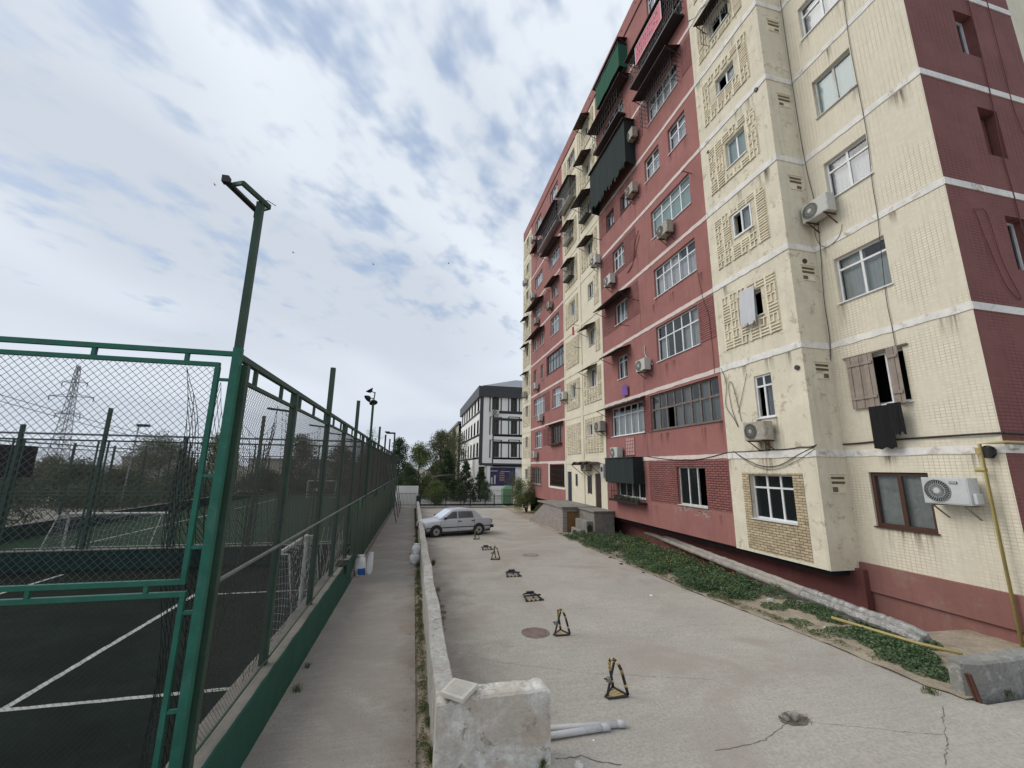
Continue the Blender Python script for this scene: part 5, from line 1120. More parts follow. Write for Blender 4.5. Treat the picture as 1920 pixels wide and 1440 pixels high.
barrier_up('upright parking barrier between the folded ones, third standing from the front', g3(929, 1049), R(113)); barrier_flat('farthest folded parking barrier, behind an upright one', g3(914, 1031), R(6)); barrier_up('farthest standing parking barrier near the car', g3(893, 1011), R(125), .9)
for (px, py, r, lab) in ((1004, 1187, .235, 'rusty manhole cover set in the yard beside a standing barrier'), (995, 1041, .27, 'far grey manhole cover in the yard')):
    p = g3(px, py); T = thing('manhole_cover', lab, 'manhole cover', p); mb = MB(); mb.tube([(p[0], p[1], p[2]-.02), (p[0], p[1], p[2]+.006)], r, 32); mb.build('cover', 'manhole' if py > 1100 else 'greywall', T)
    mb = MB(); ring = []; n = 40
    for i in range(n): a = 2*math.pi*i/n; ring.append((p[0]+math.cos(a)*(r+.015), p[1]+math.sin(a)*(r+.015), p[2]+.001)); ring.append((p[0]+math.cos(a)*(r+.05+rnd.uniform(-.015, .02)), p[1]+math.sin(a)*(r+.05+rnd.uniform(-.01, .01)), p[2]+.001))
    mb.poly(ring, [(2*i, 2*i+1, (2*i+3) % (2*n), (2*i+2) % (2*n)) for i in range(n)]); mb.build('rim', surf_crack, T)
# broken hole with a stone in it
p = g3(1488, 1350); T = thing('pothole', 'broken hole in the concrete with stones and dry grass in it', 'pothole', p); mb = MB(); n = 22
ring = [(p[0]+math.cos(2*math.pi*i/n)*(.20+rnd.uniform(-.03, .03)), p[1]+math.sin(2*math.pi*i/n)*(.13+rnd.uniform(-.02, .02)), p[2]+.004) for i in range(n)]
mb.poly(ring+[(q[0]*.7+p[0]*.3, q[1]*.7+p[1]*.3, p[2]+.002) for q in ring], [(i, (i+1) % n, n+(i+1) % n, n+i) for i in range(n)]+[tuple(range(n, 2*n))]); mb.build('hole', surf_crack, T)
for i in range(5):
    q = Vector((p[0]+rnd.uniform(-.12, .1), p[1]+rnd.uniform(-.06, .06), p[2]+.01)); s = rnd.uniform(.03, .06); mb = MB()
    mb.poly([q+Vector((math.cos(a)*s*rnd.uniform(.7, 1.2), math.sin(a)*s*rnd.uniform(.7, 1.2), 0)) for a in [k*1.05 for k in range(6)]]+[q+Vector((math.cos(a)*s*.6, math.sin(a)*s*.6, s*.7)) for a in [k*1.05 for k in range(6)]], [(k, (k+1) % 6, 6+(k+1) % 6, 6+k) for k in range(6)]+[(6, 7, 8, 9, 10, 11)]); mb.build('stone', 'stone', T)
mb = MB(); leaves(mb, [(p[0], p[1], p[2]+.02, .24, .15, .03)], .07, 220, asp=.1); mb.build('dry_grass', 'dryleaf', T)
def sref(px, py, X=None): return g3(px, py)
# plastic pipes on the ground
for i, ((x0, y0), (x1, y1), lab) in enumerate((((1000, 1376), (1172, 1364), 'longer grey plastic pipe lying behind the low wall end'), ((1000, 1392), (1142, 1370), 'shorter grey plastic pipe lying in front of the longer one'))):
    a, b = Vector(g3(x0, y0)), Vector(g3(x1, y1)); a.z += .037; b.z += .037; T = thing('plastic_pipe', lab, 'pipe', a, 0, 'plastic pipes on the yard'); mb = MB(); mb.tube([a, b], .037, 16); mb.build('pipe', 'pvc_pipe', T, smooth=True); d = (b-a).normalized()
    mb = MB(); mb.tube([b-d*.10, b+d*.003], .042, 16); mb.build('socket', 'pvc_pipe', T, smooth=True)
def rock(name, label, cat, p, s, m, group=None):
    mb = MB(); n = 7; vs = []
    for z, f in ((0, 1), (.35, 1.1), (.8, .7)):
        for k in range(n): a = 2*math.pi*k/n; r = s*f*rnd.uniform(.75, 1.15); vs.append((p[0]+math.cos(a)*r, p[1]+math.sin(a)*r, p[2]+z*s*.8-.01))
    mb.poly(vs, [(j*n+k, j*n+(k+1) % n, (j+1)*n+(k+1) % n, (j+1)*n+k) for j in range(2) for k in range(n)]+[tuple(range(2*n, 3*n))]); return tag(mb.build(name, m), label, cat, group)
rock('rock', 'pale stone at the bottom edge of the yard beside the wall end', 'stone', g3(1085, 1436), .055, 'wallblue'); rock('litter', 'crumpled scrap of white paper near the plastic pipes', 'litter', g3(1113, 1388), .016, 'pvc'); rock('litter', 'white scrap on the open concrete by the weeds', 'litter', g3(1221, 1117), .05, 'pvc')
rock('litter', 'dark red rag lying at the edge of the weeds', 'litter', g3(1200, 1064), .11, 'red_dark'); rock('litter', 'small dark scrap in front of the red rag', 'litter', g3(1206, 1074), .05, 'fan_dark')
rock('litter', 'white stone in the sandy weeds near the foil pipes', 'stone', g3(1583, 1197), .035, 'pvc'); rock('rock', 'pale slab of rubble in the weeds', 'stone', g3(1552, 1180), .09, 'wallconc'); rock('rock', 'flat rubble piece by the far weeds', 'stone', g3(1165, 1058), .07, 'canopy'); rock('rock', 'second flat rubble piece by the far weeds', 'stone', g3(1144, 1046), .06, 'canopy')
for i, (px, py) in enumerate(((1445, 1127), (1470, 1120), (1500, 1132), (1520, 1140), (1600, 1166), (1640, 1175))): rock('rock', ['rubble lump on the trench edge under the near bay', 'second rubble lump on the trench edge', 'third rubble lump on the trench edge', 'fourth rubble lump on the trench edge', 'rubble lump beside the foil pipes', 'rubble lump nearest the pipe elbow'][i], 'stone', g3(px, py), rnd.uniform(.06, .12), 'wallconc', 'rubble lumps along the trench')
# sacks and bin bags by the path
def sack(label, p, w, h, m='sack', lean=(0, 0), T=None, part=None):
    mb = MB(); n = 16; prof = [(0, .8), (.1, 1.02), (.3, 1.0), (.5, 1.08), (.7, .96), (.85, .84), (.93, .62), (1., .78)]; vs = []
    for z, r in prof:
        for k in range(n): a = 2*math.pi*k/n; rr = w*r*(1+.12*math.sin(a*3+z*7)+.06*math.sin(a*5-z*11)+rnd.uniform(-.05, .05)); vs.append((p[0]+math.cos(a)*rr+lean[0]*z, p[1]+math.sin(a)*rr*.8+lean[1]*z, p[2]+z*h))
    mb.poly(vs, [(j*n+k, j*n+(k+1) % n, (j+1)*n+(k+1) % n, (j+1)*n+k) for j in range(len(prof)-1) for k in range(n)]+[tuple(range((len(prof)-1)*n, len(prof)*n)), tuple(range(n-1, -1, -1))])
    if T: return mb.build(part, m, T, smooth=True)
    return tag(mb.build('sack', m, smooth=True), label, 'sack')
p = g3(674, 1081); T = thing('sack', 'white woven sack with a blue print at the foot of the green fence', 'sack', p); sack('', p, .16, .62, T=T, part='bag'); mb = MB()
for i in range(5): pass
n = 10; vs = [(p[0]+math.cos(a)*.178, p[1]+math.sin(a)*.145, p[2]+z) for z in (.06, .16, .25) for a in [R(-110)+R(90)*k/n for k in range(n+1)]]; mb.poly(vs, [(j*(n+1)+k, j*(n+1)+k+1, (j+1)*(n+1)+k+1, (j+1)*(n+1)+k) for j in range(2) for k in range(n)]); mb.build('blue_print', 'sack_blue', T)
sack('slack empty white sack propped behind the blue printed one', (p[0]+.25, p[1]+.15, p[2]), .09, .66, lean=(.04, 0))
p = g3(779, 1058); sack('lower of two white sacks stacked against the low yard wall', (p[0]-.02, p[1], p[2]), .17, .38); sack('upper of two white sacks stacked against the low yard wall', (p[0]+.02, p[1]+.12, p[2]+.30), .15, .36)
T = thing('rag', 'black rag hung over the green base wall', 'rag'); q = onX(648, 1058, -1.62); mb = MB(); mb.poly([(-1.60+.03*math.sin(i)+(.0 if j == 1 else .01), q[1]-.35+.12*i, (-2.5 if j == 0 else -2.72+.08*math.sin(i*2.1))) for j in (0, 1) for i in range(7)]+[(-1.85, q[1]-.35+.12*i, -2.49+.02*math.sin(i*3)) for i in range(7)], [(i, i+1, 8+i, 7+i) for i in range(6)]+[(14+i, 15+i, i+1, i) for i in range(6)]); mb.build('cloth', 'cloth_black', T)
# ------------------------------------------------------------------ entrance steps and brick store
T = thing('entrance_steps', 'broken concrete steps and landing below the brown entrance door', 'steps', (9.8, 22, gz(22)))
mb = MB(); mb.box(9.3, X1-.002, 20.9, 22.95, -4.2, -2.2); mb.box(9.22, X1-.004, 20.8, 22.98, -2.199, -2.12); mb.build('landing', 'step_conc', T, bevel=.02)
mb = MB(); mb.box(8.95, 9.299, 21.1, 22.7, -4.2, -2.66); mb.build('step', 'step_conc', T, bevel=.03); mb = MB(); mb.box(8.66, 8.949, 21.3, 22.6, -4.2, -3.12); mb.build('step', 'step_conc', T, bevel=.03)
mb = MB(); mb.poly([(8.655, 22.0+.4*math.cos(a), -3.40+.2*math.sin(a)) for a in [k*.57 for k in range(11)]], [tuple(range(11))]); mb.poly([(9.12+.15*math.cos(a)*(1+.2*math.sin(a*5)), 21.095, -3.05+.24*math.sin(a)) for a in [k*.57 for k in range(11)]], [tuple(range(11))]); mb.build('broken_hole', 'fan_dark', T)
T = thing('brick_store', 'small grey brick store with a brown plywood door and stepped side below the blue door', 'store', (9.3, 25, gz(25)))
mb = MB(); mb.box(8.35, 8.52, 23.1, 26.6, -4.2, -2.18)
for i in range(14):
    a = 26.6+i*.27; mb.box(8.35, 8.52, a, a+.27, -4.3, -2.25-.105*i)
mb.box(8.521, 8.62, 23.1, 23.3, -4.2, -2.18); mb.box(9.28, X1-.003, 23.1, 23.3, -4.2, -2.18); mb.box(8.62, 9.28, 23.1, 23.3, -2.38, -2.18); mb.build('wall', 'grey_brick', T)
mb = MB(); mb.box(8.28, X1-.005, 23.0, 27.9, -2.179, -2.09); mb.build('slab', 'step_conc', T, bevel=.01); mb = MB(); mb.box(8.63, 9.27, 23.17, 23.21, -4.0, -2.39); mb.build('door', 'ply', T)
# ------------------------------------------------------------------ the car
def car(label, rear, front):
    fr_, fl = Vector(front), Vector(rear); d = (fr_-fl); wb = d.length; ang = math.atan2(d.y, d.x); k = wb/2.5
    side = Vector((math.sin(ang), -math.cos(ang), 0))   # right-hand side; the camera sees the car's left side
    c = (fr_+fl)/2+side*.78*k*1.0; c.z = gz(c.y)+.005
    T = thing('parked_car', label, 'car', c, ang); T.scale = (k,)*3
    def L(mb, name, m, **kw): return local(mb.build(name, m, **kw), T)
    # stations along x (front +): x, z bottom, z shoulder, z top, half width
    S = [(-2.12, .42, .62, .80, .68), (-2.06, .30, .66, .90, .76), (-1.7, .26, .68, .93, .81), (-.9, .22, .68, .93, .825), (0, .20, .68, .92, .83), (.9, .20, .68, .90, .82), (1.1, .22, .67, .87, .81), (1.66, .28, .62, .82, .78), (1.86, .32, .60, .77, .75), (1.92, .40, .57, .70, .70)]
    mb = MB(); vs = []; fs = []
    for x, zb, zs, zt, w in S:
        half = [(w*.90, zb), (w*.985, zb+.10), (w, zs-.12), (w*.995, zs), (w*.95, zt-.05), (w*.86, zt), (w*.4, zt+.015)]
        vs += [(x, y, z) for y, z in half]+[(x, -y, z) for y, z in reversed(half)]
    n = 14
    for i in range(len(S)-1): fs += [(i*n+q, i*n+(q+1) % n, (i+1)*n+(q+1) % n, (i+1)*n+q) for q in range(n)]
    fs += [tuple(range(n-1, -1, -1)), tuple(range((len(S)-1)*n, len(S)*n))]; mb.poly(vs, fs); body = L(mb, 'body', 'car_paint')
    G = [(-1.55, .90, .90, .66), (-1.02, .92, 1.36, .61), (-.60, .92, 1.41, .60), (.05, .92, 1.40, .60), (.30, .91, 1.37, .60), (.98, .88, .89, .66)]
    mb = MB(); vs = []; fs = []
    for x, zb, zt, w in G: wb_ = .745; vs += [(x, wb_, zb-.02), (x, w+(wb_-w)*.25*(1 if zt > 1 else 3), zb+(zt-zb)*.8), (x, w-.04, zt), (x, -w+.04, zt), (x, -w-(wb_-w)*.25*(1 if zt > 1 else 3), zb+(zt-zb)*.8), (x, -wb_, zb-.02)]
    for i in range(len(G)-1): fs += [(i*6+q, i*6+q+1, (i+1)*6+q+1, (i+1)*6+q) for q in range(5)]
    mb.poly(vs, fs); L(mb, 'roof', 'car_paint')
    for s_ in (1, -1):      # side windows, a little proud of the cabin side
        def q(x, z): t = (z-.90)/.48; return (x, s_*((.745-(.745-.60)*t*.85)+.012), z)
        for pts in (((.80, .93), (.05, .94), (.05, 1.31), (.32, 1.30)), ((-.02, .94), (-.95, .95), (-.86, 1.30), (-.02, 1.31))):
            mb = MB(); P = [q(*p) for p in pts]; mb.face(P if s_ > 0 else P[::-1]); L(mb, 'side_window', 'car_glass' if pts[0][0] > .1 else 'glass_dark')
        mb = MB(); mb.box(-1.98, 1.80, s_*.83-.008, s_*.83+.012, .47, .51); L(mb, 'side_strip', 'car_trim'); mb = MB(); mb.box(-.95, 1.0, s_*.80-.01, s_*.80+.012, .20, .27); L(mb, 'door_sill', 'car_trim')
        mb = MB(); mb.box(.70, .84, s_*.78, s_*.98, .92, 1.03); L(mb, 'mirror', 'car_trim', bevel=.02)
        for x in (-.10, -.88): mb = MB(); mb.box(x-.09, x+.09, s_*.825-.005, s_*.825+.02, .77, .81); L(mb, 'door_handle', 'car_trim')
        mb = MB(); 
        for x in (1.0, .015, -.97): mb.box(x-.005, x+.005, s_*.826-.004, s_*.826+.005, .30, .90)
        L(mb, 'door_gap', 'car_trim')
        mb = MB(); mb.box(-2.128, -2.05, s_*.45, s_*.72, .62, .80) if s_ > 0 else mb.box(-2.128, -2.05, -.72, -.45, .62, .80); L(mb, 'tail_lamp', 'lamp_red'); mb = MB(); mb.box(1.87, 1.94, min(s_*.38, s_*.68), max(s_*.38, s_*.68), .52, .66); L(mb, 'headlight', 'lamp_clear')
        for x in (1.25, -1.25):
            mb = MB(); cpt = Vector((x, s_*.835, .29)); mb.tube([cpt-Vector((0, s_*.05, -.02)), cpt+Vector((0, s_*.004, .02))], .345, 24); L(mb, 'wheel_arch', 'car_trim')
            mb = MB(); mb.tube([cpt-Vector((0, s_*.16, 0)), cpt-Vector((0, s_*.14, 0)), cpt+Vector((0, s_*.002, 0)), cpt+Vector((0, s_*.022, 0))], [.27, .29, .29, .265], 28); wh = L(mb, 'wheel', 'tyre'); mb = MB(); mb.tube([cpt+Vector((0, s_*.018, 0)), cpt+Vector((0, s_*.028, 0))], [.19, .175], 20); mb.build('rim', 'rim', None); rm = bpy.data.objects[-1] if False else None
            r_ = [o for o in COL.objects if o.name.startswith('rim')][-1]; local(r_, wh); mb = MB(); mb.tube([cpt+Vector((0, s_*.028, 0)), cpt+Vector((0, s_*.034, 0))], .06, 12); h_ = mb.build('hub_cap', 'car_trim'); local(h_, wh)
    mb = MB(); mb.face([(1.0, .62, .90), (1.0, -.62, .90), (.33, -.54, 1.345), (.33, .54, 1.345)]); L(mb, 'windscreen', 'car_glass'); bpy.data.objects
    o = [o for o in T.children if o.name.startswith('windscreen')][0]; o.location = (.02, 0, .012)
    mb = MB(); mb.face([(-1.53, -.62, .92), (-1.53, .62, .92), (-1.03, .54, 1.34), (-1.03, -.54, 1.34)]); o = L(mb, 'rear_window', 'glass_dark'); o.location = (-.015, 0, .012)
    mb = MB(); mb.box(-2.20, -1.98, -.80, .80, .36, .52); L(mb, 'bumper', 'car_trim', bevel=.03); mb = MB(); mb.box(1.80, 2.0, -.79, .79, .32, .48); L(mb, 'bumper', 'car_trim', bevel=.03)
    mb = MB(); mb.box(1.89, 1.95, -.36, .36, .52, .66); L(mb, 'front_grille', 'car_trim'); mb = MB(); mb.box(-2.0, 1.8, -.72, .72, .18, .30); L(mb, 'underbody', 'car_trim')
    return T
# ground contact points of the camera-side wheels
car('silver four-door saloon parked nose-in behind the low yard wall', onG(897, 1002.5), onG(817, 1007.5))
# ------------------------------------------------------------------ ground cover
def cover(name, label, cat, spots, n, size, mat, hmax, asp=.6, flat=.3, kind='stuff'):
    """spots: list of (x, y, radius, height); leaves piled from the ground up"""
    mb = MB(); wts = [s_[2]**2*s_[3] for s_ in spots]
    for i in range(n):
        x, y, r, h = rnd.choices(spots, wts)[0]; a = rnd.uniform(0, 6.28); q = r*math.sqrt(rnd.random()); px, py = x+math.cos(a)*q, y+math.sin(a)*q
        z = gz(py)+.02+h*rnd.random()**.7*(1-.6*(q/r)**2); c = Vector((px, py, z)); A = Vector((rnd.gauss(0, 1), rnd.gauss(0, 1), rnd.gauss(0, .6))).normalized(); B = Vector((rnd.gauss(0, 1), rnd.gauss(0, 1), rnd.gauss(0, .6)*(1-flat))); B = (B-A*B.dot(A)).normalized(); s_ = size*rnd.uniform(.6, 1.35)
        mb.face([c-A*s_*.5, c+B*s_*asp*.5, c+A*s_*.5, c-B*s_*asp*.5])
    o = mb.build(name, mat); tag(o, label, cat, kind=kind); return o
spots = []
for i in range(330):
    y = rnd.uniform(9.8, 21.5); a, b = edgeX(y)+.02, min(bedR(y), 11.0)-.05; t = rnd.random(); x = a+(b-a)*t
    spots.append((x, y, rnd.uniform(.14, .34), rnd.uniform(.12, .36)*(1.0 if .12 < t else .6)))
cover('weeds', 'dense green weeds filling the bed between the yard and the wall foot', 'weeds', spots, 46000, .062, 'weed', .3)
sp2 = [(q[0], q[1], q[2]*.8, q[3]*1.25) for q in spots if rnd.random() < .35]
cover('grass', 'taller grass blades standing among the dense weeds', 'grass', sp2, 5200, .13, 'leaf_bright', .3, .07, 0.)
cover('leaf_litter', 'dead stems and dry leaves caught in the dense weeds', 'leaf litter', [(q[0], q[1], q[2], q[3]*.9) for q in spots if rnd.random() < .3], 2600, .055, 'dryleaf', .2, .3)
spots = []
for px, py, r, h in ((1700, 1240, .42, .16), (1660, 1215, .40, .18), (1620, 1195, .35, .16), (1740, 1262, .34, .12), (1580, 1190, .3, .1), (1530, 1150, .32, .2), (1490, 1140, .25, .16), (1560, 1165, .28, .16), (1640, 1180, .3, .22), (1680, 1200, .3, .2), (1720, 1235, .3, .2), (1450, 1140, .3, .08), (1500, 1170, .25, .06), (1540, 1190, .22, .05), (1765, 1275, .16, .08), (1400, 1118, .3, .15), (1370, 1100, .3, .2), (1340, 1090, .3, .25), (1740, 1215, .22, .15)):
    p = onG(px, py); spots.append((p[0], p[1], r, h))
cover('weeds', 'patchy low weeds on the sandy bed near the foil wrapped pipes', 'weeds', spots, 15000, .048, 'weed', .2)
spots = [(edgeX(y)+.09+rnd.uniform(-.06, .12), y, rnd.uniform(.07, .16), rnd.uniform(.02, .07)) for y in [6.3+i*.11 for i in range(150)] if rnd.random() < .8 and not 5 < y < 6]
cover('grass', 'short bright grass along the edge of the yard concrete', 'grass', spots, 9000, .035, 'grass', .05, .25)
spots = [(.315+rnd.uniform(-.05, .04), y, rnd.uniform(.03, .085), rnd.uniform(.02, .10)) for y in [5.0+i*.08 for i in range(450)] if rnd.random() < .9]
cover('grass', 'thin strip of short grass between the path and the low wall', 'grass', spots, 26000, .042, 'grass', .06, .16, 0.)
spots = [(rnd.uniform(.05, .30), 5.0+rnd.random()*6, rnd.uniform(.05, .12), .01) for i in range(120)]
cover('leaf_litter', 'dry litter and grit scattered along the path edge', 'leaf litter', spots, 1500, .03, 'dryleaf', .01)
spots = [(.66+rnd.uniform(0, .15), y, rnd.uniform(.05, .14), rnd.uniform(.01, .04)) for y in [9.2+i*.12 for i in range(28)]]
cover('leaf_litter', 'brown litter and rubble against the yard side of the low wall', 'leaf litter', spots, 1300, .035, 'dryleaf', .02)
def tuft(label, p, n, h, s=.05, m='grass'):
    mb = MB()
    for i in range(n):
        a = rnd.uniform(0, 6.28); q = s*rnd.random(); b = Vector((p[0]+math.cos(a)*q, p[1]+math.sin(a)*q, p[2])); t = b+Vector((rnd.gauss(0, h*.28), rnd.gauss(0, h*.28), h*rnd.uniform(.6, 1.1))); w = Vector((-math.sin(a), math.cos(a), 0))*.004
        mid = b.lerp(t, .55)+Vector((0, 0, h*.08)); mb.face([b-w, b+w, mid+w*.8, mid-w*.8]); mb.face([mid-w*.8, mid+w*.8, t])
    return tag(mb.build('grass_tuft', m), label, 'grass')
for px, py, n, h, s, lab in ((815, 1425, 150, .17, .09, 'tall grass tuft at the near foot of the low wall on the path side'), (806, 1360, 70, .10, .07, 'grass tuft a step farther along the low wall on the path side'), (868, 1440, 50, .09, .05, 'small tuft under the whitewashed wall end, left'), (1018, 1438, 60, .09, .05, 'small tuft at the right end of the whitewashed wall end'), (812, 1060, 90, .22, .08, 'tuft growing on the yard side of the low wall by the sacks'), (556, 1300, 70, .12, .08, 'dark weed tuft at the foot of the green base wall'), (575, 1255, 50, .1, .06, 'second dark weed tuft at the foot of the green base wall'),
                             (1745, 1300, 70, .09, .12, 'dry grass at the foot of the grey wall end, left'), (1890, 1305, 60, .10, .12, 'grass at the foot of the grey wall end, right of the iron stump')):
    tuft(lab, g3(px, py), n, h, s, 'weed' if 'dark' in lab else 'grass')
mb = MB()
for i in range(150):
    y = rnd.uniform(11, 20.5); x = rnd.uniform(edgeX(y)+.7, bedR(y)); z = gz(y)+rnd.uniform(.2, .42); s_ = .016; mb.poly([(x-s_, y, z), (x, y-s_, z), (x+s_, y, z), (x, y+s_, z), (x, y, z+s_)], [(0, 1, 4), (1, 2, 4), (2, 3, 4), (3, 0, 4), (3, 2, 1, 0)])
tag(mb.build('flowers', 'flower'), 'tiny yellow flowers over the dense weeds by the wall', 'flowers', kind='stuff')
# ------------------------------------------------------------------ beyond the yard: gate fence, shelter, trees
T = thing('iron_fence', 'black iron railing closing the far end of the yard', 'fence', (5, 41.6, gz(41)))
z0, z1 = gz(41)+.22, gz(41)+1.22; fx0, fx1 = .75, 10.3
mb = MB(); mb.box(fx0, fx1, 41.45, 41.75, gz(41)-.3, gz(41)+.14); mb.build('footing', 'wallconc', T)
mb = MB()
for i in range(78): x = fx0+i*(fx1-fx0)/77; mb.box(x-.011, x+.011, 41.59, 41.612, z0-.08, z1)
for z in (z0, z1-.12): mb.box(fx0, fx1, 41.575, 41.588, z-.02, z+.02)
mb.build('bars', 'black_metal', T)
for i in range(5): x = fx0+i*(fx1-fx0)/4; mb = MB(); mb.box(x-.04, x+.04, 41.56, 41.64, gz(41)-.1, z1+.08); mb.build('post', 'black_metal', T)
T = thing('gate', 'black iron gate at the far end of the path in front of a pale wall', 'gate', (-.5, 44.2, gz(44))); mb = MB()
for i in range(16): x = -1.5+i*.128; mb.box(x-.011, x+.011, 44.19, 44.21, gz(44)+.05, gz(44)+1.35)
for z in (.12, 1.2): mb.box(-1.52, .44, 44.18, 44.215, gz(44)+z, gz(44)+z+.035)
mb.build('bars', 'black_metal', T)
T = thing('garden_wall', 'pale whitewashed wall behind the iron gate at the end of the path', 'wall', (-.5, 46, gz(46))); mb = MB(); mb.box(-1.9, .55, 46, 46.2, gz(46)-.3, gz(46)+1.95); mb.build('wall', 'white_clad', T)
T = thing('gate_post', 'dark green box by the far end of the low wall', 'post', (.6, 43, gz(43))); mb = MB(); mb.box(.35, .75, 42.8, 43.2, gz(43)-.1, gz(43)+1.1); mb.build('post', 'green_dark', T)
mb = MB(); mb.poly([(-4, 47, gz(47)+.03), (40, 47, gz(47)+.03), (40, 56, gz(56)+.03), (-4, 56, gz(56)+.03)], [(0, 1, 2, 3)]); struct(mb.build('road', 'road'))
mb = MB(); mb.poly([(.8, 42, gz(42)-.1), (10, 42, gz(42)-.1), (10, 46.9, gz(46.9)-.1), (.8, 46.9, gz(46.9)-.1)], [(0, 1, 2, 3)]); struct(mb.build('pavement', 'road'))
T = thing('shelter', 'dark arched garden shelter behind the iron railing', 'shelter', (4, 48, gz(48)))
mb = MB(); zt = -1.2+.05
for x in (2.3, 5.6):
    for y in (47.4, 49.6): mb.box(x-.04, x+.04, y-.04, y+.04, gz(48), zt)
mb.build('post', 'black_metal', T); mb = MB(); n = 10
for i in range(n):
    x0, x1_ = 1.9+(6.1-1.9)*i/n, 1.9+(6.1-1.9)*(i+1)/n; f = lambda x: zt+.30*math.sin(math.pi*(x-1.9)/4.2); mb.poly([(x0, 47, f(x0)), (x1_, 47, f(x1_)), (x1_, 50, f(x1_)), (x0, 50, f(x0)), (x0, 47, f(x0)+.06), (x1_, 47, f(x1_)+.06), (x1_, 50, f(x1_)+.06), (x0, 50, f(x0)+.06)], [(3, 2, 1, 0), (4, 5, 6, 7), (0, 1, 5, 4), (2, 3, 7, 6)])
mb.build('roof', 'canopy', T)
T = thing('green_cart', 'green plastic covered stall beside the shrub at the far corner of the flats', 'stall', (9.6, 43.4, gz(43))); mb = MB(); mb.box(9.05, 10.0, 42.9, 43.9, gz(43)+.3, -2.1); mb.poly([(9.0, 42.85, -2.1), (10.05, 42.85, -2.1), (10.05, 43.95, -2.1), (9.0, 43.95, -2.1), (9.35, 43.1, -1.75), (9.8, 43.1, -1.75), (9.8, 43.7, -1.75), (9.35, 43.7, -1.75)], [(0, 1, 5, 4), (1, 2, 6, 5), (2, 3, 7, 6), (3, 0, 4, 7), (4, 5, 6, 7)]); mb.build('cover', 'green_canopy_mat', T)
TG = 'trees beyond the far railing'
tree('dark pointed conifer left of the white office building', 6.1, 50.5, 4.9, 1.15, 'leaf_dark', 5200, .13, .1, 'cone', group=TG, base=.08, cat='tree')
tree('dark bushy conifer in front of the old block with creepers', 4.0, 53, 6.3, 1.7, 'leaf_dark', 8000, .16, .12, 'cone', group=TG, base=.06)
tree('bright young bush-shaped tree just behind the railing, left', 2.3, 44.6, 2.5, 1.15, 'leaf_bright', 5200, .10, .06, group=TG, base=.2)
tree('tall olive green tree at the centre of the view beyond the yard', 3.6, 62, 9.5, 2.3, 'leaf_olive', 9500, .2, .16, 'tall', group=TG, base=.1)
tree('thin spring tree with open crown beside the old block', 6.8, 66, 9.6, 2.0, 'leaf_olive', 4200, .17, .14, 'tall', group=TG, base=.15)
tree('rounded mid green tree at the end of the path', .6, 58, 7.2, 2.1, 'leaf', 9500, .18, .14, group=TG, base=.08)
tree('dark green tree right behind the end of the court fence', -1.9, 54, 7.7, 1.5, 'leaf_dark', 7000, .17, .12, 'tall', group=TG, base=.1)
tree('low dark tree under the end of the court fence', -.6, 50, 4.2, 1.3, 'leaf_dark', 5200, .14, .1, group=TG, base=.05)
tree('bare-topped pale tree behind the tall fence posts', -7.2, 74, 10.5, 2.0, 'leaf_olive', 1500, .15, .15, 'tall', group=TG, base=.3)
tree('small round topped tree in front of the shelter', 5.0, 45.4, 2.3, .62, 'leaf_dark', 2600, .08, .05, group=TG, base=.35); tree('small dark tree in front of the poster window', 7.6, 45.2, 2.5, .7, 'leaf_dark', 3000, .08, .05, group=TG, base=.3)
tree('dark conifer at the corner of the white office building', 8.0, 51, 4.1, 1.05, 'leaf_dark', 4500, .12, .1, 'cone', group=TG, base=.1)
tree('sparse small tree in front of the corner of the office building', 10.8, 46, 3.6, .9, 'leaf_olive', 900, .09, .06, group=TG, base=.35)
shrub('big loose shrub at the far corner of the flats', 9.7, 36.0, 2.7, 1.35, 'leaf', 13000, .085, name='shrub')
shrub('low dark shrub at the far corner of the yard', 10.4, 34.2, .7, .6, 'weed', 2200, .06)
# left side: hedge, trees and parked cars beyond the pitch
LG = 'trees beyond the pitch'
for i, (px, Y, h, sp, m, n, lab) in enumerate(((300, 60, 7.0, 3.6, 'leaf_olive', 11000, 'big spreading tree seen through the chain link, left of the corner post'), (410, 70, 8.6, 3.0, 'leaf', 9000, 'tall tree right behind the corner post'), (150, 52, 3.9, 3.0, 'leaf_dark', 8000, 'low dark tree under the pylon'), (30, 56, 3.6, 3.4, 'leaf_dark', 8000, 'low dark tree behind the black fence screen'), (225, 50, 3.2, 2.6, 'leaf_dark', 7000, 'dark bush beside the pylon foot'),
        (565, 62, 8.2, 2.0, 'leaf_olive', 7000, 'tree seen through the middle of the court fence'), (640, 66, 7.2, 2.2, 'leaf_olive', 6000, 'open tree seen through the far half of the court fence'), (690, 64, 6.2, 2.0, 'leaf', 6000, 'tree close to the end of the court fence'), (360, 56, 3.4, 2.6, 'leaf_dark', 6000, 'dark bush left of the corner post near the parked cars'), (500, 57, 3.4, 2.3, 'leaf_dark', 6000, 'dark bush between the parked cars and the pitch'), (95, 75, 5.0, 2.6, 'leaf_olive', 5000, 'olive tree far behind the goal'))):
    p = onY(px, 880, Y); tree(lab, p[0], Y, h, sp, m, n, .22, .14, 'round' if sp > 2.1 else 'tall', z0=-4.2, group=LG, base=.08)
mb = MB(); cl = []
for i in range(70): x = -17.4-rnd.uniform(0, 1.4); y = 16+i*.55; cl.append((x, y, -2.3+rnd.uniform(-.5, .7), .7, .7, .9))
leaves(mb, cl, .12, 30000); T = thing('hedge', 'dark overgrown hedge along the left side of the pitch', 'hedge', (-18, 35, -4)); mb.build('foliage', 'leaf_dark', T)
for c in cl[::6]: mb = MB(); mb.tube([(c[0], c[1], -4.2), (c[0]+.1, c[1], -2.6)], .04, 5); mb.build('stem', 'bark', T)
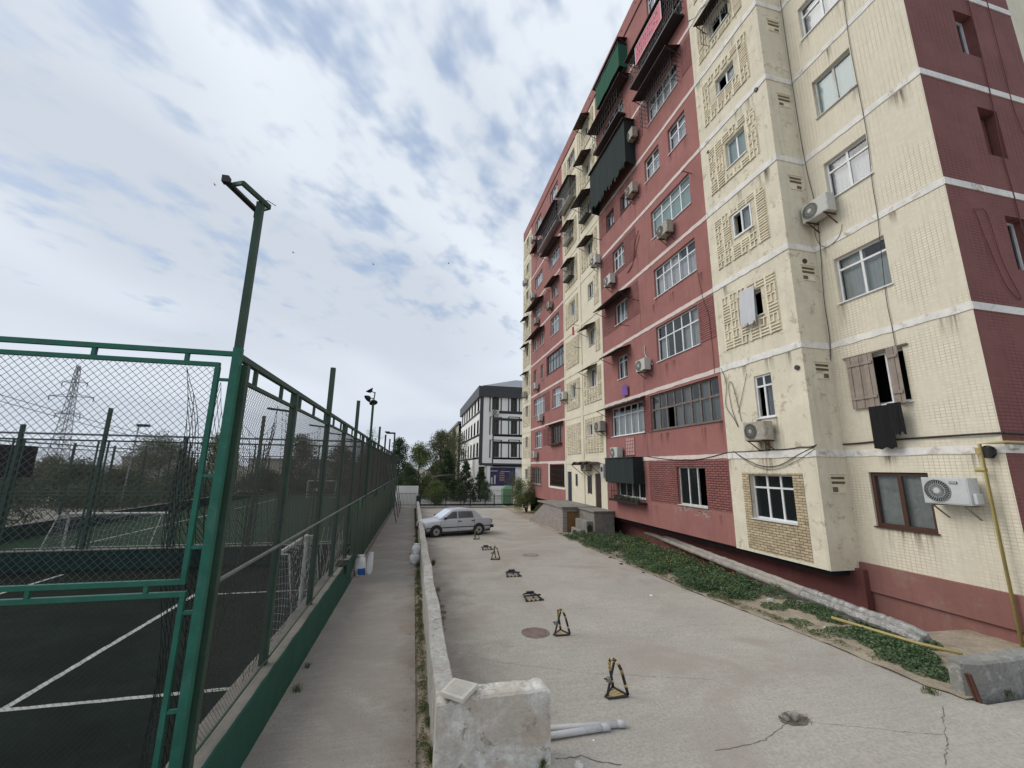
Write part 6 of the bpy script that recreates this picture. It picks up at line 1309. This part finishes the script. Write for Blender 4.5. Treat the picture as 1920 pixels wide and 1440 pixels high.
mb = MB(); cl = [(-15.5+i*.33, 54.5+rnd.uniform(-.5, .8), -2.7+rnd.uniform(-.4, .8), .7, .6, .8) for i in range(40)]; leaves(mb, cl, .16, 12000); T = thing('hedge', 'dark hedge behind the far end of the turf pitch', 'hedge', (-9, 55, -4)); mb.build('foliage', 'leaf_dark', T)
for c in cl[::4]: mb = MB(); mb.tube([(c[0], c[1], -4.3), (c[0], c[1]+.1, -2.6)], .05, 5); mb.build('stem', 'bark', T)
mb = MB(); cl = [(-2.0+i*.30, 57.5+rnd.uniform(-.4, .6), -3.0+rnd.uniform(-.6, .9), .7, .6, .8) for i in range(34)]; leaves(mb, cl, .14, 12000); T = thing('hedge', 'dark hedge under the trees across the road, left of the office building', 'hedge', (3, 57.5, -4)); mb.build('foliage', 'leaf_dark', T)
for c in cl[::4]: mb = MB(); mb.tube([(c[0], c[1], -4.4), (c[0], c[1]+.1, -2.9)], .05, 5); mb.build('stem', 'bark', T)
def simple_car(label, x, y, rz, m, z=-4.05):
    T = thing('parked_car', label, 'car', (x, y, z), rz, 'cars parked beyond the pitch'); mb = MB(); S = [(-2.1, .35, .75, .72), (-1.9, .22, .88, .82), (.9, .2, .92, .85), (1.9, .22, .75, .8), (2.15, .32, .6, .7)]; vs = []
    for a, b, c, w in S: vs += [(a, w, b), (a, w, c-.12), (a, w*.9, c), (a, -w*.9, c), (a, -w, c-.12), (a, -w, b)]
    mb.poly(vs, [(i*6+q, i*6+(q+1) % 6, (i+1)*6+(q+1) % 6, (i+1)*6+q) for i in range(4) for q in range(6)]+[(5, 4, 3, 2, 1, 0), (24, 25, 26, 27, 28, 29)]); local(mb.build('body', m), T)
    mb = MB(); vs = []
    for a, zt, w in ((-1.6, .88, .72), (-1.0, 1.36, .62), (.35, 1.38, .62), (1.1, .9, .72)): vs += [(a, w, .86), (a, w if zt < 1 else w, zt), (a, -w, zt), (a, -w, .86)]
    mb.poly(vs, [(i*4+q, i*4+q+1, (i+1)*4+q+1, (i+1)*4+q) for i in range(3) for q in range(3)]); local(mb.build('cabin', 'glass_dark'), T)
    mb = MB(); mb.box(-1.0, .35, -.6, .6, 1.37, 1.41); local(mb.build('roof', m), T)
    for sx in (1.3, -1.3):
        for sy in (.8, -.8): mb = MB(); mb.tube([(sx, sy-.1, .31), (sx, sy+.1, .31)], .31, 16); local(mb.build('wheel', 'tyre'), T)
for i, (px, Y, rz, m, lab) in enumerate(((40, 66, .1, 'white_clad', 'white car under the black fence screen, leftmost of the far cars'), (75, 60, .0, 'car_paint', 'pale car beside the leftmost white one, seen through two fences'), (285, 67, .1, 'car_paint', 'silver car left of the corner post among the trees'), (345, 62, .0, 'white_clad', 'white car seen just left of the green corner frame'), (410, 64, .2, 'white_clad', 'white car behind the corner post'), (450, 60, .0, 'car_paint', 'silver car right of the corner post'), (487, 66, -.1, 'white_clad', 'white van-like car beside the silver one, right of the corner post'), (600, 69, .1, 'white_clad', 'white car far behind the distant goal'), (660, 70, .1, 'car_paint', 'farthest silver car, seen through the sheeted end of the fence'))):
    p = onY(px, 900, Y); simple_car(lab, p[0], Y, rz, m)
mb = MB(); mb.poly([(-90, 57, -4.16), (-3, 57, -4.16), (-3, 76, -4.2), (-90, 76, -4.2)], [(0, 1, 2, 3)]); struct(mb.build('car_park', 'road'))
# pylon
PY = 150; p = onY(148, 686, PY); px0 = p[0]; base = -5; H = p[2]-base
T = thing('power_pylon', 'lattice power pylon with three pairs of arms beyond the pitch', 'pylon', (px0, PY, base)); mb = MB(); half = lambda t: 1.7*(1-t)**1.5+.45; r = .09
cs = []
for k in range(15):
    t = k/14; w = half(t) if t < .98 else .3; z = base+H*t; cs.append([Vector((px0+sx*w, PY+sy*w, z)) for sx, sy in ((-1, -1), (1, -1), (1, 1), (-1, 1))])
for a, b in zip(cs, cs[1:]):
    for q in range(4): mb.bar(a[q], b[q], r*1.2); mb.bar(a[q], b[(q+1) % 4], r*.7); mb.bar(a[(q+1) % 4], b[q], r*.7); mb.bar(b[q], b[(q+1) % 4], r*.7)
mb.build('lattice_mast', 'black_metal', T)
for zz, L in ((24.0, 3.2), (19.6, 5.6), (14.4, 3.1)):
    mb = MB()
    for s_ in (-1, 1): mb.bar((px0, PY, zz), (px0+s_*L, PY, zz), .18); mb.bar((px0+s_*.6, PY, zz+.9), (px0+s_*L, PY, zz), .12); mb.bar((px0+s_*L, PY, zz), (px0+s_*L, PY, zz-1.4), .16)
    mb.build('cross_arm', 'black_metal', T)
p = onY(262, 797, 45); T = thing('street_lamp', 'small street lamp beside the big spreading tree', 'lamp post', (p[0], 45, -4)); mb = MB(); mb.tube([(p[0]-.3, 45, -4.2), (p[0]-.05, 45, p[2]-.1)], .06, 8); mb.build('pole', 'chrome', T); mb = MB(); mb.box(p[0]-.15, p[0]+.75, 44.8, 45.2, p[2]-.15, p[2]+.08); mb.build('lamp_head', 'black_metal', T)
for i, (y_, X_) in enumerate(((0, 0), (1, 0))):
    a = Vector(onY(0, 740+i*12, 48)); b = Vector(onY(500, 845+i*6, 90)); n = 16; mb = MB(); mb.tube([a.lerp(b, k/n)-Vector((0, 0, 1.2*math.sin(math.pi*k/n))) for k in range(n+1)], .03, 4); tag(mb.build('overhead_cable', 'cable'), ['upper overhead cable crossing behind the chain link', 'lower overhead cable crossing behind the chain link'][i], 'cable')
# far low buildings and hill line
for i, (pa, pb, yt, Y, m, lab) in enumerate(((470, 600, 862, 110, 'old_block', 'long low pale building far behind the court'), (600, 720, 868, 120, 'old_block', 'far low building near the end of the court fence'), (230, 330, 858, 130, 'old_block', 'far low building behind the big spreading tree'))):
    a, b = onY(pa, yt, Y), onY(pb, yt, Y); T = thing('low_building', lab, 'building', (a[0], Y, -5)); mb = MB(); mb.box(a[0], b[0], Y, Y+10, -6, a[2]); mb.build('wall', m, T); mb = MB(); mb.box(a[0]-.3, b[0]+.3, Y-.3, Y+10.3, a[2], a[2]+.4); mb.build('roof', 'roof_sheet', T)
# ------------------------------------------------------------------ white office building
OB = thing('office_building', 'white four-storey office building with graphite trim behind the yard', 'building', (14, 66, -4.2))
OY = 60.; OX = 9.03; zc0, zc1 = onY(902, 744, OY)[2], onY(902, 724, OY)[2]
owins = []
for rr_, (ya, yb) in enumerate(((743, 771), (785, 814), (828, 857))):
    for cc2, (xa, xb) in enumerate(((922.5, 936), (957.5, 970), (992, 1004))):
        a = onY(xa, yb+.5*0, OY); b = onY(xb, ya, OY); owins.append((a[0], b[0], a[2], b[2]))
def wall_gridY(mb, Y, x0, x1, z0, z1, hs, depth=.25):
    xs = sorted({x0, x1, *[h[0] for h in hs], *[h[1] for h in hs]}); zs = sorted({z0, z1, *[h[2] for h in hs], *[h[3] for h in hs]})
    for a, b in zip(xs, xs[1:]):
        for c, d in zip(zs, zs[1:]):
            if any(h[0] < (a+b)/2 < h[1] and h[2] < (c+d)/2 < h[3] for h in hs): continue
            mb.face([(a, Y, c), (b, Y, c), (b, Y, d), (a, Y, d)])
    for a, b, c, d in hs:
        D = Y+depth; mb.face([(a, Y, c), (a, D, c), (a, D, d), (a, Y, d)]); mb.face([(b, Y, d), (b, D, d), (b, D, c), (b, Y, c)]); mb.face([(a, Y, c), (b, Y, c), (b, D, c), (a, D, c)]); mb.face([(a, Y, d), (a, D, d), (b, D, d), (b, Y, d)])
mb = MB(); wall_gridY(mb, OY, OX, 24, onY(900, 868, OY)[2], zc0, owins); z_g = onY(900, 868, OY)[2]
mb.box(OX+.9, 24, OY+.3, OY+.5, -4.3, z_g); mb.build('wall', 'white_clad', OB)
mb = MB(); wall_gridY(mb, OY+.02, OX, 24, z_g-.35, z_g-.001, []); mb.box(OX, 24, OY+.02, OY+.5, z_g-.36, z_g-.35); mb.build('fascia', 'graphite', OB)
# left flank, along Y
fw = []
for rr_, z in enumerate(sorted({round(w[2], 2) for w in owins})):
    for k in range(7): fw.append((61.2+k*3.6, 63.0+k*3.6, z, z+2.05))
mb = MB(); wall_grid(mb, OX, OY, 86, -4.3, zc0, [w for w in fw], .25); mb.build('wall', 'white_clad', OB)
for a, b, c, d in fw:
    mb = MB(); x = OX+.15; mb.box(x, x+.06, a, a+.12, c, d); mb.box(x, x+.06, b-.12, b, c, d); mb.box(x+.001, x+.059, a+.12, b-.12, d-.55, d-.45); mb.box(x+.002, x+.058, (a+b)/2-.05, (a+b)/2+.05, c, d-.55); w_ = mb.build('window', 'graphite', OB)
    mb = MB(); mb.face([(x+.04, b, c), (x+.04, a, c), (x+.04, a, d), (x+.04, b, d)]); mb.build('pane', 'glass_dark', w_)
for a, b, c, d in owins:
    mb = MB(); y = OY+.12; t = .14
    mb.box(a, a+t, y, y+.06, c, d); mb.box(b-t, b, y, y+.06, c, d); mb.box(a+t, b-t, y+.001, y+.059, c, c+t*.6); mb.box(a+t, b-t, y+.001, y+.059, d-.62, d-.5); mb.box((a+b)/2-.09, (a+b)/2+.09, y+.002, y+.058, c+t*.6, d-.62)
    w_ = mb.build('window', 'graphite', OB); mb = MB(); mb.face([(a, y+.04, c), (b, y+.04, c), (b, y+.04, d), (a, y+.04, d)]); mb.build('pane', 'glass_dark', w_)
    mb = MB()
    for x0, x1_ in ((a-.42, a-.24), (b+.24, b+.42)): mb.box(x0, x1_, OY-.03, OY+.01, c-.12, d+.25)
    mb.box(a-.24, b+.24, OY-.032, OY+.008, d+.16, d+.26); w2 = mb.build('window_surround', 'graphite', OB)
for z in sorted({round(w[2], 3) for w in owins}):
    mb = MB(); mb.box(OX+2.0, 24, OY-.028, OY+.01, z-.30, z-.13); mb.box(OX+2.0, 24, OY-.0285, OY+.01, z-1.35, z-1.2) if z > 0 else None; mb.build('string_course', 'graphite', OB)
    mb = MB(); mb.box(OX-.028, OX+.01, OY+.3, 86, z-.3, z-.13); mb.build('string_course', 'graphite', OB)
mb = MB(); mb.box(OX-.04, OX+.45, OY-.04, OY+.3, z_g, zc0); mb.box(OX+1.9, OX+2.08, OY-.031, OY+.01, z_g, zc0); mb.build('corner_trim', 'graphite', OB)
mb = MB(); mb.box(OX-.35, 24.4, OY-.35, OY+.9, zc0, zc1); mb.build('cornice', 'graphite', OB); mb = MB(); mb.box(OX-.351, OX+.9, OY+.91, 86.3, zc0, zc1); mb.build('cornice', 'graphite', OB)
zr = onY(958, 710, OY+6)[2]
mb = MB(); mb.poly([(OX+.4, OY, zc1+.15), (24, OY, zc1+.15), (24, 86, zc1+.15), (OX+.4, 86, zc1+.15), (16.0, OY+7, zr), (24, OY+7, zr), (16, 79, zr), (24, 79, zr)], [(0, 1, 5, 4), (3, 0, 4, 6), (2, 3, 6, 7), (4, 5, 7, 6)]); mb.build('roof', 'roof_sheet', OB)
mb = MB(); mb.box(OX+.35, 24.0, OY-.05, OY-.01, zc1+.001, zc1+.15); mb.box(OX+.34, OX+.39, OY, 86, zc1+.001, zc1+.15); mb.build('gutter', 'graphite', OB)
a = onY(918, 911, OY); b = onY(967, 877, OY); mb = MB(); mb.box(a[0], b[0], OY+.22, OY+.29, a[2], b[2]); w_ = mb.build('shop_window', 'poster', OB); w_['label'] = 'shop window covered by a dark blue poster'
mb = MB()
for k in range(4): z = a[2]+.75+k*.32; mb.box(a[0]+1.45, a[0]+2.2, OY+.205, OY+.219, z, z+.16)
mb.build('poster_panel', 'poster_orange', w_); mb = MB(); [mb.box(a[0]+.2+k*.45, a[0]+.45+k*.45, OY+.206, OY+.2185, a[2]+.25, a[2]+1.2+.3*(k % 2)) for k in range(2)]; mb.box(a[0]+.1, a[0]+1.2, OY+.207, OY+.218, b[2]-.55, b[2]-.45); mb.box(a[0]+1.6, a[0]+3.0, OY+.2075, OY+.218, b[2]-.6, b[2]-.52); mb.build('poster_picture', 'pvc_pipe', w_)
mb = MB(); mb.box(a[0]-.3, a[0]-.001, OY+.2, OY+.32, -4, b[2]+.5); mb.box(b[0]+.001, b[0]+.4, OY+.2, OY+.32, -4, b[2]+.5); mb.box(a[0], b[0], OY+.2, OY+.32, a[2]-.6, a[2]-.001); mb.build('shopfront_frame', 'white_clad', OB)
mb = MB(); mb.box(OX+.02, OX+.9, OY+.02, 86, z_g-.5, z_g-.361); mb.box(OX+1.2, OX+1.7, OY+.1, OY+.25, -4.2, z_g-.4); mb.build('column', 'white_clad', OB)
mb = MB(); mb.box(OX+.3, 23.7, OY+.55, 85.8, -4.2, zc0-.1); mb.build('interior', 'dark_interior', OB)
T = copy_tree(acs['ac']); q = onY(928.5, 778, OY); T.location = (q[0], OY, q[2]); T.rotation_euler = (0, 0, R(90)); T['label'] = 'air conditioner on the white office building under its top left window'; T.scale = (1.25,)*3
# old block with creepers beyond it
KB = thing('old_block', 'old pale block overgrown with creepers behind the white office building', 'building', (9, 110, -4))
ks = [(92+k*5.2, 94.6+k*5.2, z, z+1.8) for k in range(12) for z in (-2.2, 1.2, 4.6)]
mb = MB(); wall_grid(mb, OX-.3, 88, 156, -4.5, 9.2, ks, .4); mb.build('wall', 'old_block', KB); mb = MB(); mb.box(OX-.6, 20, 87.6, 156.2, 9.2, 9.7); mb.build('roof', 'roof_sheet', KB); mb = MB(); mb.box(OX+.3, 19, 88.2, 155, -4, 9); mb.build('interior', 'dark_interior', KB)
mb = MB(); cl = [(OX-.6, 92+rnd.uniform(0, 26), rnd.uniform(-2, 8.6), .3, 1.3, 1.2) for i in range(34)]; leaves(mb, cl, .28, 7000); T = thing('creeper', 'green creeper climbing the old block', 'creeper', (8.6, 100, -4)); mb.build('foliage', 'leaf_olive', T); mb = MB(); [mb.tube([(OX-.42, c[1], -4.2), (OX-.42, c[1]+.3, c[2])], .06, 4) for c in cl[::3]]; mb.build('stem', 'bark', T)
# birds
for i, (px, py, lab) in enumerate(((403, 347, 'bird left of the slanted lamp frame'), (550, 474, 'bird right of the lamp post against pale cloud'), (700, 496, 'bird in the middle of the sky'), (841, 494, 'bird nearest the red block'))):
    d = wr(px, py); p = d/np.linalg.norm(d)*45; T = thing('bird', lab, 'bird', p, 0, 'birds in the sky'); mb = MB(); s_ = .11; p = Vector(p); mb.tube([p+Vector((-s_*.8, 0, 0)), p, p+Vector((s_*.9, 0, .02))], [.01, .035, .008], 6); mb.build('body', 'bird', T); mb = MB()
    for sg in (-1, 1): mb.poly([p+Vector((.03, 0, .01)), p+Vector((-.05, 0, .01)), p+Vector((-.03, sg*.2, .10)), p+Vector((.0, sg*.12, .07))], [(0, 1, 2, 3)])
    mb.build('wings', 'bird', T)

# ------------------------------------------------------------------ rain and rust streaks on the walls
def drip_mat(name, col, amt):
    m, t, b = material(name); n = t.nodes; l = t.links; tc = n.new('ShaderNodeTexCoord'); sp = n.new('ShaderNodeSeparateXYZ'); l.new(tc.outputs['Generated'], sp.inputs[0])
    mp = n.new('ShaderNodeMapping'); mp.inputs['Scale'].default_value = (1, 14, .9); l.new(tc.outputs['Object'], mp.inputs[0]); nz = n.new('ShaderNodeTexNoise'); nz.inputs['Scale'].default_value = 1; nz.inputs['Detail'].default_value = 5; l.new(mp.outputs[0], nz.inputs['Vector'])
    def mm(op, a, b_=None):
        q = n.new('ShaderNodeMath'); q.operation = op; q.use_clamp = True
        for i, v in enumerate((a, b_)):
            if v is None: continue
            if isinstance(v, (int, float)): q.inputs[i].default_value = v
            else: l.new(v, q.inputs[i])
        return q.outputs[0]
    y = sp.outputs['Y']; z = sp.outputs['Z']; edge = mm('MULTIPLY', mm('MULTIPLY', y, mm('SUBTRACT', 1, y)), 4.); nn_ = mm('MULTIPLY', mm('SUBTRACT', nz.outputs['Fac'], .40), 4.)
    al = mm('MULTIPLY', mm('MULTIPLY', mm('MULTIPLY', edge, nn_), mm('POWER', z, 1.3)), amt)
    b.inputs['Base Color'].default_value = (*col, 1); b.inputs['Roughness'].default_value = .95; tr = n.new('ShaderNodeBsdfTransparent'); mx = n.new('ShaderNodeMixShader'); l.new(al, mx.inputs[0]); l.new(tr.outputs[0], mx.inputs[1]); l.new(b.outputs[0], mx.inputs[2]); l.new(mx.outputs[0], n['Material Output'].inputs[0]); return m
M['drip_dark'] = drip_mat('dirt_streak', (.13, .10, .07), .62); M['drip_rust'] = drip_mat('rust_streak', (.20, .095, .04), .9); M['drip_red'] = drip_mat('dark_red_streak', (.10, .03, .026), .6); M['drip_pale'] = drip_mat('pale_streak', (.52, .36, .33), .55)
nd = 0
def drip(X, y0, y1, z1, h, m):
    global nd
    nd += 1; x = X-.005-.0004*(nd % 9); mb = MB(); mb.poly([(x, y1, z1-h), (x, y0, z1-h), (x, y0, z1), (x, y1, z1)], [(0, 1, 2, 3)]); mb.build('streak_stain', m, BL)
drip(X1, 10.3, 10.95, .95, 1.35, 'drip_rust'); drip(X1, 10.35, 10.85, .9, .9, 'drip_dark'); drip(X2, 7.75, 8.15, .60, .45, 'drip_rust'); drip(X2, 7.2, 8.6, -1.33, .55, 'drip_dark')
for w in list(WINS):
    X, a, b, z0, z1 = w
    if z0 < -2 or rnd.random() < .25: continue
    red = any(p < (a+b)/2 < q for p, q in ((YA0, YA1), (YD0, YD1)))
    for e in ((a-.12, a+.22), (b-.22, b+.12)):
        if rnd.random() < .75: drip(X, e[0], e[1], z0-.03, rnd.uniform(.5, 1.15), ('drip_pale' if rnd.random() < .3 else 'drip_red') if red else 'drip_dark')
for i in range(16): y = rnd.uniform(9.2, 12.0); k = rnd.randrange(0, 7); drip(X1-.03*0, y, y+rnd.uniform(.2, .5), bandz(k)-.12, rnd.uniform(.4, .9), 'drip_dark')
for i in range(14): y = rnd.uniform(6.0, 8.8); k = rnd.randrange(0, 7); drip(X2, y, y+rnd.uniform(.2, .5), bandz(k)-.10, rnd.uniform(.3, .7), 'drip_dark')
for i in range(12): y = rnd.uniform(12.6, 17); drip(X1, y, y+rnd.uniform(.15, .4), rnd.choice((-1.5, 1.6, 4.6, 7.6)), rnd.uniform(.5, .9), 'drip_red')
for i in range(10): y = rnd.uniform(13.2, 15.6); drip(X1, y, y+rnd.uniform(.08, .2), -1.45, rnd.uniform(.3, .8), 'drip_pale')
mb = MB(); leaves(mb, [(X1-.25, 18.0+i*.25, -1.42+rnd.uniform(0, .12), .16, .14, .13) for i in range(10)], .07, 900); T = thing('potted_plants', 'straggly plants on the cage shelf below the black awning', 'plants', (X1-.3, 19, -1.5)); mb.build('foliage', 'leaf_olive', T); mb = MB(); [mb.tube([(X1-.28, 17.9+i*.45, -1.55), (X1-.28, 17.9+i*.45, -1.42)], [.06, .08], 8) for i in range(5)]; mb.build('pot', 'rust', T)
